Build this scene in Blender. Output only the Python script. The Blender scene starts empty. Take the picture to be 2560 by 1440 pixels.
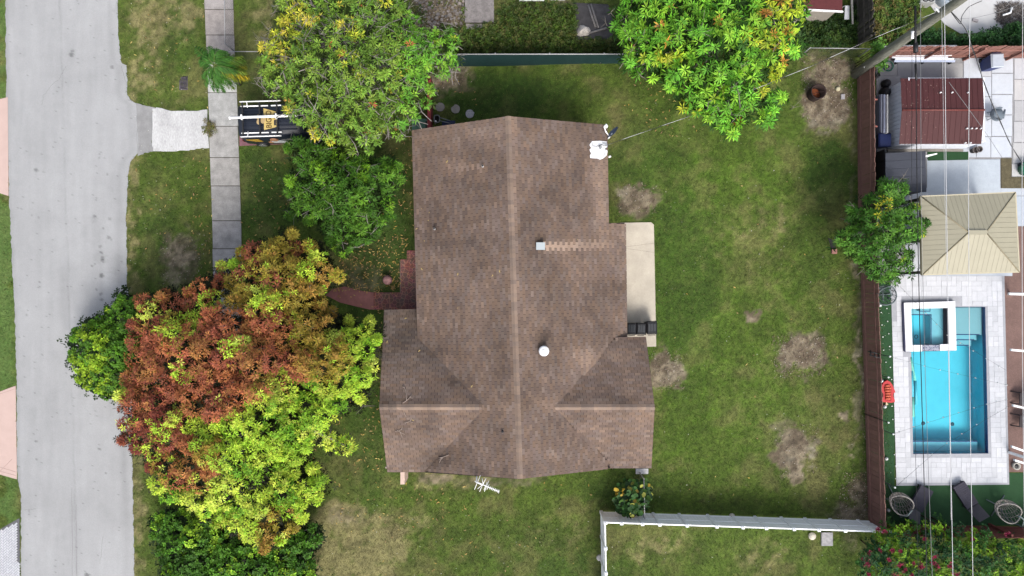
import bpy, math, random
import numpy as np
from mathutils import Vector, Matrix
random.seed(11)
rng = np.random.default_rng(11)
SC = bpy.context.scene
COL = SC.collection

# ------------------------------------------------------------------ camera, sky, sun, exposure
H, S = 35.556, 48.0            # camera height (m); photo pixels per metre on the ground
cam_d = bpy.data.cameras.new('camera'); cam = bpy.data.objects.new('camera', cam_d)
COL.objects.link(cam); cam.location = (0, 0, H); cam.rotation_euler = (0, 0, 0)
cam_d.sensor_width = 36; cam_d.lens = 24; cam_d.clip_end = 2000; SC.camera = cam
SUN_EL, SUN_AZ = math.radians(50), math.radians(162)
w = bpy.data.worlds.new('World'); SC.world = w; w.use_nodes = True
nt = w.node_tree; nt.nodes.clear()
sky = nt.nodes.new('ShaderNodeTexSky'); sky.sky_type = 'NISHITA'; sky.sun_disc = False
sky.sun_elevation = SUN_EL; sky.sun_rotation = SUN_AZ; sky.air_density = 1.0; sky.dust_density = 4.0; sky.ozone_density = 1.0
bg = nt.nodes.new('ShaderNodeBackground'); bg.inputs['Strength'].default_value = 0.13
wo = nt.nodes.new('ShaderNodeOutputWorld')
hsv = nt.nodes.new('ShaderNodeHueSaturation'); hsv.inputs['Saturation'].default_value = 0.55   # thin cloud veil greys the blue
nt.links.new(sky.outputs[0], hsv.inputs['Color']); nt.links.new(hsv.outputs[0], bg.inputs[0]); nt.links.new(bg.outputs[0], wo.inputs[0])
sl = bpy.data.lights.new('sun', 'SUN'); sl.energy = 1.2; sl.angle = math.radians(22); sl.color = (1.0, 0.96, 0.90)
so = bpy.data.objects.new('sun', sl); COL.objects.link(so)
sdir = Vector((math.sin(SUN_AZ) * math.cos(SUN_EL), math.cos(SUN_AZ) * math.cos(SUN_EL), math.sin(SUN_EL)))
so.rotation_euler = sdir.to_track_quat('Z', 'Y').to_euler(); so.location = (0, 0, 60)
vs = SC.view_settings; vs.view_transform = 'Standard'; vs.look = 'None'; vs.gamma = 1; vs.use_curve_mapping = False
vs.exposure = 1.22
SC.cycles.max_bounces = 6; SC.cycles.transparent_max_bounces = 12; SC.cycles.diffuse_bounces = 3

# ------------------------------------------------------------------ helpers
K = 0.5
def lin(v):
    v = v / 255.0
    return v / 12.92 if v <= 0.04045 else ((v + 0.055) / 1.055) ** 2.4
def C(r, g, b, k=K): return (lin(r) * k, lin(g) * k, lin(b) * k)
def W(px, py, z=0.0):
    f = (H - z) / H / S
    return Vector(((px - 1280) * f, (720 - py) * f, z))
def PX(p):
    f = H / (H - p[2]) * S
    return 1280 + p[0] * f, 720 - p[1] * f

def _hash(ix, iy, seed):
    n = (ix.astype(np.int64) * 374761393 + iy.astype(np.int64) * 668265263 + seed * 974711) & 0x7fffffff
    n = (n ^ (n >> 13)) * 1274126177 & 0x7fffffff
    return ((n ^ (n >> 16)) & 0xffff) / 65535.0
def vnoise(x, y, seed=0):
    x = np.asarray(x, float); y = np.asarray(y, float)
    ix = np.floor(x); iy = np.floor(y); fx = x - ix; fy = y - iy
    fx = fx * fx * (3 - 2 * fx); fy = fy * fy * (3 - 2 * fy)
    a = _hash(ix, iy, seed); b = _hash(ix + 1, iy, seed); c = _hash(ix, iy + 1, seed); d = _hash(ix + 1, iy + 1, seed)
    return (a * (1 - fx) + b * fx) * (1 - fy) + (c * (1 - fx) + d * fx) * fy
def fbm(x, y, scale, octv=4, seed=0):
    s = 0; a = 1; t = 0; x = np.asarray(x, float) / scale; y = np.asarray(y, float) / scale
    for o in range(octv):
        s = s + a * vnoise(x, y, seed + o * 17); t += a; a *= 0.55; x = x * 2.03 + 5.1; y = y * 2.03 + 3.7
    return s / t
def sstep(a, b, x):
    t = np.clip((x - a) / (b - a), 0, 1); return t * t * (3 - 2 * t)
def in_poly(x, y, poly):
    x = np.asarray(x, float); y = np.asarray(y, float); r = np.zeros(x.shape, bool); n = len(poly)
    for i in range(n):
        x1, y1 = poly[i]; x2, y2 = poly[(i + 1) % n]
        if y1 == y2: continue
        c = ((y1 > y) != (y2 > y)) & (x < (x2 - x1) * (y - y1) / (y2 - y1) + x1); r ^= c
    return r
def poly_dist(x, y, poly):
    x = np.asarray(x, float); y = np.asarray(y, float); d = np.full(x.shape, 1e9); n = len(poly)
    for i in range(n):
        x1, y1 = poly[i]; x2, y2 = poly[(i + 1) % n]; dx, dy = x2 - x1, y2 - y1
        t = np.clip(((x - x1) * dx + (y - y1) * dy) / (dx * dx + dy * dy + 1e-9), 0, 1)
        d = np.minimum(d, np.hypot(x - x1 - t * dx, y - y1 - t * dy))
    return d

MATS = {}
def mat(name, color=(0.5, 0.5, 0.5), rough=0.85, var=0.25, scale=6.0, bump=0.15, bscale=60.0, attr=False, metal=0.0,
        objvar=0.0, trans=0.0, spec=0.3, stretch=(1, 1, 1), var2=0.0, scale2=40.0):
    if name in MATS: return MATS[name]
    m = bpy.data.materials.new(name); m.use_nodes = True; t = m.node_tree; N = t.nodes; L = t.links
    p = N['Principled BSDF']; out = N['Material Output']
    p.inputs['Roughness'].default_value = rough; p.inputs['Metallic'].default_value = metal
    p.inputs['Specular IOR Level'].default_value = spec
    geo = N.new('ShaderNodeNewGeometry'); mp = N.new('ShaderNodeMapping'); mp.inputs['Scale'].default_value = stretch
    L.new(geo.outputs['Position'], mp.inputs['Vector'])
    if attr:
        a = N.new('ShaderNodeAttribute'); a.attribute_name = 'Col'; src = a.outputs['Color']
    else:
        a = N.new('ShaderNodeRGB'); a.outputs[0].default_value = (*color, 1); src = a.outputs[0]
    def mul(src, fac_socket, lo, hi):
        mr = N.new('ShaderNodeMapRange'); mr.inputs['From Min'].default_value = 0.25; mr.inputs['From Max'].default_value = 0.75
        mr.inputs['To Min'].default_value = lo; mr.inputs['To Max'].default_value = hi; L.new(fac_socket, mr.inputs['Value'])
        vm = N.new('ShaderNodeVectorMath'); vm.operation = 'SCALE'
        L.new(src, vm.inputs[0]); L.new(mr.outputs[0], vm.inputs['Scale']); return vm.outputs[0]
    if var > 0:
        n1 = N.new('ShaderNodeTexNoise'); n1.inputs['Scale'].default_value = scale; n1.inputs['Detail'].default_value = 5
        n1.inputs['Roughness'].default_value = 0.65; L.new(mp.outputs[0], n1.inputs['Vector']); src = mul(src, n1.outputs['Fac'], 1 - var, 1 + var)
    if var2 > 0:
        n2 = N.new('ShaderNodeTexNoise'); n2.inputs['Scale'].default_value = scale2; n2.inputs['Detail'].default_value = 3
        L.new(mp.outputs[0], n2.inputs['Vector']); src = mul(src, n2.outputs['Fac'], 1 - var2, 1 + var2)
    if objvar > 0:
        oi = N.new('ShaderNodeObjectInfo'); mr = N.new('ShaderNodeMapRange'); mr.inputs['To Min'].default_value = 1 - objvar; mr.inputs['To Max'].default_value = 1 + objvar
        L.new(oi.outputs['Random'], mr.inputs['Value']); vm = N.new('ShaderNodeVectorMath'); vm.operation = 'SCALE'
        L.new(src, vm.inputs[0]); L.new(mr.outputs[0], vm.inputs['Scale']); src = vm.outputs[0]
    L.new(src, p.inputs['Base Color'])
    if bump > 0:
        nb = N.new('ShaderNodeTexNoise'); nb.inputs['Scale'].default_value = bscale; nb.inputs['Detail'].default_value = 4
        L.new(mp.outputs[0], nb.inputs['Vector']); b = N.new('ShaderNodeBump'); b.inputs['Strength'].default_value = bump
        b.inputs['Distance'].default_value = 0.03; L.new(nb.outputs['Fac'], b.inputs['Height']); L.new(b.outputs[0], p.inputs['Normal'])
    if trans > 0:
        tr = N.new('ShaderNodeBsdfTranslucent'); L.new(src, tr.inputs['Color']); mx = N.new('ShaderNodeMixShader'); mx.inputs[0].default_value = trans
        L.new(p.outputs[0], mx.inputs[1]); L.new(tr.outputs[0], mx.inputs[2]); L.new(mx.outputs[0], out.inputs['Surface'])
    MATS[name] = m; return m

def raw_mesh(name, v, f, col=None, smooth=False):
    """v (N,3), f (M,k) with one k; col per face (M,3)"""
    v = np.asarray(v, np.float32); f = np.asarray(f, np.int32); M, k = f.shape
    me = bpy.data.meshes.new(name); me.vertices.add(len(v)); me.vertices.foreach_set('co', v.ravel())
    me.loops.add(M * k); me.loops.foreach_set('vertex_index', f.ravel()); me.polygons.add(M)
    me.polygons.foreach_set('loop_start', np.arange(0, M * k, k, dtype=np.int32))
    if smooth: me.polygons.foreach_set('use_smooth', np.ones(M, bool))
    me.update(calc_edges=True)
    if col is not None:
        ca = me.color_attributes.new('Col', 'FLOAT_COLOR', 'CORNER'); c = np.ones((M, k, 4), np.float32)
        c[:, :, :3] = np.asarray(col, np.float32)[:, None, :]; ca.data.foreach_set('color', c.ravel())
    return me
def props(o, label=None, cat=None, group=None, kind=None):
    if label: o['label'] = label
    if cat: o['category'] = cat
    if group: o['group'] = group
    if kind: o['kind'] = kind
    return o
def wloc(o):
    p = Vector((0, 0, 0))
    while o is not None: p += o.location; o = o.parent
    return p
def link(name, me, m, parent=None, loc=None):
    o = bpy.data.objects.new(name, me); COL.objects.link(o)
    if m is not None and me is not None and len(me.materials) == 0: me.materials.append(m)
    if parent is not None: o.parent = parent
    if loc is not None: o.location = loc
    return o
def thing(name, label, cat, loc=(0, 0, 0), group=None, kind=None):
    o = bpy.data.objects.new(name, None); o.empty_display_size = 0.3; COL.objects.link(o); o.location = loc
    return props(o, label, cat, group, kind)

class MB:
    def __init__(s): s.v = []; s.f = []; s.c = []; s.sm = []
    def add(s, verts, faces, col=None, smooth=False):
        b = len(s.v); s.v += [tuple(p) for p in verts]
        for f in faces: s.f.append([b + i for i in f]); s.c.append(col); s.sm.append(smooth)
        return s
    def box(s, x0, x1, y0, y1, z0, z1, col=None):
        v = [(x0, y0, z0), (x1, y0, z0), (x1, y1, z0), (x0, y1, z0), (x0, y0, z1), (x1, y0, z1), (x1, y1, z1), (x0, y1, z1)]
        return s.add(v, [(3, 2, 1, 0), (4, 5, 6, 7), (0, 1, 5, 4), (1, 2, 6, 5), (2, 3, 7, 6), (3, 0, 4, 7)], col)
    def hexa(s, bot, top, col=None):
        """bot/top: lists of n points, same order (counter-clockwise from above)"""
        n = len(bot); return s.add(list(bot) + list(top), [tuple(range(n - 1, -1, -1)), tuple(range(n, 2 * n))] + [(i, (i + 1) % n, n + (i + 1) % n, n + i) for i in range(n)], col)
    def prism(s, poly, z0, z1, col=None):
        a = sum(poly[i][0] * poly[(i + 1) % len(poly)][1] - poly[(i + 1) % len(poly)][0] * poly[i][1] for i in range(len(poly)))
        if a < 0: poly = poly[::-1]
        return s.hexa([(p[0], p[1], z0) for p in poly], [(p[0], p[1], z1) for p in poly], col)
    def tube(s, pts, r, n=6, col=None, caps=True, smooth=True):
        pts = [Vector(p) for p in pts]; rs = r if isinstance(r, (list, tuple)) else [r] * len(pts); V = []; prev = None
        for i, p in enumerate(pts):
            d = (pts[min(i + 1, len(pts) - 1)] - pts[max(i - 1, 0)])
            d = d.normalized() if d.length > 1e-9 else Vector((0, 0, 1))
            if prev is None: a = d.orthogonal().normalized()
            else:
                a = prev - d * prev.dot(d); a = a.normalized() if a.length > 1e-6 else d.orthogonal().normalized()
            prev = a; b = d.cross(a)
            V += [p + (a * math.cos(2 * math.pi * k / n) + b * math.sin(2 * math.pi * k / n)) * rs[i] for k in range(n)]
        F = [(i * n + k, i * n + (k + 1) % n, (i + 1) * n + (k + 1) % n, (i + 1) * n + k) for i in range(len(pts) - 1) for k in range(n)]
        if caps: F += [tuple(range(n - 1, -1, -1)), tuple(range((len(pts) - 1) * n, len(pts) * n))]
        return s.add(V, F, col, smooth)
    def lathe(s, prof, c=(0, 0, 0), n=16, col=None, smooth=True, cap0=True, cap1=True):
        V = [(c[0] + r * math.cos(2 * math.pi * k / n), c[1] + r * math.sin(2 * math.pi * k / n), c[2] + z) for r, z in prof for k in range(n)]
        F = [(i * n + k, i * n + (k + 1) % n, (i + 1) * n + (k + 1) % n, (i + 1) * n + k) for i in range(len(prof) - 1) for k in range(n)]
        if cap0: F.append(tuple(range(n - 1, -1, -1)))
        if cap1: F.append(tuple(range((len(prof) - 1) * n, len(prof) * n)))
        return s.add(V, F, col, smooth)
    def mesh(s, name, org=(0, 0, 0)):
        me = bpy.data.meshes.new(name)
        me.from_pydata([(p[0] - org[0], p[1] - org[1], p[2] - org[2]) for p in s.v], [], s.f)
        me.polygons.foreach_set('use_smooth', s.sm)
        if any(c is not None for c in s.c):
            ca = me.color_attributes.new('Col', 'FLOAT_COLOR', 'CORNER'); arr = []
            for f, c in zip(s.f, s.c): arr += [*(c or (0.5, 0.5, 0.5)), 1.0] * len(f)
            ca.data.foreach_set('color', arr)
        me.update(); return me
    def build(s, name, m, parent=None, local=False, loc=None):
        """verts are world coordinates unless local; the object sits at its parent's origin (or loc)"""
        if parent is None and loc is None: org = (0, 0, 0)
        elif local: org = (0, 0, 0)
        else: org = (wloc(parent) if parent is not None else Vector((0, 0, 0))) + Vector(loc or (0, 0, 0))
        return link(name, s.mesh(name, org), m, parent, loc)
def single(mb, name, m, label, cat, loc, group=None, kind=None):
    o = mb.build(name, m, None, loc=loc); return props(o, label, cat, group, kind)
def copies(proto, n):
    out = [proto]
    for i in range(n - 1):
        c = proto.copy(); COL.objects.link(c); c.parent = proto.parent; out.append(c)
    return out
def clone(root, label=None, loc=None, rotz=None):
    """a thing with copies of its parts and sub-parts"""
    r = root.copy(); COL.objects.link(r)
    if label: r['label'] = label
    if loc is not None: r.location = loc
    if rotz is not None: r.rotation_euler.z = rotz
    for ch in list(root.children):
        c = ch.copy(); COL.objects.link(c); c.parent = r
        for g in list(ch.children):
            d = g.copy(); COL.objects.link(d); d.parent = c
    return r
def Wp(pts, z=0.0): return [W(x, y, z) for x, y in pts]
def qb(a, b, c, d, u, v):     # bilinear on 3-D corners: a-b the first edge, d-c the second
    return (a * (1 - u) + b * u) * (1 - v) + (d * (1 - u) + c * u) * v

# ------------------------------------------------------------------ common materials
m_grass = mat('grass_mat', attr=True, rough=0.9, var=0.35, scale=5, bump=0.6, bscale=45, var2=0.35, scale2=38)
m_blade = mat('blade_mat', attr=True, rough=0.8, var=0, bump=0, trans=0.25)
m_leaf = mat('leaf_mat', attr=True, rough=0.6, var=0, bump=0, trans=0.10, spec=0.2)
m_bark = mat('bark_mat', C(150, 142, 132), 0.95, 0.35, 12, 0.5, 30)
m_conc = mat('concrete_mat', attr=True, rough=0.92, var=0.2, scale=2.2, bump=0.2, bscale=70, var2=0.10, scale2=30)
m_attr = mat('painted_mat', attr=True, rough=0.6, var=0.06, scale=4, bump=0.0)
m_white = mat('white_vinyl', (0.80, 0.81, 0.82), 0.45, 0.06, 2, 0.0)
m_whitemetal = mat('white_metal', (0.75, 0.75, 0.75), 0.4, 0.05, 3, 0.0)
m_black = mat('black_plastic', (0.012, 0.012, 0.014), 0.5, 0.2, 8, 0.1)
m_blackmetal = mat('black_metal', (0.015, 0.015, 0.016), 0.5, 0.1, 8, 0.0)
m_grey = mat('grey_metal', (0.25, 0.26, 0.27), 0.5, 0.15, 8, 0.0, metal=0.3)
m_blue = mat('blue_plastic', C(45, 65, 130), 0.5, 0.15, 6, 0.0)
# ------------------------------------------------------------------ ground
ROAD_L = [(-60, 12), (0, 14), (240, 16), (490, 23), (700, 33), (800, 38), (950, 42), (1150, 43), (1200, 46), (1240, 53), (1290, 53), (1440, 52), (1500, 53)]
ROAD_R = [(-60, 291), (0, 294), (60, 295), (120, 300), (158, 303), (164, 316), (200, 318), (235, 317), (250, 326), (262, 345), (380, 348), (390, 338),
          (405, 326), (440, 320), (560, 316), (700, 318), (850, 325), (1000, 331), (1150, 331), (1300, 334), (1500, 336)]
def road_x(tab, y): return np.interp(y, [a for a, b in tab], [b for a, b in tab])
ROAD_POLY = [(x, y) for y, x in ROAD_L] + [(x, y) for y, x in reversed(ROAD_R)]
SIDEWALK = [(511, -40), (583, -40), (586, 130), (592, 235), (598, 380), (602, 520), (605, 700), (609, 900), (615, 1500), (548, 1500), (540, 900), (534, 700), (531, 560), (526, 380), (520, 232), (514, 60)]
APRON = [(383, 272), (392, 270), (440, 279), (470, 278), (519, 275), (523, 370), (500, 371), (470, 376), (430, 378), (384, 377), (380, 352)]
DARKAP = [(342, 256), (362, 263), (388, 268), (386, 300), (380, 350), (384, 379), (365, 381), (346, 390)]
PADR = [(597, 284), (860, 276), (862, 355), (599, 365)]
PATH = [(815, 738), (832, 722), (862, 716), (885, 722), (905, 727), (935, 731), (1000, 731), (1060, 729), (1060, 772), (960, 774), (925, 774), (890, 766), (850, 756)]
PORCH = [(1000, 648), (1060, 648), (1060, 731), (1001, 731)]
STEP_T = [(1016, 625), (1050, 625), (1050, 648), (1017, 648)]
PATIO = [(1562, 557), (1627, 556), (1634, 562), (1640, 866), (1550, 868), (1550, 557)]
PINK1 = [(-40, 235), (0, 248), (20, 243), (22, 490), (0, 483), (-40, 470)]
PINK2 = [(-40, 992), (0, 979), (40, 964), (43, 1198), (0, 1186), (-40, 1178)]
HERR = [(-40, 1345), (0, 1323), (49, 1295), (51, 1500), (-40, 1500)]
DECK_ALL = [(2170, 135), (2620, 135), (2620, 1300), (2235, 1300), (2200, 690), (2185, 300)]
HOUSE = [(1040, 325), (1512, 315), (1516, 560), (1556, 560), (1560, 845), (1600, 845), (1610, 1160), (980, 1165), (975, 780), (1050, 775)]
SLAB_N = [(1163, -20), (1235, -20), (1236, 58), (1162, 59)]
TAR_SLAB = [(1436, 8), (1520, 12), (1535, 60), (1530, 98), (1440, 100)]
EXCL = [ROAD_POLY, SIDEWALK, APRON, DARKAP, PADR, PATH, PORCH, STEP_T, PATIO, PINK1, PINK2, HERR, DECK_ALL, HOUSE, SLAB_N, TAR_SLAB]
# (x, y, rx, ry, amount) bare earth
DIRT = [(1592, 497, 62, 50, .95), (1665, 928, 58, 58, 1.0), (1998, 888, 74, 58, 1.05), (1985, 1128, 62, 68, 1.1), (1992, 1175, 34, 38, .9), (1950, 1065, 30, 25, .6), (2035, 850, 35, 30, .7), (1885, 798, 18, 16, 1.2),
        (2065, 265, 72, 72, 1.1), (2075, 180, 75, 50, 1.0), (2060, 140, 90, 18, .6), (455, 640, 65, 75, .75), (430, 690, 50, 40, .6), (1240, 1200, 150, 26, .6), (2150, 1230, 30, 60, .8), (2135, 1285, 70, 30, .8), (1120, 200, 75, 42, .85),
        (1095, 160, 40, 40, .6), (2117, 1045, 20, 16, .8), (2130, 1108, 14, 16, .7), (2128, 1143, 12, 14, .7), (2103, 1170, 14, 9, .5), (2150, 900, 13, 330, .65), (2135, 420, 8, 330, .5), (2140, 680, 18, 60, .6),
        (1085, 45, 85, 75, 1.2), (1225, 110, 70, 30, .3), (900, 700, 130, 60, .5), (690, 680, 110, 40, .6), (1700, 1310, 400, 10, .3), (1090, 1200, 60, 20, .7), (860, 1290, 80, 40, .55), (2130, 1350, 40, 60, .5),
        (1400, 15, 90, 14, .6), (1560, 40, 60, 40, .4), (640, 165, 30, 50, .4), (2165, 1400, 20, 60, .6), (2250, 40, 70, 60, .5), (1120, 30, 40, 60, .9)]
DRY = [(900, 1370, 150, 90, 1.5), (830, 1420, 100, 80, 1.5), (860, 1285, 80, 40, 1.2), (1000, 1300, 120, 40, .5), (400, 40, 110, 70, .8), (360, 150, 60, 110, .7), (330, 560, 16, 600, .7), (1900, 560, 120, 60, .5), (1950, 1000, 200, 160, .25),
       (1640, 1370, 100, 60, .6), (1900, 1400, 90, 50, .45), (1420, 1330, 160, 70, .35), (1110, 1200, 120, 40, .6), (660, 60, 60, 60, .6), (1860, 640, 160, 130, .3), (470, 240, 60, 40, .35), (700, 1430, 300, 40, .3), (10, 330, 30, 900, .4), (345, 1300, 25, 260, .6)]
LUSH_SHADE = [(1230, 240, 200, 70, 1.0), (1700, 700, 110, 330, .55), (1600, 420, 110, 110, .5), (1570, 1230, 110, 60, .6), (660, 480, 90, 130, .8), (950, 600, 110, 300, .9), (1450, 1420, 160, 50, .5), (2080, 450, 70, 130, .8), (400, 620, 60, 140, .5),  # lush grass, and shade of house, trees and fence put into its colour
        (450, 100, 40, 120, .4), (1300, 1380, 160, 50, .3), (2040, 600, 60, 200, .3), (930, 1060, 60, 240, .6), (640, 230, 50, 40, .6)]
def blobs(px, py, lst, nz):
    o = np.zeros(px.shape)
    for x, y, rx, ry, a in lst:
        d = np.sqrt(((px - x) / rx) ** 2 + ((py - y) / ry) ** 2)
        o = np.maximum(o, a * sstep(1.3, 0.4, d + nz))
    return o
def gfields(px, py):
    wx = px + (fbm(px, py, 28, 3, 3) - .5) * 46; wy = py + (fbm(px, py, 28, 3, 9) - .5) * 46
    n1 = fbm(px, py, 55, 4, 21); n2 = fbm(px, py, 16, 3, 33); n3 = fbm(px, py, 170, 3, 41)
    dirt = blobs(wx, wy, DIRT, (n2 - .5) * 1.3); dirt = np.clip(sstep(.28, .95, dirt * (0.45 + 1.0 * n2 + .25 * fbm(px, py, 5, 2, 91))), 0, 1)
    tanb = np.clip(blobs(wx, wy, DRY, (n1 - .5)) * (.35 + 1.1 * n2), 0, 1); dry = tanb * .6; dry = np.clip(dry + sstep(.46, .74, n1) * .75 + sstep(.55, .8, n3) * .35 + (n2 - .5) * .5, 0, 1)
    lush_shade = np.clip(blobs(wx, wy, LUSH_SHADE, (n1 - .5) * .6), 0, 1)
    return dirt, dry, lush_shade, n1, n2, n3, tanb
def gcol(px, py):
    dirt, dry, lush_shade, n1, n2, n3, tanb = gfields(px, py)
    mid = np.array(C(98, 120, 46)); dk = np.array(C(58, 92, 34)); br = np.array(C(106, 146, 40)); tan = np.array(C(146, 136, 96)); dt = np.array(C(178, 160, 148)); dt2 = np.array(C(124, 107, 97)); dt3 = np.array(C(206, 194, 186))
    yard = sstep(1540, 1640, px) * sstep(2120, 1900, px) * sstep(190, 330, py) * sstep(1250, 1050, py)
    c = mid[None, :] * (0.82 + .36 * n2[:, None])
    c = c + (br - c) * (np.clip(yard * (.25 + .9 * sstep(.35, .7, n1)), 0, 1) * .65)[:, None]
    c = c + (dk - c) * (lush_shade * .75)[:, None]
    c = c + (tan - c) * (dry * (1 - lush_shade * .6) * .7)[:, None]; c = c + (np.array(C(196, 178, 142)) - c) * (sstep(.25, 1.0, tanb * (.15 + 1.7 * n2)) * .52)[:, None]
    t = sstep(.3, .7, n2)[:, None]; d = dt * t + dt2 * (1 - t); d = d + (dt3 - d) * (sstep(.62, .8, n1)[:, None] * .5)
    c = c + (d - c) * dirt[:, None]
    f7 = fbm(px, py, 7, 3, 61); f40 = fbm(px, py, 38, 3, 63); c = c * ((.42 + .72 * f7) * (.72 + .56 * f40))[:, None] * np.array((.94, .99, .80)) * 1.09
    left = sstep(60, 20, px) * sstep(.35, .5, n1); c = c + (np.array(C(105, 140, 70)) - c) * (left * .7)[:, None]
    return c, dirt
def grid_mesh(name, x0, x1, y0, y1, step, keep=None, zf=None):
    nx = int((x1 - x0) / step) + 1; ny = int((y1 - y0) / step) + 1
    X, Y = np.meshgrid(np.linspace(x0, x1, nx), np.linspace(y0, y1, ny)); px = 1280 + X * S; py = 720 - Y * S
    return X, Y, px, py, nx, ny
X, Y, gpx, gpy, nx, ny = grid_mesh('lawn', -28, 28, -16.5, 16.5, 0.12)
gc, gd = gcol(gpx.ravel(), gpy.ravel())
Z = np.zeros(X.size) + gd * 0.035 * fbm(gpx.ravel(), gpy.ravel(), 9, 3, 77) * 2
Z = np.where(np.abs(gpx.ravel() - 1280) > 1330, 0, Z)
vid = np.arange(nx * ny).reshape(ny, nx)
q = np.stack([vid[:-1, :-1], vid[:-1, 1:], vid[1:, 1:], vid[1:, :-1]], -1).reshape(-1, 4)
cx = gpx.ravel()[q].mean(1); cy = gpy.ravel()[q].mean(1)
q = q[~((cx > 2250) & (cx < 2500) & (cy > 742) & (cy < 1170))]
v = np.stack([X.ravel(), Y.ravel(), Z], 1)
nb = len(v); B = 260.0
ring = [(-B, -B, 0), (B, -B, 0), (B, B, 0), (-B, B, 0), (-28, -16.5, 0), (28, -16.5, 0), (28, 16.5, 0), (-28, 16.5, 0)]
v = np.concatenate([v, np.array(ring)]); q = np.concatenate([q, np.array([[nb, nb + 1, nb + 5, nb + 4], [nb + 1, nb + 2, nb + 6, nb + 5], [nb + 2, nb + 3, nb + 7, nb + 6], [nb + 3, nb, nb + 4, nb + 7]])])
me = raw_mesh('lawn', v, q, smooth=True)
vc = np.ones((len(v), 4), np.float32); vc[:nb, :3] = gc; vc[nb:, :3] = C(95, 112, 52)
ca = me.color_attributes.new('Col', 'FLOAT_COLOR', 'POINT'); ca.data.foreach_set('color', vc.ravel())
lawn = props(link('lawn', me, m_grass), kind='structure')

# grass blades
def scatter_blades(n, x0, x1, y0, y1):
    px = rng.uniform(x0, x1, n); py = rng.uniform(y0, y1, n); ok = np.ones(n, bool)
    edge = (fbm(px, py, 6, 2, 5) - .5) * 9
    for P in EXCL:
        xs = [p[0] for p in P]; ys = [p[1] for p in P]
        s = (px > min(xs) - 9) & (px < max(xs) + 9) & (py > min(ys) - 9) & (py < max(ys) + 9) & ok
        if s.any():
            i = np.where(s)[0]; ins = in_poly(px[i], py[i], P)
            ok[i[ins]] = False
    px, py = px[ok], py[ok]
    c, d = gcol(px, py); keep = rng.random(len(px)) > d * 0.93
    return px[keep], py[keep], c[keep]
bx, by, bc = scatter_blades(520000, -20, 2300, -20, 1460)
n = len(bx); P0 = np.stack([(bx - 1280) / S, (720 - by) / S, np.zeros(n)], 1)
ang = rng.uniform(0, 2 * np.pi, n); Lb = rng.uniform(.05, .12, n); lean = rng.uniform(.35, 1.0, n); wd = rng.uniform(.007, .014, n)
dv = np.stack([np.cos(ang) * lean, np.sin(ang) * lean, np.sqrt(np.clip(1.1 - lean ** 2, .05, 1))], 1) * Lb[:, None]
sd = np.stack([-np.sin(ang), np.cos(ang), np.zeros(n)], 1) * wd[:, None]
V = np.concatenate([P0 - sd, P0 + sd, P0 + dv]); I = np.arange(n); F = np.stack([I, I + n, I + 2 * n], 1)
hl = .5 * fbm(bx, by, 4, 2, 55) + .5 * fbm(bx, by, 11, 2, 56)
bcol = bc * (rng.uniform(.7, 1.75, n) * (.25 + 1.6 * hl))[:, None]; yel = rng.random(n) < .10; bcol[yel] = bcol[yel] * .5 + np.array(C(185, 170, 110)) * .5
grass = props(link('grass', raw_mesh('grass', V, F, bcol), m_blade), kind='stuff')
grass['label'] = 'short patchy green and tan grass covering the yards and verges'

# ------------------------------------------------------------------ road
SPOTS = [(179, 136, 7, .8), (281, 168, 6, .7), (91, 425, 6, .75), (110, 430, 3, .5), (268, 435, 4, .7), (237, 540, 5, .7), (274, 547, 5, .45), (259, 571, 4, .7), (272, 594, 6, .7), (278, 599, 4, .6), (251, 617, 4, .5), (254, 631, 4, .7),
         (257, 645, 6, .6), (257, 653, 5, .6), (230, 665, 4, .8), (237, 660, 2, .7), (254, 689, 7, 1.0), (253, 735, 5, .7), (255, 749, 5, .8), (242, 724, 3, .7), (79, 538, 4, .4), (97, 544, 4, .4), (98, 705, 3, .7), (98, 717, 3, .8), (89, 766, 3, .8), (68, 787, 4, .6),
         (105, 887, 3, .6), (88, 905, 3, .6), (85, 920, 3, .6), (91, 1103, 4, .7), (91, 1075, 3, .5), (91, 1148, 4, .7), (240, 1028, 3, .6), (241, 1040, 3, .6), (249, 1122, 4, .8), (266, 1182, 3, .8), (248, 1111, 2, .7), (218, 1438, 8, .9), (72, 1278, 4, .4), (182, 128, 4, .6), (193, 146, 3, .6), (249, 395, 3, .5), (262, 396, 2, .5), (135, 235, 3, .4), (240, 500, 3, .5), (76, 282, 2, .5),
         (233, 548, 12, .18), (250, 640, 22, .16), (290, 660, 30, .16), (292, 690, 26, .14), (300, 20, 20, .2), (230, 580, 40, .08)]
ny = 620; nx = 70
yy = np.linspace(-50, 1490, ny); T = np.linspace(0, 1, nx)
wob = lambda y, s: (fbm(y, y * 0 + s, 11, 3, s) - .5) * 7
xl = road_x(ROAD_L, yy) + wob(yy, 3); xr = road_x(ROAD_R, yy) + wob(yy, 8)
rx = xl[:, None] * (1 - T) + xr[:, None] * T; ry = np.repeat(yy[:, None], nx, 1)
fx, fy = rx.ravel(), ry.ravel()
base = np.array(C(191, 192, 193)); val = 0.90 + .2 * fbm(fx, fy, 90, 4, 12) + (fbm(fx, fy * .12, 14, 3, 14) - .5) * .16
seam = 150 + (fy) * 0.031 + 5 * (fbm(fy, fy * 0, 60, 2, 4) - .5)
val = val + np.where(fx < seam, -.035, .02) - .12 * np.exp(-((fx - seam) / 2.2) ** 2)
tr = road_x(ROAD_R, fy); tl = road_x(ROAD_L, fy)
val = val - .10 * np.exp(-((fx - (tr - 20)) / 9) ** 2) - .12 * np.exp(-((fx - tl) / 7) ** 2)
ring_ = lambda: 0
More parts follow.
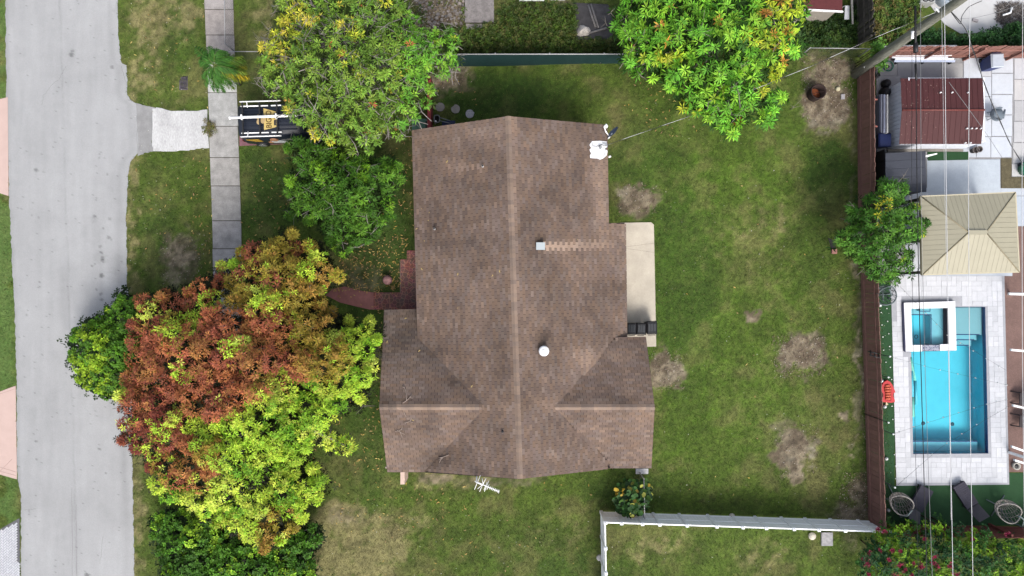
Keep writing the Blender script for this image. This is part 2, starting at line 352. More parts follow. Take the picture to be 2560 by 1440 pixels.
for x, y, r, a in SPOTS:
    d = np.hypot(fx - x, fy - y) + (fbm(fx, fy, 5, 2, 31) - .5) * r * .9
    val = val - a * .55 * sstep(r * 1.0, r * .55, d)
tiny = rng.random(len(fx)); val = val - .35 * (tiny < .004)
rc = base[None, :] * np.clip(val, .12, 1.3)[:, None]
Vr = np.stack([(fx - 1280) / S, (720 - fy) / S, np.full(len(fx), .012)], 1)
vid = np.arange(nx * ny).reshape(ny, nx); q = np.stack([vid[:-1, :-1], vid[1:, :-1], vid[1:, 1:], vid[:-1, 1:]], -1).reshape(-1, 4)
me = raw_mesh('road', Vr, q); vc = np.ones((len(fx), 4), np.float32); vc[:, :3] = rc
ca = me.color_attributes.new('Col', 'FLOAT_COLOR', 'POINT'); ca.data.foreach_set('color', vc.ravel())
m_road = mat('road_mat', attr=True, rough=0.95, var=0.05, scale=1.6, bump=0.35, bscale=120, var2=0.13, scale2=45)
props(link('road', me, m_road), kind='structure')
crack = MB()
def crk(pts, r=.006, z=.0135):
    out = []
    for (x1, y1), (x2, y2) in zip(pts[:-1], pts[1:]):
        for t in np.linspace(0, 1, 8)[:-1]: out.append((x1 + (x2 - x1) * t + random.uniform(-1, 1) * 1.2, y1 + (y2 - y1) * t + random.uniform(-1, 1) * 1.2))
    crack.tube([W(x, y, z - .004) for x, y in out + [pts[-1]]], r, 4, (0.09, 0.088, 0.086))
for c_ in [[(165, 165), (150, 195), (125, 218), (108, 240), (104, 262)], [(342, 262), (344, 390)], [(304, 165), (310, 190), (318, 215)], [(60, 1275), (90, 1272)], [(190, 1260), (192, 1440)], [(258, 1340), (250, 1410)], [(180, 1220), (181, 1440)]]: crk(c_)
props(crack.build('road_cracks', m_attr), kind='structure')

# sheets: one structure each
def sheet(name, poly, z, col, m=m_conc, z0=-.05, mottle=0.0, step=None, label=None):
    mb = MB(); P = [W(x, y, 0) for x, y in poly]
    mb.prism([(p.x, p.y) for p in P], z0, z, col); return props(mb.build(name, m), label, None, None, 'structure')
def jag(poly, n=6, a=2.0):
    o = []
    for i in range(len(poly)):
        (x1, y1), (x2, y2) = poly[i], poly[(i + 1) % len(poly)]
        for k in range(n): t = k / n; o.append((x1 + (x2 - x1) * t + random.uniform(-a, a), y1 + (y2 - y1) * t + random.uniform(-a, a)))
    return o
sheet('asphalt_apron', jag(DARKAP, 5, 2), .02, C(168, 168, 168))
sheet('driveway_apron', jag(APRON, 4, 1.5), .035, C(226, 226, 226), mat('apron_mat', attr=True, rough=.95, var=.2, scale=1.8, bump=.4, bscale=40, var2=.2, scale2=22, stretch=(1, .35, 1)))
sheet('red_driveway', PADR, .02, C(152, 108, 116), mat('reddrive_mat', C(150, 104, 112), 0.8, .22, 3, .15))
pk = mat('pink_mat', C(226, 198, 188), .85, .06, 2, .1)
d1 = sheet('pink_driveway', PINK1, .025, None, pk); d2 = sheet('pink_driveway', PINK2, .025, None, pk)
mb = MB()
for a, b in [((0, 985), (38, 972)), ((0, 1178), (40, 1189)), ((0, 1168), (40, 1180)), ((0, 1178), (30, 1148))]: mb.tube([W(*a, .024), W(*b, .024)], .008, 4)
mb.build('joint_line', mat('pinkjoint', C(190, 160, 150), .9, 0, 1, 0), d2)
mb = MB(); mb.prism([(p.x, p.y) for p in Wp(HERR)], -.05, .018)
herr = props(mb.build('paver_driveway', mat('paverbed', C(120, 120, 124), .9, .2, 10, .2)), None, None, None, 'structure')
pv = MB(); pv.box(-.092, .092, -.042, .042, 0, .03)
pvm = pv.mesh('paver'); m_pav = mat('herring_mat', C(224, 226, 232), .85, .12, 14, .1, objvar=.07); pvm.materials.append(m_pav)
a0 = math.radians(45); cnt = 0; q0 = W(25, 1370)
for i in range(-34, 34):
    for j in range(-34, 34):
        k = (i - j) % 4
        if k == 0: ux, uy, r = (i + 1) * .1, (j + .5) * .1, 0
        elif k == 3: ux, uy, r = (i + .5) * .1, (j + 1) * .1, math.pi / 2
        else: continue
        X0, Y0 = q0.x + ux * math.cos(a0) - uy * math.sin(a0), q0.y + ux * math.sin(a0) + uy * math.cos(a0); p = PX((X0, Y0, 0))
        if p[1] > 1446 or p[0] < -6: continue
        if not all(in_poly(np.array([p[0] + dx]), np.array([p[1] + dy]), HERR)[0] for dx in (-3, 3) for dy in (-3, 3)): continue
        o = link('paver', pvm, None, herr, (X0, Y0, .0)); o.rotation_euler.z = a0 + r; cnt += 1
print('herring', cnt)

# sidewalk slabs
sw_base = sheet('sidewalk', SIDEWALK, .012, C(105, 100, 92))
joints = [-40, 24, 88, 148, 232, 316, 394, 465, 552, 622, 702, 772, 842, 912, 982, 1052, 1122, 1192, 1262, 1332, 1402, 1480]
tones = [(176, 170, 170), (176, 168, 166), (170, 163, 162), (206, 206, 206), (185, 185, 186), (180, 178, 178), (176, 173, 172), (165, 163, 163), (166, 164, 166), (172, 170, 172), (190, 190, 192)] + [(180, 178, 178)] * 12
swl = lambda y: np.interp(y, [-40, 60, 232, 380, 560, 700, 900, 1500], [511, 514, 520, 526, 531, 534, 540, 548]); swr = lambda y: np.interp(y, [-40, 130, 235, 380, 520, 700, 900, 1500], [583, 586, 592, 598, 602, 605, 609, 615])
m_slab = mat('slab_mat', attr=True, rough=.93, var=.32, scale=2.2, bump=.25, bscale=60, var2=.2, scale2=24, stretch=(1, 1, 1))
for a, b, t in zip(joints[:-1], joints[1:], tones):
    k = random.uniform(-1, 1); tilt = random.uniform(-.006, .006)
    P = Wp([(swl(a) + k, a + 1), (swr(a) + k, a + 1), (swr(b) + k, b - 1), (swl(b) + k, b - 1)][::-1])
    mb = MB(); mb.hexa([(p.x, p.y, -.02) for p in P], [(p.x, p.y, .04 + tilt * (1 if i < 2 else -1)) for i, p in enumerate(P)], C(*[q_ * k_ for q_, k_ in zip(t, (1.06, 1.06, 1.04))])); mb.build('slab', m_slab, sw_base)

# red path and tiled porch
pm = mat('redpath_mat', C(172, 112, 106), .55, .22, 3, .12, spec=.4)
sheet('red_path', PATH, .035, None, pm)
# flagstone-print tiles
mt = bpy.data.materials.new('flagtile_mat'); mt.use_nodes = True; N = mt.node_tree.nodes; L = mt.node_tree.links; p = N['Principled BSDF']; p.inputs['Roughness'].default_value = .5
geo = N.new('ShaderNodeNewGeometry'); vo = N.new('ShaderNodeTexVoronoi'); vo.feature = 'DISTANCE_TO_EDGE'; vo.inputs['Scale'].default_value = 5.2; L.new(geo.outputs['Position'], vo.inputs['Vector'])
vc_ = N.new('ShaderNodeTexVoronoi'); vc_.inputs['Scale'].default_value = 5.2; L.new(geo.outputs['Position'], vc_.inputs['Vector'])
rp = N.new('ShaderNodeValToRGB'); rp.color_ramp.elements[0].position = .02; rp.color_ramp.elements[0].color = (*C(214, 142, 112), 1); rp.color_ramp.elements[1].position = .07; rp.color_ramp.elements[1].color = (*C(142, 80, 72), 1)
L.new(vo.outputs['Distance'], rp.inputs[0]); hs = N.new('ShaderNodeMix'); hs.data_type = 'RGBA'; hs.blend_type = 'MULTIPLY'; hs.inputs[0].default_value = .45; L.new(rp.outputs[0], hs.inputs[6]); L.new(vc_.outputs['Color'], hs.inputs[7]); L.new(hs.outputs[2], p.inputs['Base Color'])
porch = sheet('tiled_porch', PORCH, .04, C(150, 110, 95))
tm = MB(); tsz = 22.0 / S; tm.box(-tsz / 2 + .008, tsz / 2 - .008, -tsz / 2 + .008, tsz / 2 - .008, 0, .02); tmesh = tm.mesh('tile'); tmesh.materials.append(mt)
for ix in range(3):
    for iy in range(4):
        q0 = W(1011.5 + 22 * ix, 660 + 21.5 * iy); link('tile', tmesh, None, porch, (q0.x, q0.y, .04))
for ix in range(6):
    for iy in range(2):
        q0 = W(945 + 22 * ix, 742 + 21.6 * iy); link('tile', tmesh, None, porch, (q0.x, q0.y, .042))
q0 = W(1028, 637); link('tile', tmesh, None, porch, (q0.x, q0.y, .03))
edge = MB(); edge.tube([W(1000.5, 648, .05), W(1001, 731, .05)], .02, 6); edge.build('edging', mat('edge_mat', C(170, 150, 140), .8, .2, 10, 0), porch)

patio = sheet('patio', PATIO, .07, None, mat('patio_mat', C(224, 214, 196), .9, .2, .9, .15, 60, var2=.06, scale2=14))
mb = MB()
for a, b in [((1564, 617), (1635, 608)), ((1564, 621), (1635, 631)), ((1568, 808), (1640, 801))]: mb.tube([W(*a, .0685), W(*b, .0685)], .005, 4)
mb.build('joint_line', mat('patiojoint', C(120, 112, 100), .9, 0, 1, 0), patio)
# ------------------------------------------------------------------ house
ZE, ZR, ZC = 2.7, 4.7, 4.06
house = thing('house', 'bungalow with brown shingled gable roof in the middle of the plot', 'house', (0, 0, 0))
walls = MB(); fp = [W(x, y, 0) for x, y in [(1064, 338), (1490, 326), (1494, 575), (1532, 575), (1536, 860), (1580, 860), (1590, 1150), (1000, 1152), (992, 800), (1068, 795)]]
walls.prism([(p.x * .95, p.y * .95) for p in fp], 0, 2.05); walls.build('wall', mat('stucco_mat', C(232, 205, 190), .9, .08, 4, .3), house)
# roof faces as 3-D corner quads: ridge A->B, eave B'->A'
FACES = {
 'west':  dict(a=W(1270, 290, ZR), b=W(1300, 1198, ZR), c=W(1053, 1178, ZE), d=W(1030, 325, ZE), poly=[(1270, 290), (1300, 1198), (1062, 1181), (1205, 1018), (1050, 850), (1042, 772), (1030, 325)]),
 'east':  dict(a=W(1270, 290, ZR), b=W(1300, 1198, ZR), c=W(1531, 1172, ZE), d=W(1518, 312, ZE), poly=[(1270, 290), (1300, 1198), (1526, 1170), (1380, 1018), (1533, 843), (1568, 840), (1561, 557), (1522, 557), (1518, 312)], ext=1.19),
 'wing_north': dict(a=W(948, 1018, ZC), b=W(1205, 1018, ZC), c=W(1215, 772, 2.1), d=W(960, 775, 2.1), poly=[(948, 1018), (1205, 1018), (1050, 850), (1044, 772), (960, 775)]),
 'wing_south': dict(a=W(948, 1018, ZC), b=W(1205, 1018, ZC), c=W(1215, 1177, ZE), d=W(968, 1180, ZE), poly=[(948, 1018), (1205, 1018), (1058, 1177), (968, 1180)]),
 'east_north': dict(a=W(1637, 1018, 4.0), b=W(1380, 1018, 4.0), c=W(1362, 846, 2.56), d=W(1615, 843, 2.56), poly=[(1637, 1018), (1380, 1018), (1532, 845), (1615, 843)]),
 'east_south': dict(a=W(1637, 1018, 4.0), b=W(1380, 1018, 4.0), c=W(1372, 1171, ZE), d=W(1629, 1170, ZE), poly=[(1637, 1018), (1380, 1018), (1528, 1170), (1629, 1170)]),
}
def roof_z(px, py):
    best = 0
    for f in FACES.values():
        if in_poly(np.array([px]), np.array([py]), f['poly'])[0]:
            n = (f['b'] - f['a']).cross(f['d'] - f['a']); o = Vector((0, 0, H)); dd = Vector(((px - 1280) / S, (720 - py) / S, -H)); dn = n.dot(dd)
            t = n.dot(f['a'] - o) / dn; best = max(best, (o + dd * t).z)
    return best or 3.0
def R(px, py, dz=.02): return W(px, py, roof_z(px, py) + dz)
m_sh = mat('shingle_mat', attr=True, rough=.95, var=.10, scale=3, bump=.5, bscale=160, var2=.22, scale2=60)
deckm = mat('roofdeck_mat', C(48, 38, 36), .95, .2, 8, .2)
PAL = [(128, 110, 100), (138, 117, 102), (122, 108, 104), (112, 98, 93), (142, 128, 120), (134, 110, 92), (118, 100, 90), (130, 118, 114), (124, 106, 96), (146, 124, 108)]
STAIN_SHADE = [(1185, 385, 60, 18, .28), (1170, 460, 70, 40, .12), (1140, 610, 60, 22, .22), (1080, 890, 40, 60, .2), (1000, 860, 40, 40, .2), (1380, 690, 60, 60, .15), (1350, 600, 14, 16, .5), (1360, 850, 20, 24, .4), (1400, 470, 80, 60, .14), (1180, 1130, 50, 40, .15),  # dark roof stains, plus the shadows above both vents painted into the shingles
        (1100, 880, 60, 25, .3), (1150, 950, 40, 40, .3), (1110, 1140, 40, 30, .3), (1480, 330, 50, 30, .25), (1440, 840, 120, 25, .15), (1060, 1060, 60, 40, .15), (1010, 1005, 60, 14, .25), (1550, 1000, 70, 14, .2), (1060, 1165, 40, 14, .3), (990, 1080, 30, 40, .15), (1460, 1120, 60, 40, .15), (1080, 570, 30, 8, .35), (1400, 720, 200, 14, .1)]
ST_L = [(1500, 490, 26, 90, .22), (1285, 640, 9, 420, .18), (1080, 1019, 140, 7, .3), (1500, 1017, 140, 9, .25), (1530, 880, 40, 30, .15), (1460, 900, 40, 30, .15), (1560, 580, 30, 30, .15), (1090, 350, 60, 40, .1), (1200, 330, 60, 20, .1), (1010, 1130, 60, 40, .12), (1600, 1000, 40, 120, .1)]
def weather_shade(px, py):
    k = 1 + .85 * (float(fbm(np.array([px]), np.array([py]), 60, 4, 71)[0]) - .5); o = 0.0
    for x, y, rx, ry, a in STAIN_SHADE: k -= a * math.exp(-(((px - x) / rx) ** 2 + ((py - y) / ry) ** 2))
    for x, y, rx, ry, a in ST_L: g = math.exp(-(((px - x) / rx) ** 2 + ((py - y) / ry) ** 2)); k += a * g * 1.2; o += a * g
    if 1357 < px < 1540: t = 1 - (px - 1357) / 240; g = math.exp(-((py - (617 - (px - 1357) * .03)) / 11) ** 4); k += .35 * t * g; o += .8 * t ** 1.3 * g
    if 1150 < px < 1204 and abs(py - 419) < 7: k += .12 * (px - 1150) / 54; o += .18
    if 1050 < px < 1088 and abs(py - 573) < 7: k += .06; o += .12
    return max(k, .3), min(o, 1)
tabs = []
for f in FACES.values():      # put the fourth corner on the plane of the other three
    n_ = (f['b'] - f['a']).cross(f['d'] - f['a']); px_, py_ = PX(f['c']); o_ = Vector((0, 0, H)); d_ = Vector(((px_ - 1280) / S, (720 - py_) / S, -H)); f['c'] = o_ + d_ * (n_.dot(f['a'] - o_) / n_.dot(d_))
for fname, f in FACES.items():
    a, b, c, d = f['a'], f['b'], f['c'], f['d']; ext = f.get('ext', 1.0)
    # deck under the shingles
    mb = MB(); n = (b - a).cross(d - a).normalized(); n = n if n.z > 0 else -n
    pts = []
    o = Vector((0, 0, H))
    for x, y in f['poly']:
        dd = Vector(((x - 1280) / S, (720 - y) / S, -H)); t = n.dot(a - o) / n.dot(dd); pts.append(o + dd * t)
    if (pts[1] - pts[0]).cross(pts[2] - pts[1]).z < 0 and False: pts.reverse()
    ar = sum(pts[i].x * pts[(i + 1) % len(pts)].y - pts[(i + 1) % len(pts)].x * pts[i].y for i in range(len(pts)))
    if ar < 0: pts.reverse()
    mb.hexa([p - Vector((0, 0, .16)) for p in pts], pts); mb.build('roof_deck', deckm, house)
    Lr = (b - a).length; Ls = ((d - a).length + (c - b).length) / 2; nc = int(round(Ls / .138)); nt_ = int(round(Lr / .302))
    for i in range(int(nc * ext) + 1):
        v0, v1 = i / nc, (i + 1) / nc
        if v0 >= ext - 1e-6: continue
        v1 = min(v1, ext)
        off = (0.5 if i % 2 else 0) + random.uniform(-.05, .05)
        for j in range(-1, nt_ + 1):
            u0, u1 = (j + off) / nt_, (j + 1 + off) / nt_
            u0, u1 = max(u0, 0), min(u1, 1)
            if u1 - u0 < .15 / nt_: continue
            if fname == 'east' and v0 >= 1 - 1e-6:      # the lower strip starts at its own gable end
                for uu in np.linspace(u0, u1, 9):
                    if PX(qb(a, b, c, d, uu, v0))[1] >= 557: break
                u0 = uu
                if u1 - u0 < .15 / nt_: continue
            g = .0075 / Lr
            P = [qb(a, b, c, d, u0 + g, v0), qb(a, b, c, d, u1 - g, v0), qb(a, b, c, d, u1 - g, v1 + .02 / nc), qb(a, b, c, d, u0 + g, v1 + .02 / nc)]
            ce = (P[0] + P[2]) / 2; px, py = PX(ce)
            qx = [px] + [PX(p)[0] for p in P]; qy = [py] + [PX(p)[1] for p in P]; hit = in_poly(np.array(qx), np.array(qy), f['poly'])
            if fname == 'east' and v0 >= 1 - 1e-6 and min(qy) < 550: continue
            if not hit[0] and (not hit.any() or (fname == 'east' and px > 1517 and py < 560)): continue
            k, oo = weather_shade(px, py); col = (np.array(C(*random.choice(PAL))) * .5 + np.array(C(128, 109, 99)) * .5) * random.uniform(.88, 1.10) * k * np.array((1.08, 1.07, 1.04))
            col = col + (np.array(C(204, 176, 154)) * min(k, 1.2) - col) * oo * .9
            if 'wing' in fname and py < 930: col = col * np.array((.96, 1.0, 1.02))
            up = n * random.uniform(.012, .019); lo = n * .004
            top = [P[0] + lo, P[1] + lo, P[2] + up, P[3] + up]; bot = [p - n * .004 for p in P]
            if (P[1] - P[0]).cross(P[3] - P[0]).dot(n) < 0: top = top[::-1]; bot = bot[::-1]
            tabs.append((ce.z + random.uniform(0, .01), bot, top, tuple(col)))
tabs.sort(key=lambda t: -t[0])
bulk = MB()
for i, (z, bot, top, col) in enumerate(tabs):
    mb = MB() if i < 300 else bulk
    mb.add(list(bot) + list(top), [(4, 5, 6, 7), (0, 1, 5, 4), (1, 2, 6, 5), (2, 3, 7, 6), (3, 0, 4, 7)], col)
    if i < 300: mb.build('shingle', m_sh, house)
props(bulk.build('shingles', m_sh, house), kind='stuff'); print('tabs', len(tabs))
def caps(p, q, nrm1, nrm2, step=.2):
    n_ = int((q - p).length / step); d = (q - p).normalized()
    for i in range(n_):
        s = p + d * (i * step); e = p + d * (i * step + step * 1.02); px, py = PX((s + e) / 2); k, oo = weather_shade(px, py)
        col = tuple(np.array(C(*random.choice([(154, 134, 120), (148, 130, 118), (160, 138, 122)]))) * random.uniform(.9, 1.1) * (k * .5 + .5)); mb = MB(); w_ = .15
        z0, z1 = Vector((0, 0, .022)), Vector((0, 0, .036))
        V = [s + nrm1 * w_ + z0 * .6, s + z0, s + nrm2 * w_ + z0 * .6, e + nrm1 * w_ + z1 * .7, e + z1, e + nrm2 * w_ + z1 * .7]
        mb.add(V, [(0, 1, 4, 3), (1, 2, 5, 4), (3, 4, 5)], col); mb.build('ridge_cap', m_sh, house)
fw = FACES['west']; sw_ = (fw['d'] - fw['a']).normalized(); fe = FACES['east']; se_ = (fe['d'] - fe['a']).normalized()
caps(fw['a'], fw['b'], sw_, se_)
f1, f2 = FACES['wing_north'], FACES['wing_south']; caps(f1['a'], f1['b'], (f1['d'] - f1['a']).normalized(), (f2['d'] - f2['a']).normalized())
f1, f2 = FACES['east_north'], FACES['east_south']; caps(f1['a'], f1['b'], (f1['d'] - f1['a']).normalized(), (f2['d'] - f2['a']).normalized())
# fascia boards under the eaves
fas = mat('fascia_mat', C(120, 100, 92), .7, .1, 5, 0)
for p, q in [((1030, 325), (1042, 772)), ((1518, 312), (1522, 557)), ((1561, 557), (1568, 840)), ((968, 1180), (1062, 1180)), ((1526, 1170), (1629, 1170)), ((1615, 843), (1535, 844)), ((960, 775), (1042, 773))]:
    z = 2.1 if q[1] == 773 else 2.3 if q[0] == 1568 else ZE
    A, B_ = W(*p, z), W(*q, z); dd = (B_ - A).normalized(); nn = Vector((-dd.y, dd.x, 0)) * .012; mb = MB()
    mb.hexa([A - nn - Vector((0, 0, .2)), B_ - nn - Vector((0, 0, .2)), B_ + nn - Vector((0, 0, .2)), A + nn - Vector((0, 0, .2))], [A - nn, B_ - nn, B_ + nn, A + nn]); mb.build('fascia', fas, house)
# roof fittings
mb = MB(); p = R(1351, 616, 0); mb.box(p.x - .16, p.x + .16, p.y - .14, p.y + .14, p.z - .05, p.z + .2); mb.box(p.x - .2, p.x + .2, p.y - .17, p.y + .17, p.z + .2, p.z + .23)
mb.build('box_vent', mat('galv_mat', C(205, 215, 218), .4, .08, 20, 0, stretch=(1, 6, 1)), house)
p = R(1359, 876, 0); tv = MB(); tv.lathe([(.11, -.1), (.11, .14)], p, 14)
tvo = tv.build('turbine_vent', m_whitemetal, house)
fins = MB()
for k in range(22):
    a = 2 * math.pi * k / 22
    pts = [p + Vector((math.cos(a + s * .5) * r, math.sin(a + s * .5) * r, z)) for r, z, s in [(.12, .12, 0), (.22, .2, .4), (.235, .28, .7), (.2, .37, 1.0), (.06, .43, 1.3)]]
    w2 = Vector((-math.sin(a), math.cos(a), 0)) * .03
    for s_, e_ in zip(pts[:-1], pts[1:]): fins.add([s_ - w2, s_ + w2, e_ + w2, e_ - w2], [(0, 1, 2, 3)])
fins.build('fin', m_whitemetal, tvo); cp = MB(); cp.lathe([(.1, .40), (.09, .435), (.02, .45)], p, 14); cp.build('cap', m_whitemetal, tvo)
for x, y in [(1207, 417), (1087, 573)]:
    p = R(x, y, 0); mb = MB(); mb.tube([p - Vector((0, 0, .1)), p + Vector((0, 0, .3))], .05, 10); o = mb.build('pipe_vent', mat('pipe_mat', C(200, 198, 195), .5, .05, 4, 0), house)
    mb = MB(); mb.lathe([(.038, .303), (.038, .3)], p, 10); mb.build('pipe_mouth', m_black, o)
p = R(1256, 1078, 0); mb = MB(); mb.tube([p - Vector((0, 0, .1)), p + Vector((0, 0, .12))], .055, 8); mb.build('pipe_vent', m_black, house)
# white sealed patch with the mast base on the north-east corner
patch = [(1480, 353), (1500, 352), (1517, 354), (1519, 367), (1512, 372), (1519, 377), (1517, 388), (1508, 396), (1500, 399), (1494, 396), (1476, 395), (1475, 388), (1478, 384), (1474, 374), (1478, 370), (1474, 362)]
P = [R(x, y, .03) for x, y in patch]; mb = MB(); mb.hexa([q_ - Vector((0, 0, .03)) for q_ in P[::-1]], P[::-1]); pt = mb.build('roof_patch', mat('sealant_mat', (.62, .63, .65), .6, .12, 5, .4, 14), house)
mb = MB(); p = R(1500, 368, .03); mb.lathe([(.1, 0), (.06, .06), (.035, .08), (.035, .5), (.05, .52)], p, 10); mb.build('mast', m_grey, pt)
mb = MB(); mb.tube([R(1480, 356, .04), R(1482, 365, .05), R(1492, 366, .05), R(1502, 362, .1), R(1515, 361, .06)], .012, 5); mb.tube([R(1502, 362, .2), R(1514, 366, .1), R(1512, 385, .04), R(1506, 392, .04)], .01, 5); mb.build('cable', mat('greycable', C(90, 92, 96), .6, 0, 1, 0), pt)
# end pillar and downspouts under the south eave
mb = MB(); a, b = W(1001, 1174, 0), W(1027, 1208, 0)
A = [W(1001, 1211, 1.2), W(1011, 1211, 1.2)]
x0, x1 = W(1001, 1211, 1.2).x, W(1011.5, 1211, 1.2).x; mb.box(x0, x1, W(1001, 1211, 1.2).y, W(1001, 1211, 1.2).y + 1.2, 0, 1.2); mb.build('wing_wall', mat('wingwall', C(240, 212, 196), .8, .06, 4, .1), house)
ds = mat('downspout_mat', C(205, 190, 175), .5, .05, 4, 0)
for x, y in [(1526, 1168), (1073, 1177)]:
    p = W(x, y, ZE); mb = MB(); mb.box(p.x - .05, p.x + .3, p.y - .04, p.y + .03, ZE - .22, ZE - .1); mb.tube([p + Vector((0, 0, -.2)), Vector((p.x, p.y + .2, 2.0)), Vector((p.x, p.y + .2, .1))], .04, 6); mb.build('downspout', ds, house)
p = W(965, 1169, ZE); mb = MB(); mb.lathe([(.05, -.14), (.05, -.02)], p, 8); mb.build('downspout', ds, house)
# ---- things on the roof
dish = thing('satellite_dish', 'grey oval satellite dish on a white arm at the roof corner', 'satellite dish', W(1522, 346, 2.9))
mb = MB(); c0 = W(1533, 331, 3.25); ax = Vector((-.62, .55, .35)).normalized(); u_ = ax.cross(Vector((0, 0, 1))).normalized(); v_ = u_.cross(ax)
V = [c0 + ax * -.05]; F = []
for r_, dpt in [(.18, -.03), (.33, .03)]:
    for k in range(20): t = 2 * math.pi * k / 20; V.append(c0 + u_ * (math.cos(t) * r_) + v_ * (math.sin(t) * r_ * .82) + ax * dpt)
F = [(0, 1 + k, 1 + (k + 1) % 20) for k in range(20)] + [(1 + k, 21 + k, 21 + (k + 1) % 20, 1 + (k + 1) % 20) for k in range(20)]
mb.add(V, F, None, True); mb.build('reflector', mat('dish_mat', C(105, 118, 146), .5, .06, 4, 0), dish)
mb = MB(); mb.tube([W(1524, 342, 3.1), W(1514, 328, 3.3), W(1511, 318, 3.4)], .03, 6); mb.build('feed_arm', m_whitemetal, dish)
mb = MB(); mb.tube([W(1510, 319, 3.4), W(1517, 311, 3.42)], [.05, .06], 8); mb.tube([W(1515, 320, 3.4), W(1519, 314, 3.4)], .04, 8); mb.build('feed_horn', m_whitemetal, dish)
mb = MB(); mb.tube([W(1520, 347, 2.7), W(1524, 342, 3.05)], .035, 6); mb.tube([W(1524, 342, 3.05), W(1531, 333, 3.2)], .03, 6); mb.build('mount', m_whitemetal, dish)
ant = thing('tv_antenna', 'white rooftop television antenna with many short rods below the south gable', 'antenna', W(1190, 1205, 3.2))
AZ = 4.4
mb = MB(); mb.tube([W(1187, 1203, AZ), W(1248, 1229, AZ)], .022, 6); mb.tube([W(1191, 1205, AZ + .03), W(1207, 1212, AZ + .03)], .035, 6); mb.build('boom', m_whitemetal, ant)
for p, q in [((1201, 1188), (1186, 1224)), ((1205, 1196), (1208, 1210)), ((1215, 1196), (1207, 1211)), ((1206, 1212), (1194, 1222)), ((1206, 1213), (1199, 1229)), ((1218, 1205), (1210, 1225)), ((1222, 1202), (1211, 1229)), ((1223, 1211), (1217, 1224))] + [((1227 + k * 4, 1216 + k * 1.6), (1223.5 + k * 4, 1223 + k * 1.6)) for k in range(6)] + [((1249, 1225), (1246, 1233))]:
    mb = MB(); mb.tube([W(*p, AZ + .03), W(*q, AZ + .03)], .012, 5); mb.build('rod', m_whitemetal, ant)
mb = MB(); mb.tube([W(1191, 1206, AZ), W(1192, 1188, 3.6), W(1192, 1180, 3.3)], .03, 6); mb.tube([W(1191, 1206, AZ), W(1192, 1196, 2.7)], .02, 6); mb.build('mast', m_whitemetal, ant)
tw = mat('twig_mat', C(190, 172, 160), .9, .15, 20, .1)
for lab, lines in [('long forked dry twig just above the west wing ridge', [[(1007, 1008), (1017, 1001), (1026, 992), (1031, 984)], [(1016, 1001), (1016, 992), (1015, 978), (1011, 968), (1007, 960)], [(1026, 994), (1032, 996)], [(1011, 969), (1005, 966)]]),
                   ('small branched twig with an orange tip below the west wing ridge', [[(1011, 1055), (1020, 1055), (1026, 1052), (1027, 1046)], [(1025, 1054), (1032, 1056)], [(1012, 1058), (1018, 1056)], [(1010, 1030), (1015, 1042)]]),
                   ('many pronged pale twig nearest the west gable edge of the roof', [[(988, 1078), (997, 1077), (1004, 1073), (1006, 1066)], [(997, 1076), (1003, 1082), (1012, 1086)], [(1000, 1079), (1006, 1094)], [(991, 1074), (999, 1079)]]),
                   ('curved twig lying by the south west valley of the roof', [[(1122, 1137), (1112, 1141), (1103, 1144), (1097, 1150)], [(1108, 1142), (1101, 1150), (1098, 1158)], [(1105, 1143), (1096, 1144)]])]:
    mb = MB()
    for l in lines: mb.tube([R(x, y, .05) for x, y in l], [.016] * (len(l) - 1) + [.007], 5)
    single(mb, 'fallen_twig', tw, lab, 'twig', R(*lines[0][0], 0), 'twigs fallen on the roof')
# ------------------------------------------------------------------ vegetation
def nrm(a): return a / (np.linalg.norm(a, axis=-1, keepdims=True) + 1e-9)
class Leaves:
    def __init__(s): s.B = []; s.D = []; s.U = []; s.L = []; s.Wd = []; s.C = []
    def add(s, b, d, u, l, w_, c): s.B.append(b); s.D.append(d); s.U.append(u); s.L.append(l); s.Wd.append(w_); s.C.append(c)
    def build(s, name, m, parent, blunt=.5, droop=.12):
        B_ = np.concatenate(s.B); D = nrm(np.concatenate(s.D)); U = np.concatenate(s.U); L_ = np.concatenate(s.L)[:, None]; Wd_ = np.concatenate(s.Wd)[:, None]; C_ = np.concatenate(s.C)
        sd = nrm(np.cross(D, U)); up = nrm(np.cross(sd, D)); t = blunt
        mid = B_ + D * L_ * t; dz = np.array([0, 0, -1.0]) * droop * L_
        ml = mid + sd * Wd_ * .5 + up * Wd_ * .18; mr = mid - sd * Wd_ * .5 + up * Wd_ * .18; mc = mid - up * Wd_ * .06; tip = B_ + D * L_ + dz
        n = len(B_); V = np.concatenate([B_, ml, mr, mc, tip]); I = np.arange(n)
        F = np.concatenate([np.stack([I, I + 2 * n, I + 3 * n], 1), np.stack([I, I + 3 * n, I + n], 1), np.stack([I + 3 * n, I + 2 * n, I + 4 * n], 1), np.stack([I + 3 * n, I + 4 * n, I + n], 1)])
        col = np.clip(np.concatenate([C_] * 4), 0, .75); V = V - np.array(wloc(parent))
        return link(name, raw_mesh(name, V, F, col), m, parent)
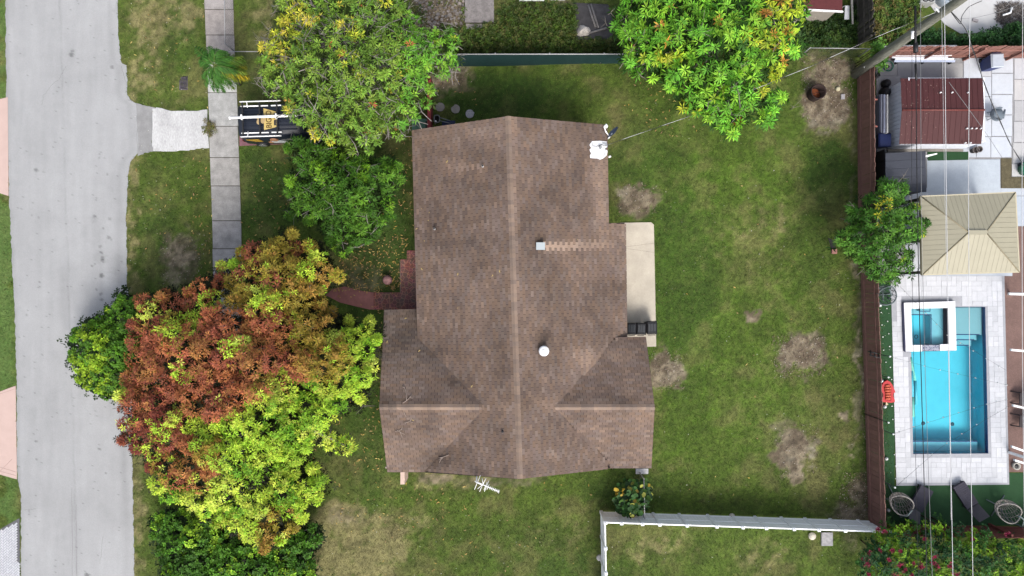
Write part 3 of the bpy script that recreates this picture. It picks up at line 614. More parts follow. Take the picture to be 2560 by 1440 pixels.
def rosettes(Lv, P, A, col, k, llen, lw, spread=(50, 85), jit=.25, lj=.25):
    """P (n,3) centres, A (n,3) axes, col (n,3)"""
    n = len(P); A = nrm(A); ref = np.where(np.abs(A[:, 2:3]) > .9, np.array([[1., 0, 0]]), np.array([[0, 0, 1.]])); a = nrm(np.cross(A, ref)); b = np.cross(A, a)
    for i in range(k):
        th = 2 * np.pi * (i / k) + rng.uniform(-.35, .35, n) + rng.uniform(0, .2); el = np.radians(rng.uniform(*spread, n))
        d = A * np.cos(el)[:, None] + (a * np.cos(th)[:, None] + b * np.sin(th)[:, None]) * np.sin(el)[:, None]
        l = llen * rng.uniform(1 - lj, 1 + lj, n); ok = rng.random(n) < .93
        c = col * rng.uniform(1 - jit, 1 + jit, n)[:, None] * np.array([1, 1, 1]) * (1 + rng.uniform(-.1, .1, (n, 3)))
        Lv.add((P + d * .02)[ok], d[ok], A[ok] + np.array([0, 0, .3]), l[ok], (lw * rng.uniform(.8, 1.2, n))[ok], c[ok])
def poisson(poly, r, inset=0.0, seed=1, tries=9000, holes=()):
    rg = np.random.default_rng(seed); xs = [p[0] for p in poly]; ys = [p[1] for p in poly]
    x = rg.uniform(min(xs), max(xs), tries); y = rg.uniform(min(ys), max(ys), tries); ok = in_poly(x, y, poly) & (poly_dist(x, y, poly) > inset)
    for h in holes: ok &= ~in_poly(x, y, h)
    x, y = x[ok], y[ok]; kx, ky = [], []
    for a, b in zip(x, y):
        if kx:
            if ((np.array(kx) - a) ** 2 + (np.array(ky) - b) ** 2).min() < r * r: continue
        kx.append(a); ky.append(b)
    return np.array(kx), np.array(ky)
def make_tree(name, label, cat, poly, base_px, zlo, zhi, colf, lump=30, lumpR=.42, nro=20, k=8, llen=.27, lw=.065, seed=1, holes=(), limbs=14, trunk_r=.22, twigs=0, under=True, ucol=None, blunt=.5,
              spread=(50, 88), droop=.12, dome=.6, flat=.75, zn=.5, group=None, inset=7, barkm=None, hub=None, leafm=None, usp=.62, un=3, accent=None):
    base = W(*base_px, 0); t = thing(name, label, cat, base, group)
    x, y = poisson(poly, lump, inset, seed, holes=holes); d = poly_dist(x, y, poly); dm = d.max()
    z = zlo + (zhi - zlo) * (d / dm) ** dome + (fbm(x, y, 60, 2, seed + 3) - .5) * 2 * zn
    f = (H - z) / H / S; Cc = np.stack([(x - 1280) * f, (720 - y) * f, z], 1); n = len(x)
    R_ = lumpR * rng.uniform(.75, 1.25, n) * np.clip(d / 26, .5, 1); AS = rng.uniform(.75, 1.25, (n, 3)) * np.array([1, 1, flat])
    lcs = [np.array([colf(a + rng.normal() * 6, b + rng.normal() * 6) for a, b in zip(x, y)]) for _ in range(4)]; lcs[0] = np.array([colf(a, b) for a, b in zip(x, y)]); lv_ = rng.uniform(.85, 1.15, n)[:, None]
    Lv = Leaves()
    for m_ in range(nro):
        u = nrm(rng.normal(size=(n, 3))); u[:, 2] = np.abs(u[:, 2]) * 1.1 - .25; u = nrm(u)
        P = Cc + u * R_[:, None] * rng.uniform(.55, 1.1, n)[:, None] * AS
        sel = rng.random(n) < .96; lc = lcs[[0, 0, 0, 1, 0, 2, 0, 3][m_ % 8]] * lv_
        cr = lc * rng.uniform(.75, 1.25, n)[:, None]
        if accent:
            hit = rng.random(n) < accent[1]
            for i_ in np.where(hit)[0]: cr[i_] = pick(accent[0])
        rosettes(Lv, P[sel], (u + np.array([0, 0, .4]))[sel], cr[sel], k, llen, lw, spread)
    if under:
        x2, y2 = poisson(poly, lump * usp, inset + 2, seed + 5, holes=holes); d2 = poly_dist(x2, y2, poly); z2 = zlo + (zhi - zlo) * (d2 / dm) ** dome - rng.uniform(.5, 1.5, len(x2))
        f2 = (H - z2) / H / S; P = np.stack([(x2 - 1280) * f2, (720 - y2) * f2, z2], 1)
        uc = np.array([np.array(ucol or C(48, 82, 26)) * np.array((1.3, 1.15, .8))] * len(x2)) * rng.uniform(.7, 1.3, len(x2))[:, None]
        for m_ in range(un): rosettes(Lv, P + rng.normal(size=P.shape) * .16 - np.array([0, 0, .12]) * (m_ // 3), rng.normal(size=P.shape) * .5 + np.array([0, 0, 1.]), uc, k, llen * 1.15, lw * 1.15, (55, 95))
    Lv.build('crown', leafm or m_leaf, t, blunt, droop)
    bm = barkm or m_bark; hubp = Vector(hub) if hub else W(sum(x) / n, sum(y) / n, zlo * .55)
    tb = MB(); fl = base.copy(); tb.tube([fl, base.lerp(hubp, .35) + Vector((random.uniform(-.1, .1), random.uniform(-.1, .1), 0)), hubp], [trunk_r * 1.25, trunk_r, trunk_r * .85], 9); tb.build('trunk', bm, t)
    order = list(rng.permutation(n))[:limbs]
    for i in order:
        e = Vector(Cc[i]); m1 = hubp.lerp(e, .5) + Vector((random.uniform(-.3, .3), random.uniform(-.3, .3), .3)); tb = MB()
        tb.tube([hubp, hubp.lerp(m1, .5), m1, m1.lerp(e, .6), e], [trunk_r * .5, trunk_r * .4, trunk_r * .28, trunk_r * .16, .02], 6); tb.build('limb', bm, t)
    if twigs:
        tb = MB()
        for i in rng.integers(0, n, twigs):
            e = Vector(Cc[i]); q_ = e - Vector((0, 0, random.uniform(.2, .7))) + Vector((random.uniform(-.8, .8), random.uniform(-.8, .8), 0)); s_ = e + Vector((random.uniform(-.5, .5), random.uniform(-.5, .5), random.uniform(.1, .45)))
            mm = q_.lerp(s_, .5) + Vector((random.uniform(-.15, .15), random.uniform(-.15, .15), .1)); tb.tube([q_, mm, s_], [.022, .016, .006], 4)
            for _ in range(3):
                g = mm.lerp(s_, random.uniform(0, .8)); tb.tube([g, g + Vector((random.uniform(-.4, .4), random.uniform(-.4, .4), random.uniform(.0, .3)))], [.010, .005], 3)
        tb.build('twigs', bm, t)
    return t

def pick(lst):
    c = np.array(C(*lst[rng.integers(len(lst))], .70)); return c * (np.array((1.06, 1.0, .82)) if c[1] > c[0] * .9 else np.array((1.0, 1.04, .84)))
def noise1(x, y, s, sd): return float(fbm(np.array([x]), np.array([y]), s, 3, sd)[0])
RED = [(164, 92, 70), (150, 84, 66), (174, 104, 70), (144, 78, 64), (166, 112, 68)]; MAROON = [(136, 66, 60), (146, 76, 64), (128, 60, 54)]; YG = [(178, 210, 70), (164, 206, 64), (190, 214, 82), (152, 198, 60), (186, 206, 92)]; OL = [(150, 132, 54), (162, 124, 60), (140, 120, 48), (168, 148, 60)]; GR = [(118, 172, 44), (104, 160, 40), (134, 182, 48)]
def col_mango(x, y):
    x, y = x + (noise1(x, y, 40, 301) - .5) * 90, y + (noise1(x, y, 40, 305) - .5) * 90
    n_ = noise1(x, y, 34, 201); r = rng.random()
    if y < 790 and x > 545: return pick(OL) if n_ < .47 else pick(YG) if n_ < .60 else pick(RED) if x < 720 and r < .5 else pick(OL)
    redz = (y < 1035 - max(0, x - 560) * .5 and x < 740) or (x < 400 + (y < 1180) * 20 and 1000 < y < 1190) or (x < 470 and 1080 < y < 1170) or (abs(x - 470) < 40 and abs(y - 1200) < 22)
    if redz:
        if x < 420 and y > 990: return pick(MAROON) if r < .7 else pick(YG) if r < .85 else pick(RED)
        return pick(RED) if n_ < .56 or r < .36 else pick(YG) if r < .80 else pick(OL)
    if 700 < x < 850 and 790 < y < 960 and n_ > .42: return pick(OL)
    if (y > 1310 or (x > 690 and 1270 < y)) and n_ > .45: return pick(OL)
    if 470 < x < 560 and 1060 < y < 1150 and n_ > .5: return pick(OL)
    return pick(YG) if n_ < .62 else pick(GR)
P_MANGO = [(545, 635), (575, 650), (600, 625), (650, 600), (690, 590), (705, 572), (738, 568), (742, 605), (790, 596), (822, 625), (826, 655), (856, 688), (830, 712), (806, 738), (812, 756), (845, 776), (880, 800), (905, 806), (922, 796), (962, 826), (945, 870), (938, 930), (930, 985), (918, 1018), (905, 1048), (890, 1012), (868, 1045),
           (838, 1030), (826, 1078), (850, 1088), (890, 1098), (876, 1143), (840, 1140), (806, 1112), (772, 1110), (768, 1150), (790, 1165), (828, 1205), (802, 1240), (802, 1270), (765, 1272), (766, 1308), (722, 1345), (690, 1380), (650, 1376), (600, 1345), (560, 1322), (500, 1310), (465, 1270), (420, 1252),
           (374, 1226), (360, 1192), (368, 1150), (322, 1122), (286, 1098), (304, 1068), (300, 1030), (284, 990), (302, 950), (318, 890), (310, 822), (330, 780), (350, 735), (398, 738), (420, 703), (450, 730), (500, 690), (545, 680)]
mango = make_tree('mango_tree', 'large mango tree flushed red and lime green beside the road', 'tree', P_MANGO, (640, 905), 3.6, 7.2, col_mango, lump=31, lumpR=.46, nro=42, k=8, llen=.18, lw=.044, seed=3,
                  holes=[[(575, 765), (605, 768), (606, 800), (578, 800)], [(655, 718), (700, 735), (690, 750), (650, 735)], [(540, 745), (600, 755), (640, 800), (560, 790)]], limbs=16, trunk_r=.3, ucol=C(30, 38, 16), twigs=10, zn=1.3, flat=1.05, usp=.42, inset=8, un=9)  # ucol: inner leaf colour darkened, shade of the crown gaps painted in
def col_tl(x, y):
    r = rng.random()
    if noise1(x, y, 40, 215) > (.56 if x < 800 else .72): return pick([(186, 196, 66), (204, 198, 80), (166, 186, 60)])
    return pick([(114, 152, 58), (98, 138, 54), (128, 162, 68), (106, 146, 58)]) if x < 1000 else pick([(108, 168, 56), (124, 176, 60), (92, 150, 54)])
P_TL = [(690, -60), (688, 5), (702, 60), (652, 108), (642, 150), (658, 195), (648, 215), (676, 238), (714, 240), (716, 275), (736, 305), (752, 322), (800, 350), (850, 360), (880, 380), (930, 386), (958, 330), (1006, 342), (1040, 300), (1060, 272), (1086, 272), (1086, 222), (1072, 192), (1120, 192), (1146, 170), (1138, 130), (1156, 110), (1132, 70), (1092, 80), (1048, 62), (1016, 20), (990, -60)]
make_tree('mango_tree', 'sparse green tree with yellow tips and bare grey twigs over the black van', 'tree', P_TL, (890, 150), 3.6, 6.6, col_tl, lump=24, lumpR=.38, nro=11, k=8, llen=.22, lw=.052, seed=8, limbs=34, trunk_r=.26, twigs=200, under=True, ucol=C(62, 88, 40), inset=5, accent=([(206, 120, 84), (200, 96, 80), (214, 160, 90)], .007),
          holes=[[(985, 50), (1010, 40), (1015, 60), (990, 75)], [(845, 20), (880, 20), (900, 60), (870, 70)], [(880, 275), (905, 270), (910, 300), (885, 305)], [(925, 150), (945, 160), (930, 180)], [(1045, 215), (1068, 232), (1060, 262), (1040, 250)]], barkm=mat('greybark', C(172, 164, 158), .9, .25, 12, .3, 30), zn=.7)
def col_ml(x, y):
    return pick([(64, 108, 30), (72, 116, 34), (56, 96, 28), (86, 132, 38)]) if noise1(x, y, 40, 231) < .62 else pick([(126, 178, 46), (110, 160, 42)])
P_ML = [(728, 330), (760, 345), (850, 372), (930, 392), (1000, 396), (1012, 440), (984, 490), (990, 532), (960, 560), (950, 604), (900, 612), (884, 632), (850, 645), (802, 592), (790, 562), (702, 548), (722, 500), (704, 448), (742, 420), (714, 368)]
make_tree('mango_tree', 'dark green leafy tree in the front yard west of the house', 'tree', P_ML, (870, 500), 2.6, 4.6, col_ml, lump=28, lumpR=.42, nro=22, k=8, llen=.21, lw=.05, seed=14, limbs=16, trunk_r=.2, twigs=25, ucol=C(38, 64, 22), un=7, usp=.5, barkm=MATS['greybark'], holes=[[(770, 520), (795, 505), (800, 530), (775, 540)]])
def col_tr(x, y):
    n_ = noise1(x, y, 45, 241); r = rng.random()
    if (x > 1900 and y < 170 and n_ > .45 and r < .15): return pick([(206, 160, 70), (210, 176, 76), (186, 130, 66)])
    if (x < 1700 and y > 120 and n_ > .52) or (x > 1880 and y < 240 and n_ > .5) or (y > 230 and x < 1800 and n_ > .54): return pick([(168, 196, 56), (184, 198, 62), (150, 188, 52)])
    return pick([(104, 172, 54), (92, 158, 50), (120, 184, 58), (136, 190, 60)])
P_TR = [(1580, -60), (1545, 20), (1522, 60), (1530, 90), (1562, 110), (1543, 140), (1550, 166), (1570, 192), (1600, 202), (1645, 206), (1692, 236), (1678, 272), (1740, 292), (1770, 312), (1800, 335), (1832, 356), (1856, 322), (1872, 292), (1900, 305), (1928, 322), (1942, 282), (1980, 252), (1968, 236), (1925, 232), (1932, 208), (1978, 172), (1986, 150), (2012, 130), (2004, 84), (2018, 40), (2022, 0), (2010, -60)]
make_tree('umbrella_leaf_tree', 'bright green tree with star shaped leaf clusters at the north fence', 'tree', P_TR, (1760, 165), 3.4, 6.2, col_tr, lump=25, lumpR=.32, nro=6, k=11, llen=.29, lw=.065, seed=19, limbs=14, trunk_r=.24, twigs=40, spread=(62, 92), ucol=C(52, 96, 36), blunt=.55, inset=9, accent=([(206, 150, 74), (190, 120, 66)], .02),
          holes=[[(1760, 120), (1800, 100), (1815, 160), (1770, 170)], [(1880, 205), (1930, 200), (1935, 225), (1890, 225)]], zn=.7)
def col_r(x, y):
    n_ = noise1(x, y, 26, 251); return pick([(176, 196, 58), (186, 190, 60)]) if n_ > .70 else pick([(72, 122, 42), (62, 110, 40), (86, 136, 48)])
P_R = [(2205, 452), (2252, 444), (2266, 478), (2240, 492), (2270, 500), (2300, 520), (2296, 545), (2320, 556), (2316, 575), (2298, 588), (2262, 612), (2286, 642), (2280, 670), (2256, 694), (2240, 711), (2190, 702), (2166, 680), (2140, 652), (2110, 632), (2080, 606), (2084, 576), (2120, 572), (2146, 566), (2114, 546), (2118, 518), (2150, 515), (2150, 492), (2190, 480)]
make_tree('mango_tree', 'small glossy green tree growing against the brown fence', 'tree', P_R, (2122, 592), 2.4, 4.2, col_r, lump=23, lumpR=.36, nro=18, k=8, llen=.22, lw=.055, seed=23, limbs=12, trunk_r=.12, twigs=12, ucol=C(36, 72, 28), inset=5, holes=[[(2190, 645), (2205, 640), (2202, 660)], [(2215, 648), (2228, 655), (2212, 660)]])
def col_lb(x, y):
    return pick([(140, 176, 46), (126, 166, 42), (150, 184, 52)]) if x < 270 and noise1(x, y, 24, 261) > .46 else pick([(84, 132, 36), (70, 114, 32), (98, 148, 40)])
P_LB = [(172, 852), (180, 835), (210, 800), (250, 790), (265, 765), (290, 752), (294, 725), (316, 723), (322, 744), (368, 744), (410, 770), (420, 850), (370, 960), (315, 985), (280, 997), (230, 986), (200, 960), (172, 905)]
make_tree('round_leaf_tree', 'bushy bright green small leaved tree overhanging the road', 'tree', P_LB, (345, 850), 1.8, 4.0, col_lb, lump=20, lumpR=.33, nro=24, k=7, llen=.125, lw=.065, seed=29, limbs=10, trunk_r=.15, ucol=C(34, 62, 22), blunt=.6, inset=4, zn=.5, un=8, usp=.45)
def col_ll(x, y):
    return pick([(124, 170, 44), (140, 182, 52)]) if noise1(x, y, 22, 271) > .62 else pick([(70, 116, 32), (60, 102, 30), (82, 132, 38)])
P_LL = [(372, 1322), (395, 1283), (450, 1270), (520, 1280), (600, 1300), (680, 1330), (742, 1330), (772, 1308), (812, 1326), (800, 1362), (782, 1400), (792, 1440), (782, 1520), (388, 1520), (402, 1400), (384, 1352)]
make_tree('round_leaf_tree', 'dark green small leaved tree at the south edge under the mango', 'tree', P_LL, (590, 1385), 2.0, 3.4, col_ll, lump=23, lumpR=.37, nro=24, k=7, llen=.135, lw=.07, seed=31, limbs=10, trunk_r=.18, ucol=C(28, 54, 20), blunt=.6, inset=4, zn=.6, dome=.5, un=8, usp=.45)

# palm
palm = thing('palm_tree', 'small feather palm leaning its fronds over the sidewalk', 'palm tree', W(600, 208, 0)); hub = W(537, 165, 3.0)
mb = MB(); mb.tube([W(600, 208, 0), W(575, 190, 1.4), hub], [.13, .1, .08], 8); mb.build('trunk', m_bark, palm)
for i, (ex, ey, ez, yl) in enumerate([(490, 120, 3.1, 0), (505, 190, 2.6, 0), (520, 118, 3.3, 0), (530, 222, 2.0, 0), (560, 128, 3.2, 0), (598, 140, 2.6, .2), (612, 165, 2.2, .5), (620, 192, 1.9, .9), (600, 200, 2.2, .3), (580, 222, 1.9, .15), (556, 228, 1.8, 0), (610, 180, 2.5, .2), (570, 210, 2.4, 0), (545, 125, 3.6, 0), (590, 175, 2.9, 0), (500, 150, 3.3, 0), (512, 210, 2.3, 0), (540, 226, 2.2, 0), (575, 140, 3.1, 0), (588, 212, 2.1, 0), (606, 150, 2.5, .1), (612, 196, 2.0, .6), (565, 190, 2.8, 0), (548, 200, 2.7, 0), (520, 140, 3.5, 0)]):
    e = W(ex, ey, ez - .3); Lv = Leaves(); mid = hub.lerp(e, .5) + Vector((0, 0, .45)); pts = []
    for t in np.linspace(0, 1, 26): pts.append(hub * (1 - t) ** 2 + mid * 2 * t * (1 - t) + e * t * t)
    mb = MB(); mb.tube(pts[::5] + [pts[-1]], [.018, .016, .013, .011, .008, .006, .005], 4); fr = mb.build('frond', mat('rachis', C(120, 140, 70), .6, 0, 1, 0), palm)
    P = np.array([list(p) for p in pts[3:]]); T_ = nrm(np.gradient(P, axis=0)); sd = nrm(np.cross(T_, np.array([0, 0, 1.]))); n = len(P)
    for rep in range(2):
      for sg in (-1, 1):
        d = T_ * .8 + sd * sg * .75 + np.array([0, 0, -.3]) + rng.normal(size=(n, 3)) * .15; c = np.array(C(78, 132, 50)) * (1 - yl) + np.array(C(200, 176, 36)) * yl
        Lv.add(P + rng.normal(size=(n, 3)) * .02, d, np.tile([0, 0, 1.], (n, 1)), .46 * (1 - np.abs(np.linspace(-.5, .9, n)) ** 2 * .7), np.full(n, .036), c[None, :] * rng.uniform(.4, 1.5, (n, 1)))
    Lv.build('leaflets', m_leaf, fr, .4, .3)

# sea grape shrub: each big round leaf a part
sg = thing('sea_grape_shrub', 'shrub with big round green and yellow leaves by the white fence', 'shrub', W(1575, 1240, 0))
leafp = MB(); V = [(0, 0, -.012)]
for k in range(12): t = 2 * math.pi * k / 12; V.append((math.cos(t) * .13, math.sin(t) * .115 * (1 if math.cos(t) > -.8 else .6), .012 + .014 * math.cos(2 * t)))
leafp.add(V, [(0, 1 + k, 1 + (k + 1) % 12) for k in range(12)], None, True)
lms = []
for nm, c in [('a', (58, 100, 42)), ('b', (44, 78, 36)), ('c', (84, 122, 50)), ('d', (200, 170, 60)), ('e', (176, 180, 84)), ('f', (190, 164, 76)), ('g', (34, 60, 30))]:
    me_ = leafp.mesh('round_leaf'); me_.materials.append(mat('roundleaf_' + nm, C(*c), .6, .15, 14, 0, objvar=.25, trans=.12, spec=.2)); lms.append(me_)
POLY_SG = [(1533, 1255), (1540, 1215), (1555, 1195), (1575, 1198), (1600, 1200), (1618, 1196), (1630, 1212), (1632, 1245), (1622, 1270), (1605, 1285), (1580, 1295), (1545, 1284)]
x, y = poisson(POLY_SG, 5.6, 2, 4)
for a, b in zip(x, y):
    dd = math.hypot(a - 1580, b - 1245); z = 1.7 - (dd / 60) ** 2 * .9 + random.uniform(-.35, .2)
    top = (1535 < a < 1560 and 1215 < b < 1240) or (a > 1612 and b < 1220)
    k = random.choices(range(7), [7, 7, 4, .2, .7, .3, 7] if not top else [2, 0, 2, 5, 3, 2, 0])[0]
    o = link('leaf', lms[k], None, sg, W(a, b, z) - W(1575, 1240, 0)); o.rotation_euler = (random.uniform(-.9, .9), random.uniform(-.9, .9), random.uniform(0, 6.3)); s_ = random.uniform(.75, 1.15); o.scale = (s_, s_, s_)
mb = MB()
for k in range(12): q_ = W(1580 + random.uniform(-40, 40), 1245 + random.uniform(-38, 38), 1.2); mb.tube([W(1578, 1245, 0), W(1578, 1245, .4).lerp(q_, .5), q_], [.03, .02, .01], 4)
mb.build('stems', mat('darkstem', C(90, 74, 56), .9, .1, 9, 0), sg)

# bougainvillea hedge with flower clusters
bh = thing('bougainvillea_hedge', 'bright green hedge with magenta bougainvillea flowers at the south east corner', 'hedge', W(2360, 1400, 0))
P_BH = [(2178, 1345), (2190, 1322), (2210, 1312), (2222, 1296), (2232, 1320), (2250, 1318), (2266, 1300), (2275, 1318), (2286, 1298), (2292, 1322), (2318, 1312), (2330, 1328), (2346, 1290), (2354, 1278), (2356, 1310), (2345, 1330), (2375, 1310), (2396, 1312), (2400, 1330), (2420, 1335), (2440, 1312), (2444, 1335), (2460, 1322), (2476, 1340), (2510, 1338), (2530, 1345), (2600, 1345), (2600, 1500), (2165, 1500), (2172, 1460), (2150, 1420), (2148, 1372)]
x, y = poisson(P_BH, 13, 2, 6); d = poly_dist(x, y, P_BH); z = 1.3 + 1.2 * np.clip(d / 50, 0, 1) + (fbm(x, y, 30, 2, 5) - .5) * 1.4; n = len(x); f = (H - z) / H / S; Cc = np.stack([(x - 1280) * f, (720 - y) * f, z], 1)
nn = fbm(x, y, 26, 3, 9); lc = np.where((nn > .585)[:, None], np.array(C(140, 186, 44)), np.array(C(66, 118, 44))); lc = np.where(((nn < .43))[:, None], np.array(C(48, 92, 50)), lc) * rng.uniform(.8, 1.2, (n, 1))
Lv = Leaves()
for m_ in range(9):
    u = nrm(rng.normal(size=(n, 3))); u[:, 2] = np.abs(u[:, 2]); rosettes(Lv, Cc + u * .26 * rng.uniform(.5, 1.1, (n, 1)), u + np.array([0, 0, .5]), lc * rng.uniform(.75, 1.25, (n, 1)), 6, .13, .075, (40, 90))
Lv.build('crown', m_leaf, bh, .5, .05)
mb = MB()
for k in range(26): q_ = Cc[rng.integers(n)]; mb.tube([(q_[0] + random.uniform(-.2, .2), q_[1] + random.uniform(-.2, .2), 0), (q_[0], q_[1], q_[2])], [.04, .015], 5)
mb.build('stems', MATS['darkstem'], bh)
m_fl = mat('bract_mat', attr=True, rough=.6, var=0, bump=0, trans=.25)
for fx_, fy_, r_ in [(2172, 1382, 10), (2199, 1374, 6), (2162, 1400, 9), (2168, 1408, 8), (2196, 1324, 7), (2212, 1328, 10), (2310, 1348, 4), (2232, 1376, 5), (2250, 1377, 5), (2336, 1390, 6), (2333, 1408, 7), (2301, 1414, 8), (2343, 1418, 9), (2390, 1436, 9), (2239, 1438, 11), (2262, 1425, 8), (2172, 1436, 6), (2278, 1436, 6), (2515, 1335, 10), (2300, 1420, 8), (2375, 1412, 6), (2250, 1412, 5), (2284, 1408, 5), (2222, 1400, 5), (2430, 1348, 4)]:
    dd = float(poly_dist(np.array([fx_]), np.array([fy_]), P_BH)[0]); zz = 1.75 + 1.1 * min(dd / 50, 1) + .25; p = np.array(W(fx_, fy_, zz)); n = 8; Lv = Leaves(); P = p + rng.normal(size=(n, 3)) * (r_ / S * .38) * np.array([1, 1, .5])
    rosettes(Lv, P, rng.normal(size=(n, 3)) * .5 + np.array([0, 0, 1.]), np.tile(C(164, 32, 78), (n, 1)) * rng.uniform(.6, 1.3, (n, 1)), 5, .07, .06, (40, 90)); Lv.build('flower_cluster', m_fl, bh, .55, 0)

def weeds(name, label, poly, sp, z0, z1, cols, llen, lw, seed, kind='stuff', cat=None, nro=3, thresh=None):
    x, y = poisson(poly, sp, 0, seed, tries=14000); nn = fbm(x, y, 30, 3, seed + 1)
    if thresh: s = nn > thresh; x, y, nn = x[s], y[s], nn[s]
    z = z0 + (z1 - z0) * nn; n = len(x); f = (H - z) / H / S; P = np.stack([(x - 1280) * f, (720 - y) * f, z], 1); cc = np.array([C(*cols[i]) for i in rng.integers(len(cols), size=n)]) * (0.7 + .6 * nn[:, None]); Lv = Leaves()
    for m_ in range(nro): rosettes(Lv, P + rng.normal(size=P.shape) * .1, rng.normal(size=P.shape) * .6 + np.array([0, 0, 1.]), cc, 6, llen, lw, (30, 90))
    e = thing(name, label, cat, (0, 0, 0)) if cat else None
    if cat:
        Lv.build('foliage', m_leaf, e, .5, .1); mb = MB()
        for i in rng.integers(0, n, 14): mb.tube([(P[i, 0], P[i, 1], 0), tuple(P[i])], [.025, .01], 4)
        mb.build('stems', MATS['darkstem'], e); return e
    o = Lv.build(name, m_leaf, lawn, .5, .1); o.parent = None; o['kind'] = 'stuff'; o['label'] = label; return o
WC = [(78, 104, 40), (94, 122, 44), (66, 88, 36), (110, 116, 60), (84, 100, 48)]
weeds('weeds', 'low tangled weeds carpeting the yard beyond the green screened fence', [(1110, 62), (1160, 78), (1240, 60), (1250, 20), (1300, 8), (1436, 14), (1440, 100), (1545, 102), (1560, 134), (1130, 134), (1050, 110)], 5, .05, .35, WC, .14, .06, 51)
weeds('weeds', 'dark weeds crowding the corner between tree and wooden fence', [(2000, 40), (2030, 24), (2138, 20), (2140, 116), (2005, 118)], 5, .1, .6, [(60, 92, 40), (50, 78, 36), (84, 112, 46)], .15, .06, 52)
weeds('weeds', 'scattered weeds on the rubble strewn yard corner', [(1030, 0), (1160, 0), (1160, 70), (1040, 80)], 7, .03, .2, WC, .13, .06, 53, thresh=.58)
weeds('shrub', 'wild green shrub at the top edge beyond the brown fence', [(2185, -30), (2270, -30), (2300, 20), (2285, 70), (2230, 105), (2190, 100)], 6, .3, 1.6, [(96, 128, 52), (120, 140, 60), (78, 108, 50), (130, 118, 70)], .17, .06, 54, cat='shrub', nro=5)
weeds('hedge', 'dark green hedge strip along the far side of the brown fence', [(2200, 96), (2290, 60), (2330, 80), (2370, 92), (2400, 100), (2470, 80), (2530, 65), (2620, 60), (2620, 108), (2190, 110)], 5, .4, 1.1, [(44, 84, 42), (52, 98, 44), (38, 72, 38)], .15, .06, 55, cat='hedge', nro=5)
weeds('weed_tuft', 'weed tuft sprouting between the white apron and the sidewalk', [(516, 305), (533, 308), (532, 335), (522, 338), (515, 325)], 4, .03, .15, [(120, 128, 60), (140, 130, 84)], .11, .035, 56, cat='weed', nro=4)
weeds('vine', 'leafy sapling climbing where the fences meet the utility pole', [(2186, 110), (2202, 105), (2212, 125), (2206, 165), (2192, 168), (2186, 135)], 5, 1.6, 2.4, [(96, 150, 60), (110, 160, 64)], .14, .08, 57, cat='vine', nro=3)

# fallen leaves and chips
def litter(name, label, zones, cols, L0, W0, m=m_leaf):
    Pq, Cq, Lq, Wq = [], [], [], []
    for poly, n in zones:
        xs = [p[0] for p in poly]; ys = [p[1] for p in poly]; x = rng.uniform(min(xs), max(xs), n * 2); y = rng.uniform(min(ys), max(ys), n * 2); s = in_poly(x, y, poly) & ~in_poly(x, y, HOUSE); x, y = x[s][:n], y[s][:n]
        Pq.append(np.stack([(x - 1280) / S, (720 - y) / S, rng.uniform(.05, .09, len(x))], 1))
    P = np.concatenate(Pq); n = len(P); c = np.array([C(*cols[i]) for i in rng.integers(len(cols), size=n)]) * rng.uniform(.7, 1.25, (n, 1)); Lv = Leaves(); a = rng.uniform(0, 6.3, n)
    Lv.add(P, np.stack([np.cos(a), np.sin(a), rng.uniform(-.05, .15, n)], 1), np.tile([0, 0, 1.], (n, 1)) + rng.normal(size=(n, 3)) * .3, L0 * rng.uniform(.6, 1.3, n), W0 * rng.uniform(.7, 1.3, n), c)
    o = Lv.build(name, m, lawn, .5, 0); o.parent = None; props(o, label, None, None, 'stuff'); return o
YL = [(226, 190, 100), (214, 176, 104), (200, 158, 104), (232, 206, 128), (186, 154, 112)]
litter('fallen_leaves', 'yellow fallen mango leaves lying on the front lawn', [([(840, 600), (1030, 600), (1000, 650), (1000, 725), (840, 720)], 330), ([(605, 400), (730, 400), (730, 560), (606, 640)], 60), ([(960, 380), (1035, 330), (1038, 620), (960, 600)], 110), ([(940, 760), (960, 780), (955, 1180), (880, 1180), (940, 900)], 70), ([(830, 1030), (960, 1030), (980, 1200), (1200, 1210), (1200, 1400), (800, 1300)], 90), ([(1030, 200), (1200, 200), (1200, 280), (1080, 280)], 15),
    ([(560, 750), (960, 750), (900, 1100), (600, 1300)], 150), ([(1540, 180), (1720, 240), (1800, 350), (1560, 330)], 45), ([(820, 715), (1000, 715), (1000, 733), (820, 730)], 60), ([(310, 20), (515, 20), (520, 270), (330, 250)], 25), ([(330, 400), (530, 390), (530, 620), (330, 640)], 25), ([(600, 1200), (1500, 1200), (1500, 1440), (700, 1440)], 40), ([(480, 400), (530, 400), (535, 700), (480, 700)], 40), ([(1650, 250), (2130, 250), (2150, 1260), (1660, 1260)], 30), ([(825, 725), (940, 735), (940, 770), (850, 745)], 10)], YL, .145, .045)
litter('wood_chips', 'brown and pale wood chips scattered over the bare earth patches', [([(2000, 145), (2130, 145), (2132, 300), (2010, 310)], 900), ([(1930, 840), (2065, 840), (2060, 940), (1935, 945)], 600), ([(1930, 1060), (2050, 1060), (2040, 1190), (1950, 1190)], 250), ([(1620, 880), (1700, 880), (1710, 970), (1640, 980)], 300), ([(1545, 460), (1640, 460), (1640, 535), (1545, 535)], 250), ([(2105, 1180), (2165, 1180), (2170, 1305), (2090, 1305)], 450), ([(2148, 700), (2160, 700), (2170, 1300), (2158, 1300)], 250), ([(1080, 170), (1180, 165), (1180, 215), (1085, 225)], 120), ([(1035, 0), (1160, 0), (1160, 75), (1040, 90)], 700), ([(400, 590), (520, 590), (500, 720), (400, 720)], 250)],
       [(150, 128, 112), (170, 150, 134), (110, 86, 74), (130, 100, 84), (150, 132, 118), (84, 66, 58), (206, 194, 182)], .08, .03)
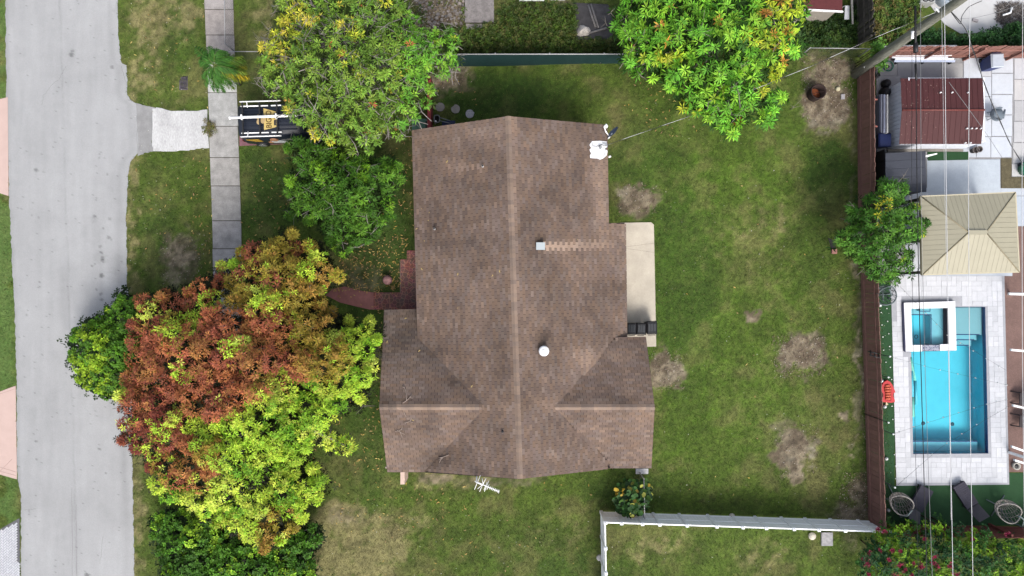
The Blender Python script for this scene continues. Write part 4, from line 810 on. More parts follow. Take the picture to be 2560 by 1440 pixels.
litter('small_litter', 'small pale leaves and specks strewn on the back lawn', [([(1560, 200), (2130, 200), (2160, 1260), (1650, 1260)], 160), ([(800, 1220), (2160, 1330), (2160, 1440), (800, 1440)], 90), ([(310, 0), (515, 0), (530, 700), (325, 700)], 120), ([(2195, 740), (2235, 740), (2245, 1300), (2210, 1300)], 30)], [(220, 216, 200), (200, 190, 160), (236, 234, 226)], .05, .035)
# leaves resting on the roof
pts = [(1052, 521), (1071, 533), (1068, 551), (1045, 570), (1059, 600), (1146, 681), (1057, 676), (1058, 751), (1142, 771), (1446, 601), (1250, 683), (1229, 692), (1010, 797), (967, 859), (1045, 880), (1182, 962), (1036, 1052), (1120, 400)]
P = np.array([list(R(x, y, .035)) for x, y in pts]); n = len(P); Lv = Leaves(); a = rng.uniform(0, 6.3, n); Lv.add(P, np.stack([np.cos(a), np.sin(a), np.zeros(n)], 1), np.tile([0, 0, 1.], (n, 1)), np.full(n, .17), np.full(n, .055), np.tile(C(226, 198, 130, .4), (n, 1)))
o = Lv.build('fallen_leaves', m_leaf, lawn, .5, 0); o.parent = None; props(o, 'few yellow fallen leaves lying on the brown shingle roof', None, None, 'stuff')
# ------------------------------------------------------------------ fences
def board_fence(name, label, basepts, zt, bw, th, m, cat='fence', gap=.006, rails=(), side=1, group=None, posts=0, postm=None, boardname='board', jitter=0):
    """vertical boards along a polyline of ground pixels; each board a part"""
    P = [W(*p, 0) for p in basepts]; t = thing(name, label, cat, P[0], group)
    mb = MB(); mb.box(-bw / 2 + gap / 2, bw / 2 - gap / 2, -th / 2, th / 2, .02, zt); me_ = mb.mesh(boardname); me_.materials.append(m)
    for a, b in zip(P[:-1], P[1:]):
        d = b - a; Ln = d.length; d.normalize(); ang = math.atan2(d.y, d.x); n = max(1, int(round(Ln / bw)))
        for i in range(n):
            o = link(boardname, me_, None, t, a + d * ((i + .5) * Ln / n) - P[0]); o.rotation_euler = (random.uniform(-jitter, jitter), random.uniform(-jitter, jitter) * .4, ang); o.scale = (Ln / n / bw, 1, 1 + random.uniform(-.012, .012))
        nn = Vector((-d.y, d.x, 0)) * side
        for z in rails:
            mb = MB(); q = a + nn * (th / 2 + .025); r = b + nn * (th / 2 + .025); w2 = nn * .02
            mb.hexa([q - w2 + Vector((0, 0, z)), r - w2 + Vector((0, 0, z)), r + w2 + Vector((0, 0, z)), q + w2 + Vector((0, 0, z))][::int(side)], [q - w2 + Vector((0, 0, z + .09)), r - w2 + Vector((0, 0, z + .09)), r + w2 + Vector((0, 0, z + .09)), q + w2 + Vector((0, 0, z + .09))][::int(side)]); mb.build('rail', postm or m, t)
        if posts:
            k = max(1, int(Ln / posts))
            for i in range(k + 1): p = a + d * (Ln * i / k) + nn * (th / 2 + .1); mb = MB(); mb.box(p.x - .05, p.x + .05, p.y - .05, p.y + .05, 0, zt - .02); mb.build('post', postm or m, t)
    return t
m_bf = mat('brownfence_mat', C(152, 112, 102), .75, .14, 3, .15, 30, objvar=.10)
bf = board_fence('board_fence', 'long dark brown board fence between the lawn and the pool yard', [(2143, 192), (2145, 500), (2152, 700), (2162, 1000), (2171, 1312)], 1.68, .235, .03, m_bf, gap=.012, rails=(.3, 1.3), side=-1, jitter=.012)
for y in [700, 945, 1070, 1195]:
    pass
m_pf = mat('pinkfence_mat', C(166, 118, 106), .75, .16, 3, .15, 30, objvar=.10)
board_fence('board_fence', 'reddish brown board fence along the north side of the pool yard', [(2196, 146), (2620, 144)], 1.75, .16, .03, m_pf, gap=.02, rails=(.35, 1.2), side=-1, posts=2.2, jitter=.02)
board_fence('board_fence', 'reddish brown board fence behind the bougainvillea hedge', [(2176, 1310), (2620, 1318)], 1.7, .16, .03, mat('pinkfence2_mat', C(136, 78, 70), .75, .16, 3, .15, 30, objvar=.1), gap=.014, rails=(.3, 1.2), side=1, posts=2.4, jitter=.015)
m_old = mat('oldwood_mat', C(92, 88, 82), .95, .3, 6, .4, 30, objvar=.25, stretch=(1, 1, .3))
board_fence('wooden_fence', 'weathered grey wooden fence leaning at the top edge left of the utility pole', [(2137, 122), (2133, -40)], 1.9, .15, .03, m_old, rails=(.4, 1.0, 1.5), side=1, posts=1.9, jitter=.03)
# green windscreen fence
gf = thing('screen_fence', 'chain fence covered with dark green windscreen behind the house', 'fence', W(1100, 163, 0))
n = 90; V = []; F = []
for i in range(n + 1):
    t = i / n; px = 1100 + (1640 - 1100) * t; py = 163 - 1.2 * t + 3.0 * math.sin(t * 5.5 + .6); b = W(px, py, .04); wv = .03 * math.sin(t * 40) + .02 * math.sin(t * 97)
    tp = W(1100 + 540 * t, 162.5 - .5 * t, 0)
    for k, (z, bl) in enumerate([(.04, 1), (.5, .7), (1.0, .4), (1.55, 0)]): V.append((tp.x, tp.y * (1 - bl) + b.y * bl + wv * (1 - abs(z - .8) / .9), z))
for i in range(n):
    for k in range(3): F.append((i * 4 + k, (i + 1) * 4 + k, (i + 1) * 4 + k + 1, i * 4 + k + 1))
mb = MB(); mb.add(V, F, None, True); mb.build('windscreen', mat('screen_mat', C(30, 66, 66), .75, .15, 5, .3, 20, stretch=(1, 1, 5)), gf)
mb = MB(); mb.tube([W(1100, 162.5, 0) + Vector((0, .02, 1.58)), W(1640, 162, 0) + Vector((0, .02, 1.58))], .03, 8); mb.build('top_rail', mat('galvrail', C(190, 190, 192), .4, .1, 10, 0), gf)
for px in range(1110, 1640, 130): p = W(px, 162.3, 0) + Vector((0, .06, 0)); mb = MB(); mb.tube([p, p + Vector((0, 0, 1.62))], .03, 7); mb.build('post', MATS['galvrail'], gf)
# chain link fences
def chainlink(label, a, b, zt, railcol=None, step=.15):
    A, B_ = W(*a, 0), W(*b, 0); t = thing('chain_link_fence', label, 'fence', A); d = (B_ - A); Ln = d.length; d.normalize(); up = Vector((0, 0, 1)); rm = MATS['galvrail']
    mb = MB(); mb.tube([A + up * zt, B_ + up * zt], .022, 6); mb.build('top_rail', rm, t)
    k = max(1, int(Ln / 2.4))
    for i in range(k + 1): p = A + d * (Ln * i / k); mb = MB(); mb.tube([p, p + up * (zt + .05)], .028, 6); mb.build('post', rm, t)
    mb = MB()
    def seg(p, q): mb.tube([p, q], .0028, 3, None, False)
    s = -zt
    while s < Ln:
        a0, a1 = max(s, 0), min(s + zt, Ln)
        if a1 > a0: seg(A + d * a0 + up * (a0 - s), A + d * a1 + up * (a1 - s)); seg(A + d * a0 + up * (zt - (a0 - s)), A + d * a1 + up * (zt - (a1 - s)))
        s += step
    mb.build('wire_mesh', mat('wiregrey', C(84, 88, 88), .5, .1, 9, 0), t); return t
chainlink('waist high chain link fence running along the inner edge of the sidewalk', (585, 128), (582, -40), 1.1)
chainlink('chain link fence between the palm and the sparse green tree', (582, 148), (668, 148), 1.15)
chainlink('low chain link fence crossing the litter strewn yard corner by the fire drum', (2000, 140), (2145, 142), 1.2)
chainlink('short chain link gate line running through the sea grape shrub', (1598, 1180), (1600, 1276), 1.25)
cp_ = MB(); a, b = W(1589, 1171, 0), W(1620, 1184, 0); cp_.box(a.x, b.x, b.y, a.y, -.02, .08); props(cp_.build('concrete_pad', mat('padw', C(220, 220, 222), .9, .15, 8, .2)), None, None, None, 'structure')
# white vinyl fences
def vinyl(label, posts_px, zt, off):
    A = [W(x, y, 0) for x, y in posts_px]; t = thing('vinyl_fence', label, 'fence', A[0], 'white vinyl fences')
    for i, p in enumerate(A):
        mb = MB(); mb.box(-.065, .065, -.065, .065, 0, zt + .06); mb.hexa([(-.08, -.08, zt + .06), (.08, -.08, zt + .06), (.08, .08, zt + .06), (-.08, .08, zt + .06)], [(-.02, -.02, zt + .12), (.02, -.02, zt + .12), (.02, .02, zt + .12), (-.02, .02, zt + .12)])
        mb.build('post', m_white, t, True, p - A[0])
    for a, b in zip(A[:-1], A[1:]):
        d = b - a; Ln = d.length; d.normalize(); nn = Vector((-d.y, d.x, 0)); q0, q1 = a + d * .066, b - d * .066
        n_ = max(2, int((Ln - .13) / .15)); mb = MB()
        for k in range(n_):
            s, e = q0.lerp(q1, k / n_) + d * .004, q0.lerp(q1, (k + 1) / n_) - d * .004; w2 = nn * .012
            mb.hexa([s - w2 + Vector((0, 0, .12)), e - w2 + Vector((0, 0, .12)), e + w2 + Vector((0, 0, .12)), s + w2 + Vector((0, 0, .12))], [s - w2 + Vector((0, 0, zt - .05)), e - w2 + Vector((0, 0, zt - .05)), e + w2 + Vector((0, 0, zt - .05)), s + w2 + Vector((0, 0, zt - .05))])
        mb.build('panel', mat('vinylpanel', (.80, .81, .82), .5, .05, 3, 0), t)
        for z in (.08, zt * .5, zt - .1):
            w2 = nn * .03; mb = MB(); mb.hexa([q0 - w2 + Vector((0, 0, z)), q1 - w2 + Vector((0, 0, z)), q1 + w2 + Vector((0, 0, z)), q0 + w2 + Vector((0, 0, z))], [q0 - w2 + Vector((0, 0, z + .1)), q1 - w2 + Vector((0, 0, z + .1)), q1 + w2 + Vector((0, 0, z + .1)), q0 + w2 + Vector((0, 0, z + .1))]); mb.build('rail', m_white, t)
    return t
vinyl('white vinyl privacy fence running east from the sea grape shrub', [(x, 1279 + (x - 1500) * .0335) for x in (1503, 1541, 1591, 1632, 1697, 1768, 1830, 1886, 1952, 2011, 2074, 2143, 2180)], 1.66, 0)
vinyl('white vinyl privacy fence running south out of frame', [(1502, 1279), (1503, 1340), (1504, 1400), (1505, 1480)], 1.66, 0)
mb = MB(); p = W(1499, 1394, 0); mb.lathe([(.18, 0), (.17, .05), (.1, .08)], p, 9); single(mb, 'stone', mat('palestone', C(220, 216, 210), .9, .15, 8, .3), 'pale stone at the foot of the south running vinyl fence', 'stone', p)

# ------------------------------------------------------------------ van
van = thing('parked_van', 'black work van with a roof rack and gold lettering parked under the tree', 'van', (W(628, 310).x, W(600, 301, 1.9).y, 0)); van.rotation_euler.z = math.radians(1.6)
m_van = mat('vanpaint_mat', (.010, .013, .022), .32, .05, 2, 0, spec=.35)
st = [(0.0, .78, .66, 1.70, .45), (.06, .86, .74, 1.82, .35), (.4, .88, .77, 1.90, .28), (2.9, .88, .77, 1.90, .28), (3.25, .88, .72, 1.80, .28), (3.7, .87, .70, 1.12, .28), (4.3, .80, .62, .90, .3), (4.42, .7, .5, .7, .4)]
V = []; F = []
for x, wb, wt, zr, zb in st: V += [(x, -wb * .96, zb), (x, -wb, zb + .25), (x, -wb * .99, min(1.0, zr - .15)), (x, -wt - .03, zr - .14), (x, -wt + .08, zr - .02), (x, 0, zr + .02), (x, wt - .08, zr - .02), (x, wt + .03, zr - .14), (x, wb * .99, min(1.0, zr - .15)), (x, wb, zb + .25), (x, wb * .96, zb)]
nS = 11
for i in range(len(st) - 1):
    for k in range(nS): F.append((i * nS + k, i * nS + (k + 1) % nS, (i + 1) * nS + (k + 1) % nS, (i + 1) * nS + k))
F += [tuple(range(nS)), tuple(range((len(st) - 1) * nS + nS - 1, (len(st) - 1) * nS - 1, -1))]
F = [f[::-1] for f in F]
mb = MB(); mb.add(V, F, None, True); body = mb.build('body', m_van, van, True)
mb = MB()
for y in (-.5, -.3, -.1, .1, .3, .5): mb.box(.25, 3.0, y - .03, y + .03, 1.89, 1.925)
mb.build('roof_ribs', m_van, body, True)['kind'] = 'stuff'
for x in (.72, 3.55):
    for sy in (-1, 1):
        mb = MB(); mb.tube([(x, sy * .62, .33), (x, sy * .93, .33)], .33, 20); wh = mb.build('wheel', m_black, van, True)
        mb = MB(); mb.lathe([(.22, 0), (.2, .012), (.06, .02)], (0, 0, 0), 16); o = mb.build('rim', mat('rim_mat', (.3, .31, .31), .35, .1, 9, 0, metal=.7), wh, True, (x, sy * .932, .33)); o.rotation_euler.x = -sy * math.pi / 2
glassm = mat('darkglass', (.006, .007, .009), .3, 0, 1, 0, spec=.25)
mb = MB(); mb.hexa([(3.27, -.6, 1.74), (3.72, -.62, 1.12), (3.72, .62, 1.12), (3.27, .6, 1.74)], [(3.3, -.6, 1.80), (3.75, -.62, 1.16), (3.75, .62, 1.16), (3.3, .6, 1.80)]); mb.build('windshield', glassm, van, True)
mb = MB(); mb.box(-.03, .02, -.55, .55, 1.1, 1.5); mb.build('rear_window', glassm, van, True)
for sy in (-1, 1): mb = MB(); mb.box(-.02, .06, sy * .8 - .05, sy * .8 + .05, .9, 1.2); mb.build('tail_light', mat('taillight', (.06, .008, .008), .3, 0, 1, 0), van, True)
for sy in (-1, 1): mb = MB(); mb.box(3.2, 3.32, sy * .98 - .1, sy * .98 + .1, 1.05, 1.22); mb.build('mirror', m_van, van, True)
RZ = 2.02
for x in (.36, 1.2, 2.05): mb = MB(); mb.box(x - .035, x + .035, -.84, .84, RZ, RZ + .05); mb.build('crossbar', m_blackmetal, van, True)
for sy in (-1, 1): mb = MB(); mb.tube([(.25, sy * .86, RZ + .07), (2.25, sy * .86, RZ + .07)], .03, 8); mb.build('side_rail', m_whitemetal, van, True)
for sy in (-1, 1):
    for x0, x1 in ((.26, 1.15), (1.25, 1.6), (1.75, 2.25)): mb = MB(); mb.box(x0, x1, sy * .66 - .025, sy * .66 + .025, 1.95, 2.0); mb.build('rack_foot_rail', m_whitemetal, van, True)
for sy in (-1, 1):
    mb = MB(); mb.tube([(.6, sy * .58, RZ), (.6, sy * .86, RZ + .07)], .02, 6); mb.build('clamp', m_whitemetal, van, True)
mb = MB(); mb.tube([(-.18, .07, RZ + .13), (3.1, .10, RZ + .13)], .065, 12); tb_ = mb.build('conduit_tube', m_whitemetal, van, True)
mb = MB(); mb.tube([(-.25, .07, RZ + .13), (-.18, .07, RZ + .13)], .08, 12); mb.build('tube_cap', m_whitemetal, tb_, True)
for x in (.36, 2.05): mb = MB(); mb.box(x - .03, x + .03, -.04, .2, RZ + .05, RZ + .21); mb.build('tube_bracket', m_whitemetal, van, True)
# printed emblem on the roof and sides
m_gold = mat('goldprint', C(236, 208, 130), .5, .05, 6, 0); m_dk = mat('darkprint', C(52, 50, 58), .5, .1, 30, 0); m_gold2 = mat('goldprint2', C(206, 168, 70), .5, .1, 12, 0)
mb = MB(); ez = 1.945
mb.hexa([(1.36, -.52, ez - .06), (2.0, -.37, ez - .06), (2.0, .36, ez - .06), (1.36, .55, ez - .06)], [(1.36, -.52, ez), (2.0, -.37, ez), (2.0, .36, ez), (1.36, .55, ez)]); emb = mb.build('roof_emblem', m_gold, van, True)
mb = MB(); mb.box(1.86, 1.96, .03, .3, ez, ez + .003); mb.box(1.86, 1.96, -.31, -.03, ez, ez + .003); mb.build('print_panel', m_dk, emb, True)
mb = MB(); mb.prism([(1.1 + .1 * math.cos(a), .12 + .13 * math.sin(a)) for a in np.linspace(0, 5.9, 12)], 1.9, ez); mb.prism([(1.1 + .1 * math.cos(a), -.12 + .13 * math.sin(a)) for a in np.linspace(0, 5.9, 12)], 1.9, ez - .001); mb.prism([(1.3 + .13 * math.cos(a), .2 * math.sin(a)) for a in np.linspace(0, 5.9, 12)], 1.9, ez + .001); mb.build('print_shape', mat('tanprint', C(214, 186, 138), .5, .05, 6, 0), emb, True)
def text(s, size, loc, rot, m, parent, ext=.002):
    cu = bpy.data.curves.new('lettering', 'FONT'); cu.body = s; cu.size = size; cu.extrude = ext; cu.offset = .005; cu.align_x = 'CENTER'; cu.align_y = 'CENTER'; o_t = bpy.data.objects.new('text_tmp', cu); COL.objects.link(o_t); bpy.context.view_layer.update(); me_t = bpy.data.meshes.new_from_object(o_t.evaluated_get(bpy.context.evaluated_depsgraph_get())); bpy.data.objects.remove(o_t); o = link('lettering', me_t, m, parent); o.parent = parent; o.location = loc; o.rotation_euler = rot; return o
t1 = text('BIG O', .33, (1.62, .0, ez + .003), (0, 0, math.pi / 2), mat('brownprint', C(96, 72, 30), .5, 0, 1, 0), emb); t1.scale = (1.0, 1.15, 1)
mb = MB(); mb.hexa([(.28, -.885, 1.45), (.9, -.885, 1.45), (.98, -.885, 1.0), (.62, -.885, .98)], [(.28, -.86, 1.45), (.9, -.86, 1.45), (.98, -.86, 1.0), (.62, -.86, .98)]); mb.build('side_emblem', m_gold2, van, True)
skin = mat('skinprint', C(206, 150, 116), .5, .1, 12, 0); whp = mat('whiteprint', C(226, 232, 232), .5, .1, 12, 0)
def sideshape(nm, m, cx, cz, rx, rz, d): mb = MB(); P = [(cx + rx * math.cos(a), cz + rz * math.sin(a)) for a in np.linspace(0, 6.0, 14)]; mb.add([(x, -.895 - d, z) for x, z in P] + [(x, -.85, z) for x, z in P], [tuple(range(14))] + [(i, (i + 1) % 14, 14 + (i + 1) % 14, 14 + i) for i in range(14)]); return mb.build(nm, m, van, True)
sideshape('side_print', skin, 1.62, 1.28, .2, .24, 0); sideshape('side_print', whp, 1.75, .86, .42, .2, .002); sideshape('side_print', skin, 1.32, .84, .12, .13, .004)

# ------------------------------------------------------------------ around the house
def bin_thing(label, px, py, z0, w_, d_, h_, m, lidm, rot=0, name='wheelie_bin', group=None, ribs=True, loc=None):
    p = loc or W(px, py, 0); t = thing(name, label, 'bin', (p.x, p.y, z0), group); t.rotation_euler.z = rot
    mb = MB(); a = .78; mb.hexa([(-w_ / 2 * a, -d_ / 2 * a, .06), (w_ / 2 * a, -d_ / 2 * a, .06), (w_ / 2 * a, d_ / 2 * a, .06), (-w_ / 2 * a, d_ / 2 * a, .06)], [(-w_ / 2, -d_ / 2, h_ * .93), (w_ / 2, -d_ / 2, h_ * .93), (w_ / 2, d_ / 2, h_ * .93), (-w_ / 2, d_ / 2, h_ * .93)]); mb.build('body', m, t, True)
    mb = MB(); g = .02; mb.hexa([(-w_ / 2 - g, -d_ / 2 - g, h_ * .93), (w_ / 2 + g, -d_ / 2 - g, h_ * .93), (w_ / 2 + g, d_ / 2 + g, h_ * .93), (-w_ / 2 - g, d_ / 2 + g, h_ * .93)], [(-w_ / 2 + .04, -d_ / 2 + .05, h_), (w_ / 2 - .04, -d_ / 2 + .05, h_), (w_ / 2 - .04, d_ / 2 - .03, h_ * .985), (-w_ / 2 + .04, d_ / 2 - .03, h_ * .985)]); lid = mb.build('lid', lidm, t, True)
    if ribs:
        for k in (-1, 0, 1): mb = MB(); mb.box(k * w_ * .27 - w_ * .1, k * w_ * .27 + w_ * .1, -d_ * .28, d_ * .33, h_ * .97, h_ * 1.012); mb.build('lid_panel', mat('lidpanel', (.03, .033, .036), .4, .1, 8, 0) if lidm == m_black else lidm, lid, True)
    mb = MB(); mb.tube([(-w_ * .38, -d_ / 2 - .06, h_ * .88), (w_ * .38, -d_ / 2 - .06, h_ * .88)], .018, 6); mb.build('handle', m, t, True)
    for s in (-1, 1): mb = MB(); mb.tube([(s * w_ * .33, -d_ * .42, .1), (s * w_ * .46, -d_ * .42, .1)], .1, 12); mb.build('wheel', m_black, t, True)
    return t
G3 = 'black bins on the patio'
b1 = bin_thing('black wheelie bin nearest the house on the patio', 0, 0, .07, .46, .56, 1.05, m_black, m_black, 0, group=G3, loc=W(1579, 822, 1.05))
b2 = clone(b1, 'middle black wheelie bin of the patio row', W(1603, 822, 1.05) * 1 + Vector((0, 0, .07 - 1.05)), math.radians(-2)); b3 = clone(b1, 'largest black wheelie bin at the outer patio edge', W(1629, 819, 1.05) + Vector((0, 0, .07 - 1.05)), math.radians(1)); b3.scale = (1.08, 1.1, 1.05)
gb = thing('utility_box', 'square green box under the sparse tree by the house corner', 'utility box', W(1052, 318, 0)); m_gb = mat('greenbox_mat', C(90, 130, 112), .6, .25, 7, .1)
p0, p1 = W(1031, 342, .9), W(1069, 298, .9); mb = MB(); ox, oy = gb.location.x, gb.location.y; mb.box(p0.x - ox, p1.x - ox, p0.y - oy, p1.y - oy, 0, .85); mb.build('body', m_gb, gb, True)
mb = MB(); mb.box(p0.x - ox - .02, p1.x - ox + .02, p0.y - oy - .02, p1.y - oy + .02, .86, .92); mb.build('lid', m_gb, gb, True); mb = MB(); mb.box(p1.x - ox - .1, p1.x - ox - .04, p0.y - oy + .15, p1.y - oy - .1, .921, .94); mb.build('handle', m_black, gb, True)
rw = thing('garden_wall', 'narrow red garden wall beside the green box', 'wall', W(1078, 300, 0)); mb = MB(); a, b = W(1074, 336, 0), W(1081, 205, 0); mb.box(W(1075, 0, 0).x, W(1082, 0, 0).x, a.y, b.y, 0, .95); mb.build('body', mat('redwall', C(150, 66, 66), .8, .15, 5, .2), rw)
mb = MB(); mb.box(W(1074.5, 0, 0).x, W(1082.5, 0, 0).x, a.y - .01, b.y + .01, .951, 1.0); mb.build('coping', mat('redcop', C(170, 70, 72), .7, .15, 5, .1), rw)
# wheelbarrow / trough beside the house
wbw = thing('wheelbarrow', 'grey wheelbarrow with a dark tray at the north west house corner', 'wheelbarrow', W(1092, 302, 0))
def ringpts(cx, cy, rx, ry, z, n=16): return [W(cx + rx * math.copysign(abs(math.cos(a)) ** .6, math.cos(a)), cy + ry * math.copysign(abs(math.sin(a)) ** .6, math.sin(a)), z) for a in [2 * math.pi * k / n for k in range(n)]]
mb = MB(); mb.tube(ringpts(1092, 297, 7, 9, .62) + [ringpts(1092, 297, 7, 9, .62)[0]], .03, 6); mb.build('rim', mat('greysteel', C(150, 155, 158), .45, .1, 9, 0, metal=.3), wbw)
mb = MB(); a, b = ringpts(1092, 297, 5, 7, .3), ringpts(1092, 297, 7, 9, .62); mb.add(a + b, [tuple(range(16))] + [(i, (i + 1) % 16, 16 + (i + 1) % 16, 16 + i) for i in range(16)]); mb.build('tray', m_black, wbw)
for dy in (0, 8): mb = MB(); mb.tube([W(1100, 294 + dy, .6), W(1126, 302 + dy * .8, .55)], .025, 6); mb.build('handle', MATS['greysteel'], wbw)
mb = MB(); mb.tube([W(1088, 309, .2), W(1089, 303, .62)], .05, 6); mb.build('leg', m_whitemetal, wbw)
tb = thing('storage_tote', 'dark blue plastic tote tucked under the north eave', 'tote', W(1122, 312, 0)); mb = MB(); a, b = W(1106, 326, .4), W(1137, 303, .4); mb.box(a.x, b.x, a.y, b.y, 0, .38); mb.build('body', mat('navytote', C(34, 50, 92), .5, .1, 7, 0), tb); mb = MB(); mb.box(a.x - .02, b.x + .02, a.y - .02, b.y + .02, .381, .43); mb.build('lid', MATS['navytote'], tb)
m_st = mat('steppingstone', C(168, 164, 160), .92, .2, 9, .35, 40)
for lab, x, y, r_, br in [('plain round stepping stone nearest the red wall', 1100.5, 268, 11, 0), ('round stepping stone with a notched top edge', 1139, 273, 11, 1), ('round stepping stone with a flaked white surface', 1174.5, 285, 10.5, 2)]:
    P = []
    for k in range(28): a = 2 * math.pi * k / 28; rr = r_ * (1 + random.uniform(-.03, .03)) * (.82 if br == 1 and 1.9 < a < 2.5 else 1.12 if br == 2 and 0 < a < .4 else 1); q = W(x + rr * math.cos(a), y - rr * math.sin(a)); P.append((q.x, q.y))
    mb = MB(); mb.prism(P, 0, .06); c0 = W(x, y); single(mb, 'stepping_stone', m_st if br < 2 else mat('flaked', C(196, 196, 204), .92, .35, 14, .5, 30), lab, 'stepping stone', c0, 'round stepping stones by the house')
gbm = MB(); p = W(971, 700, 0); gbm.lathe([(.02, .01), (.16, .06), (.24, .2), (.25, .32), (.2, .46), (.1, .53), (.01, .55)], p, 18); single(gbm, 'garden_ball', mat('pinkball', C(186, 140, 138), .8, .35, 7, .3, 12), 'pinkish stone sphere on the lawn beside the curved red path', 'garden ball', p)
# storm drain
sd_ = thing('storm_drain', 'dark slotted storm drain set in the grass verge', 'drain', W(458, 207, 0)); mb = MB(); a, b = W(448, 223, 0), W(468, 191, 0)
mb.prism([(q.x, q.y) for q in [W(449, 222), W(467, 222), W(467, 191), W(458, 190), (W(450, 200))]], -.02, .012); mb.build('pit', mat('drainpit', (.012, .012, .013), .9, 0, 1, 0), sd_)
for k in range(9): yy_ = 194 + k * 3.3; mb = MB(); q, r_ = W(450.5 + (2 if k < 2 else 0), yy_), W(466.5, yy_); mb.box(q.x, r_.x, q.y - .014, q.y + .014, .013, .035); mb.build('bar', mat('drainbar', C(112, 104, 116), .6, .2, 10, 0), sd_)
for p_, q_ in [((448.5, 223.5), (468.5, 223.5)), ((468, 224), (468, 190)), ((449.5, 224), (450, 200))]: mb = MB(); mb.tube([W(*p_, .015), W(*q_, .015)], .03, 4); mb.build('frame', MATS['drainbar'], sd_)

# ------------------------------------------------------------------ things on the back lawn
fd = thing('fire_drum', 'rusty open steel fire drum on the bare corner of the lawn', 'fire drum', W(2032, 238, 0)); p = W(2033, 237, 0); m_rust = mat('rustdrum', C(62, 46, 42), .85, .4, 9, .3)
mb = MB(); mb.lathe([(.36, 0), (.38, .3), (.37, .62), (.40, .64), (.345, .64), (.33, .1), (.0, .09)], p, 22, cap0=True, cap1=False); mb.build('shell', m_rust, fd)
mb = MB(); mb.lathe([(.3, .11), (.2, .16), (.0, .2)], p, 14, cap0=False, cap1=False); mb.build('ash', mat('ash', C(170, 96, 60), .9, .5, 8, .3), fd); mb = MB(); mb.tube([p + Vector((-.3, -.1, .5)), p + Vector((.32, .05, .55))], .012, 5); mb.build('rod', MATS['rustdrum'], fd)
mb = MB(); p = W(2093, 223, 0); mb.lathe([(.1, 0), (.13, .08), (.08, .16), (.02, .18)], p, 9); single(mb, 'stone', mat('creamstone', C(236, 228, 190), .9, .2, 9, .3), 'small cream stone right of the fire drum', 'stone', p)
mb = MB(); p = W(2105, 243, 0); mb.box(p.x - .09, p.x + .09, p.y - .13, p.y + .13, 0, .12); single(mb, 'block', mat('greyblock', C(196, 192, 196), .9, .15, 9, .2), 'small pale block lying by the fire drum corner', 'block', p)
mb = MB(); p = W(2084, 629, 0); mb.box(p.x - .13, p.x + .13, p.y - .12, p.y + .12, 0, .12); o = single(mb, 'block', mat('pinkblock', C(186, 136, 124), .9, .15, 9, .2), 'pink paving block under the small tree by the brown fence', 'block', p)
mb = MB(); q = Wp([(2070, 594), (2084, 602), (2090, 622), (2078, 622)], .02); mb.prism([(a.x, a.y) for a in q], .01, .03); single(mb, 'rubber_mat', mat('darkmat', C(58, 56, 58), .9, .2, 8, .1), 'dark rubber mat half hidden under the small tree', 'mat', W(2078, 610, 0))
mb = MB(); p = W(2029, 1339, 0); mb.lathe([(.18, 0), (.2, .1), (.12, .2), (.03, .22)], p, 10); single(mb, 'stone', mat('whitestone', C(240, 232, 214), .9, .15, 9, .3), 'white lump of stone south of the white vinyl fence', 'stone', p)
cb = thing('concrete_block', 'grey concrete block set against the south side of the white fence', 'block', W(2066, 1343, 0)); a, b = W(2052, 1363, 0), W(2080, 1330, 0); mb = MB(); mb.box(a.x, b.x, a.y, b.y, 0, .1); mb.build('slab', mat('oldconc', C(186, 184, 186), .92, .3, 7, .4, 20), cb); mb = MB(); mb.box(a.x + .03, a.x + .06, a.y + .05, b.y - .05, .101, .11); mb.build('rim', MATS['oldconc'], cb)
mb = MB(); p = W(1829, 1289, 0); mb.lathe([(.14, 0), (.15, .1), (.08, .2), (.02, .22)], p, 9); single(mb, 'stone', MATS['whitestone'], 'white stone tucked against the north side of the white fence', 'stone', p)
mb = MB(); p = W(1552, 394, 0); p = W(1526, 391, 0); mb.tube([W(1521, 393, 2.4), W(1527, 390, 2.45)], .05, 7); single(mb, 'floodlight', m_whitemetal, 'tiny white floodlight fixed under the east eave', 'light', W(1526, 391, 2.4))

# ------------------------------------------------------------------ yard beyond the north fence
sl_ = thing('concrete_slab', 'large weathered concrete slab lying in the weeds beyond the north fence', 'slab', W(1199, 20, 0)); mb = MB(); q = Wp(SLAB_N); mb.prism(jag([(v_.x, v_.y) for v_ in q], 3, .02), 0, .16); mb.build('body', mat('oldslab', C(150, 144, 142), .93, .35, 2.5, .35, 30, var2=.2, scale2=15), sl_)
br_ = thing('brick_row', 'row of grey bricks edging the large concrete slab', 'bricks', W(1190, 66, 0))
for k in range(6): p = W(1169 + k * 8.6, 67 + (k % 2), 0); mb = MB(); mb.box(-.085, .085, -.13, .13, 0, .07); o = mb.build('brick', mat('greybrick', C(164, 158, 152), .92, .2, 9, .2, objvar=.15), br_, True, p - W(1190, 66, 0)); o.rotation_euler.z = random.uniform(-.08, .08)
rb = thing('rubble_pile', 'spread of broken grey concrete rubble beside the slab', 'rubble', W(1105, 35, 0)); m_rub = mat('rubble_mat', C(158, 150, 144), .95, .25, 8, .3, objvar=.35); rp = poisson([(1040, -20), (1160, -20), (1160, 60), (1130, 72), (1045, 70)], 8.5, 0, 61)
